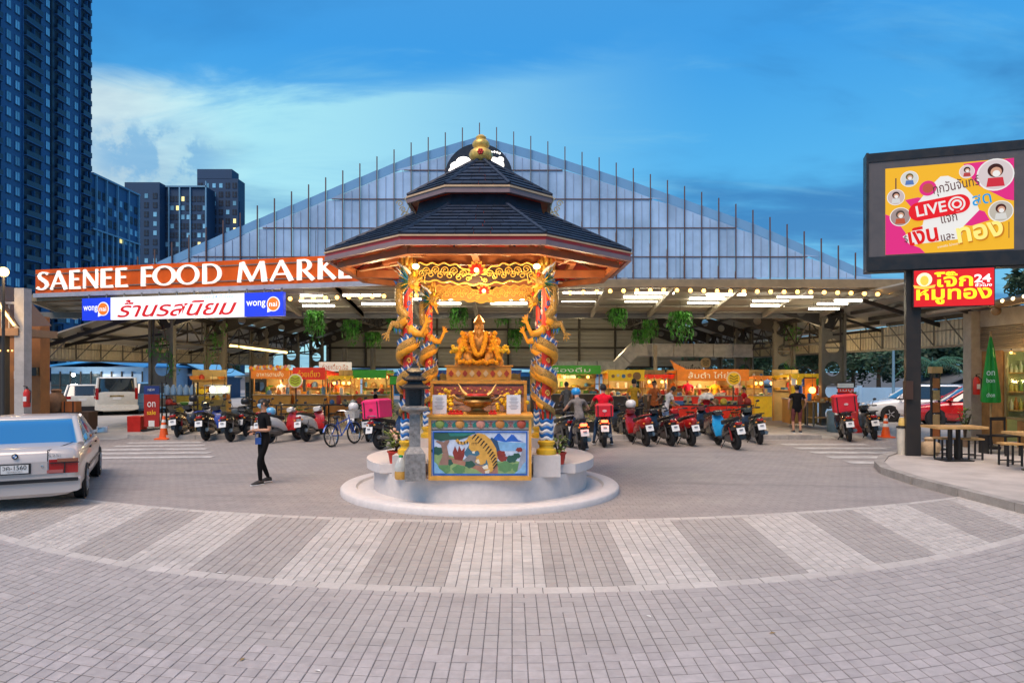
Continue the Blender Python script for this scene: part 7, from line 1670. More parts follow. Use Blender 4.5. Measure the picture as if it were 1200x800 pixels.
# ------------------------------------------------------------------ people
SKIN = mat('skin', (0.46, 0.24, 0.15), 0.5, var=0.06); HAIR = mat('black_hair', (0.012, 0.010, 0.009), 0.5)
def cloth(n_, c_): return mat('cloth_'+n_, c_, 0.9, var=0.25, vs=9, spec=0.12, bump=0.5, bs=22)
def person(label, loc, rz, H, shirt, legs, hands, feet, lean=0.0, turn=0.0, sit=None, shorts=False, hair='short', extras=(), shoes=BLACK, sleeve=0.55, bulk=1.0, nod=0.0, fingers=True):
    t = thing('person', label, 'person', loc, rz); k = H/1.6
    hipz = (0.87 if sit is None else sit/k)
    P = Vector((0, 0, hipz)); up = Vector((0, math.sin(lean), math.cos(lean)))
    S1 = P+up*0.18; C_ = P+up*0.40; N_ = P+up*0.545; Hd = N_+Vector((0, math.sin(lean+nod)*0.15+0.015, 0.15*math.cos(lean+nod)))
    V, E_, Rr, tagm = [], [], [], []
    def v(p, r): V.append(Vector(p)*k); Rr.append(tuple(q*k for q in r) if isinstance(r, tuple) else r*k); return len(V)-1
    bones = []; core = set()
    def e(a, c_, m): E_.append((a, c_)); bones.append((V[a], V[c_], m))
    p = v(P, (0.125*bulk, 0.095*bulk)); s1 = v(S1, (0.115*bulk, 0.085*bulk)); c = v(C_, (0.125*bulk, 0.09*bulk)); n = v(N_, 0.05); h0 = v(N_+(Hd-N_)*0.45, 0.062); h = v(Hd, (0.072, 0.088)); ht = v(Hd+(Hd-N_).normalized()*0.07, 0.06)
    e(p, s1, 0); e(s1, c, 0); e(c, n, 0); bones[-1] = (V[c], V[c].lerp(V[n], 0.42), 0); core.add(len(bones)-2); core.add(len(bones)-3); bones.append((V[c].lerp(V[n], 0.6), V[n], 2)); e(n, h0, 2); e(h0, h, 2); e(h, ht, 2)
    for s_, hp in zip((-1, 1), hands):
        sh = C_+Vector((s_*0.165*bulk, 0, 0.055)); hp = Vector(hp); d = hp-sh; L = d.length; A = 0.27
        if L > 0.53: hp = sh+d*0.53/L; d = hp-sh; L = 0.53
        off = math.sqrt(max(0.0, A*A-(L/2)**2)); pole = Vector((s_*0.5, -0.6, -0.6)); pole = (pole-d*(pole.dot(d)/max(1e-6, d.dot(d)))).normalized()
        el_ = sh+d/2+pole*off
        a0 = v(sh, 0.055*bulk); a1 = v(el_, 0.040); a2 = v(hp, 0.027); dv = (hp-el_).normalized(); a3 = v(hp+dv*0.055, (0.036, 0.020))
        e(c, a0, 0); E_.append((a0, a1)); sm_ = V[a0].lerp(V[a1], sleeve); bones += [(V[a0], sm_, 0), (sm_, V[a1], 2)] if sleeve < 1 else [(V[a0], V[a1], 0)]
        if sleeve > 1: bones.append((V[a1], V[a2], 0)); E_.append((a1, a2))
        else: e(a1, a2, 2)
        e(a2, a3, 2)
        if fingers:
            sd_ = dv.cross(Vector((0, 0, 1))); sd_ = sd_.normalized() if sd_.length > .1 else Vector((1, 0, 0)); cu = Vector((0, 0, -1))
            for q in range(4):
                b0 = hp+dv*0.075+sd_*(q-1.5)*0.019; l_ = (0.032, 0.038, 0.036, 0.028)[q]
                f0 = v(b0, 0.0095); f1 = v(b0+dv*l_+cu*0.012, 0.0085); f2 = v(b0+dv*l_*1.5+cu*0.036, 0.007); e(a3, f0, 2); e(f0, f1, 2); e(f1, f2, 2)
            tp = hp+dv*0.03-sd_*s_*0.036; f0 = v(tp, 0.0105); f1 = v(tp+dv*0.035-sd_*s_*0.012+cu*0.012, 0.009); e(a3, f0, 2); e(f0, f1, 2)
    for s_, fp in zip((-1, 1), feet):
        fp = Vector(fp); hip = P+Vector((s_*0.085*bulk, 0, -0.05)); ank = fp+Vector((0, -0.02, 0.075)); d = ank-hip; L = d.length; A = min(0.41, L/2*1.02) if sit is None else 0.40
        off = math.sqrt(max(0.0, A*A-(L/2)**2)) if L < 0.8 else 0.01; pole = Vector((s_*0.1, 1, 0.15)); pole = (pole-d*(pole.dot(d)/d.dot(d))).normalized()
        kn = hip+d/2+pole*off
        a0 = v(hip, 0.088*bulk); a1 = v(kn, 0.056); a2 = v(ank, 0.040); a3 = v(fp+Vector((0, 0.12, 0.03)), (0.036, 0.024))
        e(p, a0, 1); e(a0, a1, 1)
        if shorts: E_.append((a1, a2)); bones.append((V[a1], V[a1].lerp(V[a2], .15), 1)); bones.append((V[a1].lerp(V[a2], .2), V[a2], 2))
        else: e(a1, a2, 1)
        e(a2, a3, 3)
        b = MB(); F = fp*k
        b.loft([[F+Vector((w*k*math.cos(2*PI*j/10), y*k, max(-0.0, (hh_*0.5+hh_*0.5*math.sin(2*PI*j/10))*k))) for j in range(10)] for y, w, hh_ in ((-0.085, 0.02, 0.06), (-0.07, 0.042, 0.095), (0.0, 0.046, 0.10), (0.08, 0.048, 0.07), (0.145, 0.042, 0.05), (0.17, 0.02, 0.035))]); so_ = b.build('shoe', shoes, t)
        b = MB(); b.loft([[F+Vector((w*k*1.05*math.cos(2*PI*j/10), y*k, (0.012+0.012*math.sin(2*PI*j/10))*k)) for j in range(10)] for y, w in ((-0.09, 0.025), (-0.07, 0.044), (0.08, 0.049), (0.15, 0.042), (0.175, 0.02))]); b.build('sole', WAVEW, so_)
    me = skinned(V, E_, Rr, 2 if H > 1.2 and fingers else 1, p)
    for m_ in (shirt, legs, SKIN, shoes): me.materials.append(m_)
    idx = []
    for pl in me.polygons:
        q = pl.center; best = 9; bm_ = 0
        for bi_, (a, c_, m_) in enumerate(bones):
            ab = c_-a; f = max(0, min(1, (q-a).dot(ab)/max(1e-9, ab.dot(ab)))); dd = (q-(a+ab*f)).length-(0.09*k if bi_ in core else 0.0)
            if dd < best: best = dd; bm_ = m_
        idx.append(bm_)
    me.polygons.foreach_set('material_index', idx); body = link('body', me, t)
    hc = Hd*k; fwd = Vector((math.sin(turn), math.cos(turn), 0)); sdv = Vector((math.cos(turn), -math.sin(turn), 0))
    b = MB(); b.loft([[hc+fwd*(0.074+0.020*f_)*k+sdv*w*k*math.cos(2*PI*j/6)+Vector((0, 0, (z+0.012*math.sin(2*PI*j/6))*k)) for j in range(6)] for f_, w, z in ((0, 0.014, 0.02), (0.6, 0.014, 0.0), (1.0, 0.012, -0.014), (0.4, 0.008, -0.022))]); b.build('nose', SKIN, t)
    for s_ in (-1, 1):
        b = MB(); b.ball(hc+fwd*0.082*k+sdv*s_*0.032*k+Vector((0, 0, 0.022*k)), 0.011*k, 8, 5); b.build('eye', BLACK, t)
        b = MB(); b.ball(hc+sdv*s_*0.078*k+Vector((0, 0, 0.0)), (0.012*k, 0.02*k, 0.03*k), 7, 5); b.build('ear', SKIN, t)
    b = MB(); b.ball(hc+fwd*0.083*k+Vector((0, 0, -0.045*k)), (0.022*k, 0.008*k, 0.007*k), 8, 5); b.build('mouth', mat('lips', (0.35, 0.10, 0.08), 0.5), t)
    if hair:
        b = MB(); n1, n2 = 16, 10; vs = []
        for i in range(n2+1):
            th_ = PI*0.62*i/n2
            for j in range(n1):
                a = 2*PI*j/n1; ff = math.cos(a-(PI/2))
                lim = th_*(0.66 if ff > 0.55 else (0.85 if ff > 0 else 1.12))
                r_ = 0.100+0.004*math.sin(a*5+i)
                dirn = sdv*math.cos(a)*math.sin(lim)*0.88+fwd*math.sin(a)*math.sin(lim)*1.05
                vs.append(hc+(dirn*r_+Vector((0, 0, r_*1.08*math.cos(lim))))*k)
        b.add(vs, [(i*n1+j, i*n1+(j+1) % n1, (i+1)*n1+(j+1) % n1, (i+1)*n1+j) for i in range(n2) for j in range(n1)], 0, True)
        if hair == 'bun': b.ball(hc-fwd*0.10*k+Vector((0, 0, 0.05*k)), 0.045*k, 10, 7)
        if hair == 'tail': b.tube([hc-fwd*0.09*k+Vector((0, 0, 0.03*k)), hc-fwd*0.13*k+Vector((0, 0, -0.06*k)), hc-fwd*0.10*k+Vector((0, 0, -0.17*k))], [0.03*k, 0.032*k, 0.012*k], 8)
        b.build('hair', HAIR if hair != 'cap' else mat('black_cap', (0.012, 0.012, 0.013), 0.7), t)
    t_info = dict(head=hc, k=k, fwd=fwd, sdv=sdv, C=C_*k, P=P*k)
    if 'mask' in extras:
        b = MB(); rows_ = []
        for z, w, o_ in ((0.012, 0.062, 0.082), (-0.02, 0.066, 0.108), (-0.055, 0.060, 0.098), (-0.085, 0.045, 0.070)):
            rows_ += [hc+(fwd*(o_*(1-0.42*(q/3)**2))+sdv*w*q/3+Vector((0, 0, z)))*k for q in range(-3, 4)]
        b.add(rows_, [(r_*7+j, r_*7+j+1, r_*7+j+8, r_*7+j+7) for r_ in range(3) for j in range(6)], 0, True)
        b.build('face_mask', mat('mask_blue', (0.30, 0.50, 0.66), 0.8, var=0.05), t)
    if 'helmet' in extras:
        b = MB(); b.lathe([(0.10, -0.02), (0.125, 0.03), (0.128, 0.08), (0.10, 0.14), (0.05, 0.165), (0, 0.168)], 18, tuple(hc), sy=1.15); b.build('helmet', mat('helmet_blue', (0.01, 0.26, 0.62), 0.3, coat=0.6), t)
    return t, t_info
Yw = gy(566.5, -0.012)
BLKC = cloth('black', (0.010, 0.010, 0.011))
w_t, wi = person('woman in black with blue face mask walking across the paving', (gx(309, Yw), Yw, -0.012), R(136), 1.50, BLKC, cloth('black_trouser', (0.008, 0.008, 0.009)), ((-0.05, 0.20, 1.06), (0.03, 0.19, 1.02)), ((-0.09, 0.13, 0.0), (0.08, -0.12, 0.015)), hair='bun', extras=('mask',), shoes=mat('shoe_black', (0.015, 0.015, 0.016), 0.6), turn=R(12), sleeve=0.7)
b = MB(); b.box((0, 0, 0), (0.05, 0.10, 0.12)); b.tube([(0.0, -0.05, 0.08), (-0.02, -0.03, 0.16), (-0.02, 0.03, 0.16), (0.0, 0.05, 0.08)], 0.007, 5)
hb = tag(b.build('shoulder_bag', mat('bag_blue', (0.015, 0.07, 0.28), 0.6)), 'small blue shoulder bag at the walking woman hip', 'bag'); hb.location = Vector((gx(309, Yw)-0.04, Yw-0.16, 0.79)); hb.rotation_euler.z = R(100)
b = MB(); b.lathe([(0.022, 0), (0.028, 0.02), (0.028, 0.09), (0.02, 0.10)], 10); cup = tag(b.build('cup', mat('cup_white', (0.65, 0.63, 0.6), 0.4)), 'small white cup in the walking woman hands', 'cup'); cup.location = (gx(309, Yw)-0.15, Yw-0.17, 0.96)
def walker(label, px, py, rz, H, shirt, legs, hands=((-0.20, 0.10, 0.80), (0.20, 0.10, 0.80)), feet=((-0.09, 0.0, 0), (0.09, 0.02, 0)), z=-0.012, **k):
    Y = gy(py, z); return person(label, (gx(px, Y), Y, z), rz, H, shirt, legs, hands, feet, **k)
def rider(label, bike, shirt, legs, lean, H=1.6, **k):
    P = at_bike(bike, (0, -0.30, 0)); rz = bike.rotation_euler.z
    return person(label, (P.x, P.y, 0), rz, H, shirt, legs, ((-0.30, 0.52, 1.02), (0.30, 0.52, 1.02)), ((-0.24, 0.22, 0.02), (0.24, 0.20, 0.02)), lean=lean, sit=0.88, fingers=False, **k)
rider('rider in grey shirt and blue helmet bending over a scooter', s8, cloth('grey', (0.19, 0.17, 0.16)), cloth('navy_jean', (0.02, 0.03, 0.06)), R(28), hair=None, extras=('helmet',), nod=R(25))
rider('rider in bright red shirt and black cap seen from behind', s9, cloth('red', (0.68, 0.012, 0.03)), cloth('jean', (0.03, 0.06, 0.12)), R(6), H=1.65, hair='cap', bulk=1.18)
walker('woman in white printed shirt leaning over the scooters', 779, 508, R(-72), 1.58, cloth('white', (0.62, 0.58, 0.57)), cloth('pale_jean', (0.14, 0.22, 0.36)), ((-0.10, 0.42, 0.92), (0.12, 0.46, 0.95)), lean=R(24), nod=R(18), fingers=False, hair='short')
walker('woman in black top and patterned shorts walking into the hall', 934, 507, R(-6), 1.45, BLKC, cloth('floral', (0.16, 0.05, 0.05)), ((-0.26, 0.06, 0.84), (0.26, 0.10, 0.86)), ((-0.10, 0.06, 0), (0.10, -0.04, 0)), z=0.115, shorts=True, hair='bun', bulk=1.22, fingers=False)
walker('person in dark red shirt holding a white towel over the head', 828, 509, R(165), 1.30, cloth('dark_red', (0.40, 0.015, 0.02)), cloth('black_trouser', (0.008, 0.008, 0.009)), ((-0.16, 0.10, 1.36), (0.16, 0.10, 1.36)), z=0.0, fingers=False)
tl = MB(); rg = []
for z, r in ((-0.02, 0.19), (0.05, 0.205), (0.12, 0.17), (0.17, 0.10), (0.185, 0.01)): rg.append([(r*(1.2+0.05*math.sin(5*a))*math.cos(a), r*math.sin(a), z+0.02*math.cos(3*a)) for a in [2*PI*q/18 for q in range(18)]])
tl.loft(rg); tag(tl.build('towel', cloth('towel', (0.6, 0.56, 0.5))), 'white towel held over the head of the dark red shirt person', 'towel').location = (gx(828, gy(509)), gy(509)-0.02, 1.17)
FZ = 0.115
def inside(label, px, Y, rz, H, shirt, legs, **k): return person(label, (gx(px, Y), Y, FZ), rz, H, shirt, legs, k.pop('hands', ((-0.16, 0.26, 0.95), (0.16, 0.26, 0.95))), ((-0.09, 0.0, 0), (0.09, 0.02, 0)), fingers=False, **k)
JN = cloth('dark_trouser', (0.02, 0.02, 0.025))
inside('standing customer in mustard shirt under the yellow food sign', 743, 23.2, R(-5), 1.62, cloth('mustard', (0.62, 0.32, 0.03)), JN)
inside('person in orange shirt and white cap near the yellow food sign', 767, 24.2, R(150), 1.55, cloth('orange', (0.65, 0.17, 0.05)), JN)
inside('seller in pink red shirt behind the orange stall counter', 806, 29.3, R(180), 1.62, cloth('pink', (0.70, 0.03, 0.10)), JN)
inside('seller in yellow shirt at the orange stall counter', 838, 29.4, R(170), 1.58, cloth('yellow', (0.70, 0.42, 0.03)), JN)
inside('seller in white shirt at the right end of the orange stall', 865, 29.0, R(165), 1.55, cloth('white', (0.62, 0.58, 0.57)), JN)
inside('seated diner in red shirt behind the dark table', 872, 25.6, R(100), 1.30, cloth('red', (0.68, 0.012, 0.03)), JN)
inside('cook in white at the flower topped stall', 330, 30.6, R(180), 1.55, cloth('white', (0.62, 0.58, 0.57)), JN)
inside('cook in orange apron beside the red stall board', 397, 30.2, R(170), 1.55, cloth('orange', (0.65, 0.17, 0.05)), JN)
inside('person in grey shirt in the dark behind the dragon pillar', 664, 24.0, R(20), 1.5, cloth('grey', (0.19, 0.17, 0.16)), JN)
inside('diner in black seated near the green roofed stall', 440, 25.5, R(-60), 1.25, BLKC, JN)
# ------------------------------------------------------------------ canopy lighting
_ord = ['leftmost', 'second from the left', 'third from the left', 'fourth from the left', 'fifth from the left', 'sixth from the left', 'seventh from the left', 'eighth from the left', 'rightmost']
_cnt = {}
def tube_light(x, y, z, L):
    row = {21.5: 'front', 22.3: 'middle', 23.0: 'back'}[y]; k_ = _cnt.get(row, 0); _cnt[row] = k_+1
    label = 'white tube light '+_ord[k_]+' in the '+row+' row under the canopy'
    t = thing('tube_light', label, 'light', (x, y, z), 0, 'tube lights under the front canopy')
    b = MB(); b.box((0, 0, 0.05), (L+0.04, 0.10, 0.05)); b.build('housing', WHITE, t)
    b = MB(); b.cyl((-L/2, 0, 0), (L/2, 0, 0), 0.028, n=8); b.build('tube', TUBE, t)
    b = MB(); b.cyl((-L*0.35, 0, 0.07), (-L*0.35, 0, 0.22), 0.006, n=5); b.cyl((L*0.35, 0, 0.07), (L*0.35, 0, 0.22), 0.006, n=5); b.build('hanger', DSTEEL, t)
for pa, pb, y in ((352, 378, 346), (402, 446, 346), (660, 707, 343), (744, 790, 343.5), (828, 874, 345), (911, 952, 348), (978, 1019, 352)): Y = 21.5; tube_light(gx((pa+pb)/2, Y), Y, gz(y, Y), (pb-pa)*Y/800)
for pa, pb, y in ((351, 386, 353), (485, 530, 351), (590, 634, 351), (731, 777, 348.5), (808, 854, 350), (882, 923, 353), (958, 993, 356.5)): Y = 22.3; tube_light(gx((pa+pb)/2, Y), Y, gz(y, Y)+0.01, (pb-pa)*Y/800)
for pa, pb, y in ((355, 392, 358.5), (424, 463, 356), (500, 540, 355.5), (575, 618, 355.5), (658, 698, 352.5), (732, 775, 353), (806, 847, 355), (880, 919, 358), (948, 983, 362)): Y = 23.0; tube_light(gx((pa+pb)/2, Y), Y, gz(y, Y), (pb-pa)*Y/800)
def bulb_string(label, pts, n, r=0.062, m=None):
    t = thing('string_light', label, 'string lights', tuple(pts[0])); P0 = Vector(pts[0]); P = [Vector(p)-P0 for p in pts]
    b = MB(); b.tube([p+Vector((0, 0, 0.10)) for p in P], 0.010, 5); b.build('cable', BLACK, t)
    q = MB(); q.ball((0, 0, 0), r, 9, 6); me = q.mesh('bulb', m or BULB); q = MB(); q.cyl((0, 0, 0.03), (0, 0, 0.10), 0.016, n=6); me2 = q.mesh('socket', BLACK)
    for k in range(n):
        f = k/(n-1)*(len(P)-1); i = min(int(f), len(P)-2); p = P[i].lerp(P[i+1], f-i)
        o = link('bulb', me, t); o.location = p; o2 = link('socket', me2, t); o2.location = p
bulb_string('long string of warm bulbs along the right canopy edge', [at(668+i*24.5, (343, 342, 341, 340.5, 340, 340, 340.5, 341, 341.5, 341.5, 342, 342, 342.5, 343, 344, 345, 346)[i], 20.38) for i in range(17)], 26)
bulb_string('short string of warm bulbs on the canopy left of the pavilion', [at(340+i*22, 350-i*0.6, 20.38) for i in range(6)], 9)
bulb_string('warm bulbs hidden behind the shrine along the canopy edge', [at(468+i*40, 346, 20.38) for i in range(5)], 9)
st_ = thing('glow_strip', 'glowing yellow fairy light strip on a raking beam inside the left hall', 'light strip', tuple(at(262, 404, 31)))
A_, B__ = Vector((0, 0, 0)), at(336, 413, 34)-at(262, 404, 31)
b = MB(); b.bar(A_+Vector((0, 0, 0.12)), B__+Vector((0, 0, 0.12)), 0.14, 0.12); b.build('beam', GSTEEL, st_)
b = MB(); b.tube([A_, B__], 0.055, 7); b.build('strip', emi('fairy_glow', (1.0, 0.70, 0.25), 4), st_)
for x, y, z, e_ in ((-9.5, 27.5, 3.1, 60), (-3.5, 27.5, 3.2, 60), (2.8, 27.5, 3.2, 60), (7.6, 27, 3.1, 60), (11.5, 26.5, 2.6, 60), (-12.2, 26.5, 2.3, 60), (-5.5, 39, 4.2, 220), (5, 39, 4.2, 220)): point('stall_light', (x, y, z), e_, 0.25, (1.0, 0.76, 0.42))

# ------------------------------------------------------------------ hanging plants and climbers
HLEAF = mat('hanging_leaf', (0.08, 0.30, 0.035), 0.5, var=0.5, vs=6)
def trail_mesh(seed, n, w, L):
    rn = random.Random(seed); b = MB()
    for k in range(n):
        a = rn.uniform(0, 2*PI); r = w*rn.uniform(0.2, 1.0); l = L*rn.uniform(0.35, 1.0)*(1.25-0.5*r/w); p = Vector((r*0.5*math.cos(a), r*0.5*math.sin(a), 0.12))
        prev = p
        pts = [p, p+Vector((0.4*r*math.cos(a), 0.4*r*math.sin(a), 0.05)), p+Vector((0.6*r*math.cos(a), 0.6*r*math.sin(a), -l*0.4)), p+Vector((0.55*r*math.cos(a)+rn.uniform(-.04, .04), 0.55*r*math.sin(a), -l))]
        for i in range(3):
            for q in (0.0, 0.33, 0.66):
                c_ = pts[i].lerp(pts[i+1], q); d = Vector((rn.gauss(0, 1), rn.gauss(0, 1), rn.gauss(-0.6, 0.5))).normalized(); leaf_strip(b, c_, d, rn.uniform(0.06, 0.12), 0.02, 0.4, 0, 2)
    return b.mesh('foliage', HLEAF)
TM = [trail_mesh(s_, 70, 0.30, 0.62) for s_ in (1, 2)]+[trail_mesh(3, 54, 0.26, 0.40)]
HP = [(370, 370, 22.9, 0, 1.0, 'broad trailing plant left of the short bulb string'), (413, 379, 25, 1, 0.9, 'trailing plant between short bulb string and dragon pillar'), (437, 393, 28, 2, 1.0, 'small trailing plant beside the left claw of the dragon'), (462, 370, 25, 2, 0.8, 'trailing plant partly behind the left dragon head'), (537, 363, 24, 0, 0.95, 'long trailing plant above the statue on the left'), (590, 366, 25, 2, 0.95, 'short trailing plant above the right shoulder of the statue'), (604, 389, 28, 1, 0.85, 'low trailing plant right of the gold statue'), (614, 366, 26, 1, 0.8, 'trailing plant behind the right dragon head'), (723, 367, 23.5, 2, 1.0, 'short wide trailing plant right of the right pillar'), (750, 390, 26, 2, 0.9, 'lower of two trailing plants near the silver duct'), (761, 378, 25, 1, 0.8, 'upper of two trailing plants near the silver duct'), (797, 372, 23, 0, 1.1, 'longest trailing plant in front of the right rafters')]
for px, py, Y, v, sc, lb in HP:
    P = at(px, py+4, Y); t = thing('hanging_plant', lb, 'hanging plant', P, random.uniform(0, 6)); sc *= 1.25; t.scale = (sc, sc, sc*1.35)
    o = link('foliage', TM[v], t, kind='stuff')
    b = MB(); b.lathe([(0.06, -0.08), (0.12, 0.02), (0.125, 0.10), (0.0, 0.09)], 12); b.build('pot', BLACK, t)
    b = MB(); top = max(0.5, min(2.2, zr(P.x)-P.z)); b.cyl((0, 0, 0.1), (0, 0, top/sc), 0.006, n=5); b.build('cord', BLACK, t)
def climber(x, y, z0, z1, lb, seed):
    t = thing('climbing_plant', lb, 'climbing plant', (x, y, z0)); rn = random.Random(seed); b = MB()
    for _ in range(5):
        cz = rn.uniform(0.1, z1-z0); cx = rn.uniform(-0.3, 0.45)
        for k in range(46): leaf_strip(b, (cx+rn.gauss(0, 0.13), -0.05+rn.gauss(0, 0.07), cz+rn.gauss(0, 0.16)), (rn.gauss(0, 1), rn.gauss(-0.5, 1), rn.gauss(0, 0.8)), rn.uniform(0.08, 0.15), 0.026, 0.4, 0, 2)
    stuff(b.build('leaves', HLEAF, t, fix=False))
    b = MB(); b.tube([(0.1, 0, 0), (0.25, -0.03, (z1-z0)*0.4), (0.05, 0, z1-z0)], 0.012, 5); b.build('stem', BARK, t)
climber(CXL+0.1, 24.4, 1.7, 3.7, 'bright climbing plant on the perforated column by the red banner', 1)
climber(CXL, 28.8, 2.0, 3.9, 'climbing plant on the second perforated column at the left', 2)
climber(CXR, 28.8, 1.6, 3.8, 'climbing plant on the right column behind the woman in black', 3)
climber(CXR-0.2, 33.8, 1.2, 3.6, 'leafy climber on the column right of the round emblem', 4)

# ------------------------------------------------------------------ stalls
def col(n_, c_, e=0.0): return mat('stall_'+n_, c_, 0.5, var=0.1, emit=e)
def bulb_at(P, label, group, r=0.07, m=None):
    t = thing('pendant_bulb', label, 'bulb', P, 0, group)
    b = MB(); b.ball((0, 0, 0), r, 9, 6); b.build('bulb', m or BULB, t)
    b = MB(); b.cyl((0, 0, r*0.7), (0, 0, r+0.1), 0.02, n=6); b.cyl((0, 0, r+0.1), (0, 0, r+0.45), 0.005, n=4); b.build('cord', BLACK, t)
GOODN = ['cream', 'orange', 'red', 'white', 'green', 'yellow', 'brown', 'blue']; GOODK = ['bowl', 'food tray', 'jar', 'pot']
GOODC = [col('dish_%d' % i, c_) for i, c_ in enumerate(((0.75, 0.60, 0.30), (0.70, 0.25, 0.04), (0.55, 0.05, 0.03), (0.75, 0.72, 0.65), (0.15, 0.35, 0.06), (0.80, 0.50, 0.05), (0.35, 0.18, 0.07), (0.1, 0.25, 0.5)))]
_gm = []
for i in range(8):
    q = MB()
    if i % 4 == 0: q.lathe([(0.07, 0), (0.12, 0.06), (0.125, 0.07), (0.0, 0.085)], 10)
    elif i % 4 == 1: q.loft([sq(0.24, 0, 0.16), sq(0.27, 0.10, 0.19)], smooth=False)
    elif i % 4 == 2: q.lathe([(0.055, 0), (0.06, 0.16), (0.05, 0.19), (0.055, 0.22), (0.0, 0.22)], 10)
    else: q.lathe([(0.08, 0), (0.10, 0.03), (0.09, 0.12), (0.03, 0.17), (0.0, 0.18)], 10)
    _gm.append(q)
GM = [[q.mesh('food_container', GOODC[(i*3+j) % 8]) for j in range(3)] for i, q in enumerate(_gm)]
def goods(where, xs, y, z, n, seed, depth=0.5):
    rn = random.Random(seed)
    for k in range(n):
        i_ = rn.randrange(8); j_ = rn.randrange(3); kd_ = GOODK[i_ % 4]; o = link(kd_.replace(' ', '_'), GM[i_][j_]); o.location = (xs[0]+(xs[1]-xs[0])*(k+rn.uniform(0.2, 0.8))/n, y+rn.uniform(-depth/2, depth/2), z); o.rotation_euler.z = rn.uniform(0, 3); s_ = rn.uniform(0.8, 1.5); o.scale = (s_,)*3
        tag(o, GOODN[(i_*3+j_) % 8]+' '+kd_+' '+where, kd_, 'food containers '+where)
def stall(label, px0, px1, Y, cm, roofm, sign=None, sm=None, txt=None, tm=None, ch=0.92, sh=2.0, where=None, bulbs=2, seed=1, shelf_goods=True, valance=True):
    x0, x1 = gx(px0, Y), gx(px1, Y); L = x1-x0; t = thing('market_stall', label, 'stall', ((x0+x1)/2, Y, FZ))
    b = MB(); b.box((0, 0, ch/2), (L, 0.7, ch-0.04)); b.build('counter', cm, t)
    b = MB(); b.box((0, -0.03, ch), (L+0.06, 0.82, 0.04)); b.build('counter_top', col('steel_top', (0.45, 0.44, 0.42)), t)
    for k in range(max(2, int(L/0.5))): n_ = max(2, int(L/0.5)); q = MB(); q.box((-L/2+L*(k+0.5)/n_, -0.36, ch*0.48), (L/n_-0.03, 0.02, ch*0.82)); q.build('front_panel', cm, t)
    for sx in (-1, 1):
        for yy in (-0.3, 1.3): q = MB(); q.box((sx*(L/2-0.03), yy, sh/2), (0.05, 0.05, sh)); q.build('post', col('post_wood', (0.55, 0.30, 0.08)), t)
    b = MB(); b.add([(-L/2-0.05, -0.5, sh-0.04), (L/2+0.05, -0.5, sh-0.04), (L/2+0.05, 1.5, sh-0.16), (-L/2-0.05, 1.5, sh-0.16), (-L/2-0.05, -0.5, sh), (L/2+0.05, -0.5, sh), (L/2+0.05, 1.5, sh-0.12), (-L/2-0.05, 1.5, sh-0.12)], [(3, 2, 1, 0), (4, 5, 6, 7), (0, 1, 5, 4), (1, 2, 6, 5), (2, 3, 7, 6), (3, 0, 4, 7)]); b.build('roof', roofm, t)
    b = MB(); b.box((0, 1.35, 1.0), (L, 0.05, 2.0)); b.build('back_wall', col('back_glow', (0.55, 0.40, 0.16)), t)
    for z in (1.2, 1.6): q = MB(); q.box((0, 1.2, z), (L-0.1, 0.28, 0.03)); q.build('shelf', WOOD, t)
    if valance:
        n_ = max(4, int(L/0.3))
        for k in range(n_): q = MB(); q.prism([(-L/2+L*k/n_+0.01, sh), (-L/2+L*(k+1)/n_-0.01, sh), (-L/2+L*(k+1)/n_-0.01, sh-0.14), (-L/2+L*(k+0.5)/n_, sh-0.2), (-L/2+L*k/n_+0.01, sh-0.14)], 0.02, (Vector((0, -0.5, 0)), *XZ)); q.build('valance_flap', roofm, t)
    if sign:
        z0, z1 = sign; b = MB(); b.box((0, -0.56, (z0+z1)/2), (L, 0.05, z1-z0)); sg = b.build('sign_board', sm, t)
        if txt: text(txt, tm, (Vector((0, -0.59, (z0+z1)/2)), *XZ), L*0.7, (z1-z0)*0.55, sg)
    point('stall_lamp', ((x0+x1)/2, Y+0.35, FZ+sh-0.45), 30*min(2.0, L/1.5), 0.10, (1.0, 0.72, 0.34))
    w_ = where or ('on the '+label.split(' with')[0])
    goods(w_, (x0, x1), Y-0.08, FZ+ch+0.02, max(5, int(L/0.19)), seed)
    if shelf_goods: goods(w_.replace('on the ', 'on the lower shelf of the ', 1), (x0, x1), Y+1.2, FZ+1.215, max(4, int(L/0.3)), seed+50, 0.1); goods(w_.replace('on the ', 'on the upper shelf of the ', 1), (x0, x1), Y+1.2, FZ+1.615, max(4, int(L/0.3)), seed+70, 0.1)
    for k in range(bulbs): bulb_at((x0+L*(k+0.5)/bulbs, Y-0.1+0.3*(k % 2), FZ+sh-0.32), (_ord[k] if k < bulbs-1 else 'rightmost')+' glowing bulb in the '+label.split(' with')[0], 'bulbs in the '+label.split(' with')[0])
    return t, L
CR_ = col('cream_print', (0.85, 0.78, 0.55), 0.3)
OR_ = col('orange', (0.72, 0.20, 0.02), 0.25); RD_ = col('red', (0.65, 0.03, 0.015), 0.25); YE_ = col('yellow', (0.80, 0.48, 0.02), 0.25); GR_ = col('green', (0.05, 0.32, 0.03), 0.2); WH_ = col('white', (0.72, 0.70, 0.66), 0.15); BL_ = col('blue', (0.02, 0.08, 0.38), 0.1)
t, L = stall('yellow draped drinks stall with small white lamps', 207, 249, 27, YE_, YE_, None, ch=1.0, sh=1.25, bulbs=0, seed=1)
q = MB(); q.box((0, -0.42, 0.5), (L*0.9, 0.03, 0.95)); q.build('drape', col('drape', (0.72, 0.50, 0.06)), t)
gc = thing('display_case', 'glass snack display case lit by two white bulbs', 'display case', (gx(255, 26.2), 26.2, FZ))
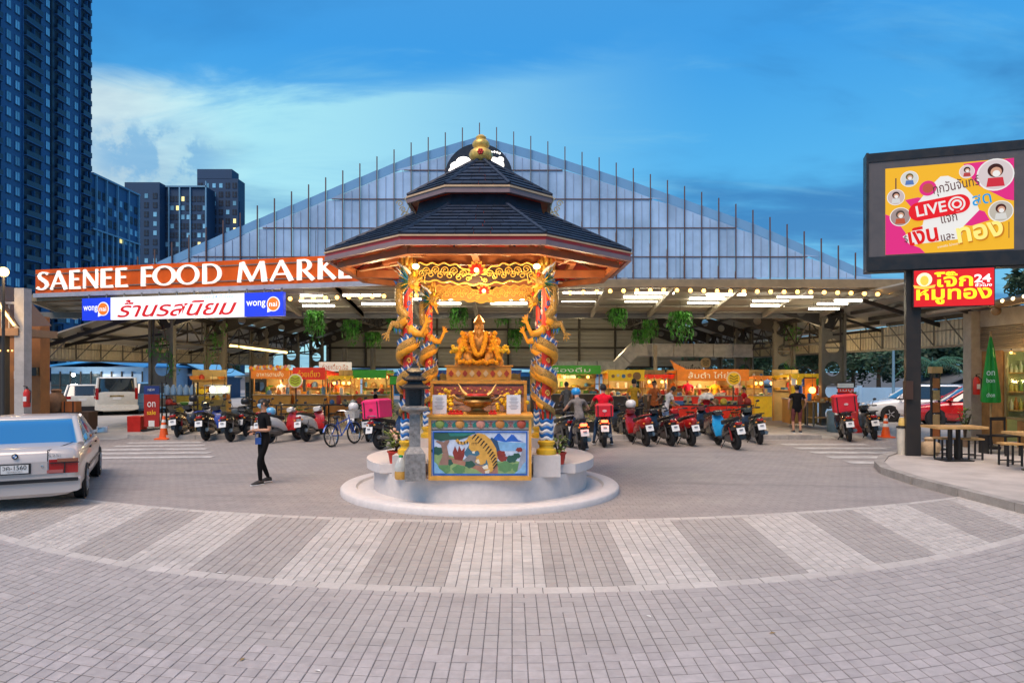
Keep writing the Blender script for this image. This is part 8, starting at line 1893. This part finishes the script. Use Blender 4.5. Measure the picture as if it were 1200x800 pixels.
q = MB(); q.box((0, 0, 0.42), (0.85, 0.5, 0.84)); q.build('cabinet', col('cabinet', (0.50, 0.33, 0.10)), gc)
for sx in (-0.4, 0.4): q = MB(); q.box((sx, -0.2, 1.12), (0.03, 0.03, 0.55)); q.build('post', GSTEEL, gc); q = MB(); q.box((sx, 0.2, 1.12), (0.03, 0.03, 0.55)); q.build('post', GSTEEL, gc)
q = MB(); q.box((0, 0, 1.40), (0.85, 0.5, 0.04)); q.build('lid', WHITE, gc); q = MB(); q.box((0, 0.22, 1.12), (0.8, 0.02, 0.5)); q.build('back_pane', col('pale_glow', (0.6, 0.62, 0.45), 0.3), gc); q = MB(); q.box((0, 0, 1.1), (0.8, 0.42, 0.02)); q.build('shelf', WHITE, gc)
goods('inside the glass display case', (gx(255, 26.2)-0.4, gx(255, 26.2)+0.4), 26.2, FZ+0.85, 5, 77, 0.3)
for px, s_ in ((249, 'left'), (263, 'right')): bulb_at(at(px, 456, 26.0), f'bright white bulb on the {s_} of the glass display case', 'white bulbs of the display case', 0.11, emi('cool_bulb', (1.0, 0.98, 0.80), 10))
t, L = stall('flower topped orange stall with round green emblem', 300, 344, 30, col('ochre', (0.50, 0.28, 0.07)), OR_, (1.62, 2.02), OR_, 'อาหารตามสั่ง', CR_, bulbs=3, seed=2)
rn = random.Random(41)
for k in range(24): q = MB(); q.ball((-L/2+L*k/23, -0.6, 2.08+rn.uniform(-.04, .07)), 0.09, 7, 5); q.build('flower', [OR_, col('flower_pink', (0.75, 0.25, 0.25)), YE_, WH_][k % 4], t)
def emblem(label, px, py, Y, r, rim, face, mark):
    e_ = thing('round_sign', label, 'sign', at(px, py, Y)); b = MB(); b.prism(circ(0, 0, r, 28), 0.06, (Vector((0, 0.06, 0)), *XZ)); b.build('rim', rim, e_)
    b = MB(); b.prism(circ(0, 0, r*0.84, 28), 0.012, (Vector((0, 0.0, 0)), *XZ)); b.build('face', face, e_)
    for k in range(3): b = MB(); b.tube([(r*0.55*math.cos(a), -0.016, r*(0.35-0.35*k)+r*0.12*math.sin(3*a)) for a in [PI*j/8 for j in range(9)]], r*0.07, 5); b.build('painted_mark', mark, e_)
    b = MB(); b.box((0, 0.1, -r-0.35), (0.05, 0.05, 0.9)); b.build('stand', DSTEEL, e_)
emblem('round green and yellow emblem between orange and red stall boards', 346, 446, 29.3, 0.30, WH_, col('lime', (0.40, 0.50, 0.05), 0.25), col('olive', (0.25, 0.20, 0.02)))
stall('red board noodle stall with warm bulbs', 348, 385, 30, col('ochre', (0.50, 0.28, 0.07)), RD_, (1.58, 2.10), RD_, 'ก๋วยเตี๋ยว', YE_, bulbs=3, seed=3)
def board(label, px0, px1, py0, py1, Y, m, txt, tm, post=True):
    t = thing('shop_board', label, 'sign', at((px0+px1)/2, (py0+py1)/2, Y)); w, h = (px1-px0)*Y/800, (py1-py0)*Y/800
    b = MB(); b.box((0, 0, 0), (w, 0.06, h)); b.build('panel', m, t); b = MB(); b.box((0, 0.02, h/2+0.02), (w+0.04, 0.08, 0.04)); b.box((0, 0.02, -h/2-0.02), (w+0.04, 0.08, 0.04)); b.build('frame', DSTEEL, t)
    if txt: text(txt, tm, (Vector((0, -0.033, 0)), *XZ), w*0.8, h*0.6, t)
    if post:
        for sx in (-1, 1): b = MB(); P = t.location.z-FZ; b.cyl((sx*w*0.4, 0.05, -P), (sx*w*0.4, 0.05, h/2), 0.025, n=6); b.build('post', DSTEEL, t)
    return t
board('white lit board with orange Thai words above the stalls', 374, 412, 424, 435, 31, col('white_lit', (0.75, 0.70, 0.62), 0.55), 'ก๋วยเตี๋ยวเรือ', col('orange_print', (0.65, 0.20, 0.04)))
board('small red lit board with yellow words under the white board', 381, 406, 437, 443, 31, RD_, 'อร่อยเด็ด', YE_)
stall('small amber fried snack stall with two bulbs', 388, 414, 29.5, col('amber_counter', (0.50, 0.20, 0.04)), YE_, None, bulbs=3, sh=1.75, seed=14)
stall('green roofed stall with cluster of warm bulbs', 417, 455, 30, col('ochre', (0.50, 0.28, 0.07)), GR_, (1.64, 1.94), GR_, None, None, bulbs=6, seed=4)
board('small green leaf print sign over the dark stall', 457, 472, 441, 450, 29, GR_, None, None)
stall('dark snack counter with red apples behind the podium', 470, 508, 31, col('dark_counter', (0.08, 0.06, 0.05)), NAVY, None, bulbs=2, seed=5)
stall('low counter behind the gold statue with blue back', 512, 610, 33, col('dark_counter', (0.08, 0.06, 0.05)), BL_, None, bulbs=3, seed=6, shelf_goods=False)
stall('green board drinks stall with white lettering', 622, 702, 31, col('dark_counter', (0.08, 0.06, 0.05)), GR_, (1.82, 2.20), GR_, 'เครื่องดื่ม', WH_, bulbs=3, seed=7)
t, L = stall('yellow board snack stall with printed food dishes', 711, 752, 28.5, col('dark_counter', (0.08, 0.06, 0.05)), YE_, (1.55, 2.0), YE_, None, None, sh=2.0, bulbs=2, seed=8)
for k, (u, r, c_) in enumerate(((-0.55, 0.07, 6), (-0.35, 0.06, 3), (-0.12, 0.08, 7), (0.12, 0.09, 1), (0.42, 0.17, 6))): q = MB(); q.prism(circ(u, 1.74+0.03*(k % 2), r, 16), 0.01, (Vector((0, -0.585, 0)), *XZ)); q.build('printed_dish', GOODC[c_], t)
stall('dim dessert stall with amber bulbs', 756, 787, 30, col('dark_counter', (0.08, 0.06, 0.05)), RD_, None, bulbs=4, sh=1.8, seed=15)
stall('tall fruit stall with yellow flaps', 880, 908, 29, YE_, OR_, None, bulbs=3, sh=1.75, seed=16)
t, L = stall('orange board stall with flame finial and red counter', 790, 872, 28.5, RD_, OR_, (1.55, 2.02), OR_, 'ส้มตำ ไก่ย่าง', CR_, sh=2.0, bulbs=4, seed=9)
for k in range(5): q = MB(); q.prism([(-L/2-0.1+0.09*k, 2.0), (-L/2-0.28+0.07*k, 2.42-0.05*k), (-L/2-0.02+0.09*k, 2.05)], 0.03, (Vector((0, -0.5, 0)), *XZ)); q.build('flame_finial', OR_, t)
emblem('round orange and yellow emblem at the right end of the orange board', 860, 443.5, 27.6, 0.29, col('cream_rim', (0.75, 0.55, 0.35), 0.2), YE_, col('olive', (0.25, 0.20, 0.02)))
t = board('grey speech bubble board with black Thai words', 790, 824, 423, 440, 32, col('grey_board', (0.34, 0.33, 0.31)), 'ก๋วยเตี๋ยว', BLACK)
emblem('round brown emblem atop the grey speech bubble board', 827, 425, 31.9, 0.24, col('tan_rim', (0.45, 0.32, 0.18)), col('tan', (0.40, 0.28, 0.12)), BLACK)
t, L = stall('colourful snack stall with bright bulb at the right column', 921, 953, 25.5, col('ochre', (0.50, 0.28, 0.07)), YE_, None, bulbs=3, sh=1.85, seed=10)
for k in range(10):
    q = MB(); q.box((-L/2+L*(k % 5+0.5)/5, -0.46, 1.25+0.32*(k//5)), (L/5-0.03, 0.02, 0.27)); q.build('hanging_packet', [YE_, WH_, RD_, GR_, OR_, BL_][(k*5) % 6], t)
board('plain orange board on posts beside the bright bulb', 943, 956, 443, 468, 24.8, OR_, None, None); 
def loose_table(px, Y, L, label):
    t = thing('dining_table', label, 'table', (gx(px, Y), Y, FZ), 0, 'dark dining tables along the hall front')
    q = MB(); q.box((0, 0, 0.74), (L, 0.65, 0.04)); q.build('top', col('dark_top', (0.035, 0.03, 0.028)), t)
    for sx in (-1, 1):
        for sy in (-1, 1): q = MB(); q.box((sx*(L/2-0.08), sy*0.26, 0.36), (0.045, 0.045, 0.72)); q.build('leg', BLK, t)
    for s_ in (-1, 1):
        for u in (-L*0.25, L*0.25):
            o = thing('bar_stool', 'black stool tucked at the '+label, 'stool', (gx(px, Y)+u, Y+s_*0.5, FZ), 0, 'stools at the '+label); o['label'] = ('near ' if s_ < 0 else 'far ')+('left' if u < 0 else 'right')+' stool at the '+label
            q = MB(); q.lathe([(0.15, 0.43), (0.16, 0.45), (0.15, 0.47), (0, 0.47)], 12); q.build('seat', BLK, o)
            for k in range(4): a = PI/4+k*PI/2; q = MB(); q.cyl((0.11*math.cos(a), 0.11*math.sin(a), 0.44), (0.16*math.cos(a), 0.16*math.sin(a), 0), 0.012, n=6); q.build('leg', BLK, o)
loose_table(352, 24.4, 1.7, 'dark dining table behind the red and white scooters')
loose_table(408, 24.6, 1.7, 'dark dining table behind the bicycle')
loose_table(726, 23.9, 1.6, 'dark dining table beside the mustard shirt customer')
loose_table(800, 24.4, 1.6, 'dark dining table behind the dark red scooter')
loose_table(852, 24.2, 1.7, 'dark dining table behind the blue sport scooter')
goods('on the dark dining table behind the blue scooter', (gx(852, 24.2)-0.8, gx(852, 24.2)+0.8), 24.2, FZ+0.76, 7, 91); goods('on the dark dining table behind the red scooter', (gx(800, 24.4)-0.7, gx(800, 24.4)+0.7), 24.4, FZ+0.76, 6, 92); goods('on the dark dining table behind the bicycle', (gx(408, 24.6)-0.8, gx(408, 24.6)+0.8), 24.6, FZ+0.76, 6, 93)
ft = thing('prep_table', 'wooden prep table with stacked goods left of the right column', 'table', (gx(966, 24.3), 24.3, FZ))
q = MB(); q.box((0, 0, 0.86), (1.1, 0.6, 0.05)); q.build('top', WOOD, ft)
for sx in (-0.5, 0.5):
    for sy in (-0.25, 0.25): q = MB(); q.box((sx, sy, 0.42), (0.05, 0.05, 0.84)); q.build('leg', GSTEEL, ft)
q = MB(); q.box((0, 0, 0.3), (1.0, 0.5, 0.03)); q.build('lower_shelf', WOOD, ft)
goods('on the wooden prep table', (gx(966, 24.3)-0.5, gx(966, 24.3)+0.5), 24.3, FZ+0.885, 6, 95)
bulb_at(at(952, 457, 24.6), 'bright warm bulb in front of the orange board', 'bulbs at the right stalls', 0.12)
for k, (py0, py1, m, s_) in enumerate(((449, 455, WH_, None), (455, 461, RD_, 'เมนู'), (461, 471, BL_, 'ราคา'))): board(('small white', 'small red', 'small blue')[k]+' notice board on the right perforated column', 982, 1000, py0, py1-0.8, 23.9, m, s_, WH_, post=False)
# silver duct with hood
du = thing('exhaust_duct', 'silver exhaust duct bending up above the stalls right of the shrine', 'duct', (0, 0, 0))
ALU = mat('duct_metal', (0.48, 0.46, 0.42), 0.4, 0.3, var=0.2, vs=4)
D0 = [at(630, 431, 33), at(722, 431, 33), at(742, 410, 33), at(880, 411, 33)]
for di, (a, c_) in enumerate(zip(D0, D0[1:])):
    if di == 1: dd_ = (c_-a).normalized()*0.22; a = a-dd_+Vector((0, 0.004, 0)); c_ = c_+dd_+Vector((0, 0.004, 0))
    n_ = max(2, int((c_-a).length/0.9))
    for k in range(n_): q = MB(); q.bar(a.lerp(c_, (k+0.01)/n_), a.lerp(c_, (k+0.985)/n_), 0.6, 0.62); q.build('duct_segment', ALU, du)
for px in (742, 800, 860):
    q = MB(); P = at(px, 411, 33); q.bar(P+Vector((0, 0, 0.3)), (P.x, P.y, zr(P.x)-0.1), 0.03); q.build('hanger', DSTEEL, du)
q = MB(); P = at(768, 425, 32); q.cyl((P.x, P.y, FZ), (P.x, P.y, gz(404, 32)), 0.09); tag(q.build('white_pipe', mat('pipe_cream', (0.55, 0.48, 0.34), 0.5)), 'cream vertical pipe below the silver duct', 'pipe')
for px, Y, lb in ((437, 33, 'grey vertical pipe left of the shrine above the green stall'), (404, 34, 'grey vertical pipe above the white lit board')): q = MB(); q.cyl((gx(px, Y), Y, FZ), (gx(px, Y), Y, gz(408, Y)), 0.13); tag(q.build('grey_pipe', GSTEEL), lb, 'pipe')
# ceiling fans and loudspeakers on the columns
def fan(P, lb):
    t = thing('wall_fan', lb, 'fan', P); b = MB(); b.tube([(0.26*math.cos(2*PI*k/20), 0, 0.26*math.sin(2*PI*k/20)) for k in range(20)], 0.014, 5, closed=True); b.build('guard', BLACK, t)
    for k in range(3): a = 2*PI*k/3; q = MB(); q.bar((0, 0.02, 0), (0.22*math.cos(a), 0.03, 0.22*math.sin(a)), 0.09, 0.008); q.build('blade', BLACK, t)
    b = MB(); b.cyl((0, -0.05, 0), (0, 0.25, 0), 0.07); b.bar((0, 0.2, 0), (-0.3, 0.3, 0.05), 0.04); b.build('motor', BLACK, t)
fan(at(268, 430, 29.2), 'black wall fan beside the second left column'); fan(at(898, 402, 29), 'black wall fan under the right lattice girder'); fan(at(933, 437, 28.5), 'black wall fan on the column above the woman in black')
# left: red banner, jug rack, jars and boxes
bn_ = thing('banner_stand', 'tall red banner stand with blue top and white on lettering', 'banner', (gx(178, 23.3), 23.3, -0.006))
q = MB(); q.box((0, 0, 0.72), (0.52, 0.05, 1.1)); q.build('red_panel', mat('banner_red', (0.42, 0.02, 0.015), 0.6), bn_); q = MB(); q.box((0, 0, 1.42), (0.52, 0.055, 0.28)); q.build('blue_panel', mat('banner_blue', (0.02, 0.05, 0.22), 0.6), bn_)
text('on', WH_, (Vector((0, -0.03, 0.93)), *XZ), 0.28, 0.18, bn_); text('sale', YE_, (Vector((0, -0.03, 0.66)), *XZ), 0.3, 0.16, bn_); text('NEW', WH_, (Vector((0, -0.032, 1.43)), *XZ), 0.24, 0.08, bn_)
q = MB(); q.box((0, -0.003, 0.28), (0.2, 0.055, 0.2)); q.build('printed_square', WH_, bn_); q = MB(); q.box((0, 0.05, 0.05), (0.6, 0.4, 0.06)); q.build('foot', BLACK, bn_)
q = MB(); q.loft([sq(0.44, 0), sq(0.46, 0.52), sq(0.42, 0.54)], smooth=False); o = tag(q.build('red_crate', RED), 'red box on the kerb left of the banner stand', 'box'); o.location = (gx(161, 23.4), 23.4, -0.006)
jr = thing('jug_rack', 'dark metal rack holding rows of clear water jugs', 'rack', (gx(211, 23.8), 23.8, FZ))
for sx in (-0.55, 0.55):
    for sy in (-0.15, 0.15): q = MB(); q.box((sx, sy, 0.78), (0.04, 0.04, 1.56)); q.build('upright', DSTEEL, jr)
for z in (0.35, 0.75, 1.1): q = MB(); q.box((0, 0, z), (1.1, 0.34, 0.03)); q.build('shelf', DSTEEL, jr)
jg = MB(); jg.lathe([(0.09, 0), (0.10, 0.03), (0.10, 0.24), (0.05, 0.32), (0.035, 0.36), (0.0, 0.36)], 12); jme = jg.mesh('water_jug', mat('jug_plastic', (0.30, 0.45, 0.58), 0.2, var=0.1))
for k in range(5): o = link('water_jug', jme); o.location = (gx(211, 23.8)-0.44+0.22*k, 23.8, FZ+1.116); tag(o, ['leftmost', 'second from the left', 'middle', 'second from the right', 'rightmost'][k]+' clear bluish water jug on the metal rack', 'jug', 'water jugs on the metal rack')
goods('on the lower shelf of the jug rack', (gx(211, 23.8)-0.5, gx(211, 23.8)+0.5), 23.8, FZ+0.765, 5, 97, 0.1)
CLAY = mat('clay', (0.30, 0.15, 0.07), 0.7, var=0.2, vs=8)
for px, r, h, lb in ((52, 0.26, 0.5, 'wide brown clay jar at the left behind the sedan'), (66, 0.30, 0.75, 'tall brown clay jar on the low wall behind the sedan')):
    q = MB(); q.lathe([(r*0.6, 0), (r, h*0.35), (r*0.95, h*0.6), (r*0.45, h*0.85), (r*0.55, h*0.95), (r*0.3, h)], 18); o = tag(q.build('clay_jar', CLAY), lb, 'jar'); o.location = (gx(px, 22.5), 22.5, 0.72)
q = MB(); q.box((0, 0, 0.36), (2.1, 0.5, 0.74)); o = tag(q.build('low_counter', mat('dark_wood', (0.09, 0.05, 0.03), 0.6, var=0.2)), 'low dark wooden counter behind the sedan roof', 'counter'); o.location = (gx(72, 22.6), 22.6, -0.006)
cs = thing('suitcase', 'orange brown trunk box standing on the low dark counter', 'box', (gx(84, 22.5), 22.5, 0.724)); q = MB(); q.box((0, 0, 0.17), (0.46, 0.3, 0.34)); q.build('box_body', mat('trunk_orange', (0.42, 0.13, 0.04), 0.5), cs)
for s_ in (-0.14, 0.14): q = MB(); q.box((s_, -0.003, 0.17), (0.04, 0.31, 0.35)); q.build('strap', DSTEEL, cs)
q = MB(); q.ball((0, 0, 0), 0.11, 10, 7); tag(q.build('white_lamp', emi('flood_white', (1.0, 0.97, 0.85), 14)), 'bright white flood lamp under the blue shed eave', 'lamp').location = at(86, 439, 42.8)
point('flood_light', at(86, 441, 42), 120, 0.2, (1, 0.95, 0.85))
def planter(px, Y, L, lb, seed, h=0.5, z=FZ):
    t = thing('planter', lb, 'planter', (gx(px, Y), Y, z)); q = MB(); q.loft([sq(L, 0, 0.3), sq(L+0.06, 0.34, 0.36)], smooth=False); q.build('trough', BLACK, t)
    rn = random.Random(seed); b = MB()
    for k in range(int(150*L)): a = rn.uniform(0, 6.28); leaf_strip(b, (rn.uniform(-L/2, L/2), rn.gauss(0, 0.1), 0.34+rn.uniform(0, h)), (math.cos(a), math.sin(a), rn.uniform(-0.2, 0.9)), rn.uniform(0.10, 0.18), 0.03, 0.5, 0, 2)
    stuff(b.build('foliage', LEAF, t, fix=False))
planter(349, 21.8, 0.7, 'dark trough of green plants between the red white scooters', 1); planter(447, 21.9, 1.0, 'dark trough of green plants behind the black yellow scooter', 2, 0.6); planter(690, 21.8, 0.9, 'dark trough of green plants between the two riders', 3, 0.6); planter(868, 22.2, 0.7, 'dark trough of green plants behind the dark green scooter', 4, 0.4)
potted((gx(1001, 23.0), 23.0, 0.72), 'bushy plant in terracotta pot by the right perforated column', 80, 0.55, 0.26, 0, 1.4, 12, (0.45, 0.12, 0.05))
def barrel(px, Y, lb, m, z):
    q = MB(); q.lathe([(0.22, 0), (0.25, 0.05), (0.24, 0.2), (0.26, 0.24), (0.24, 0.3), (0.25, 0.66), (0.22, 0.72), (0.0, 0.72)], 18); o = tag(q.build('barrel', m), lb, 'barrel'); o.location = (gx(px, Y), Y, z)
barrel(1002, 23.0, 'red plastic barrel under the terracotta pot plant', RED, -0.007); barrel(978, 23.2, 'grey blue plastic barrel beside the red delivery scooter', mat('barrel_slate', (0.10, 0.16, 0.20), 0.5), -0.007)
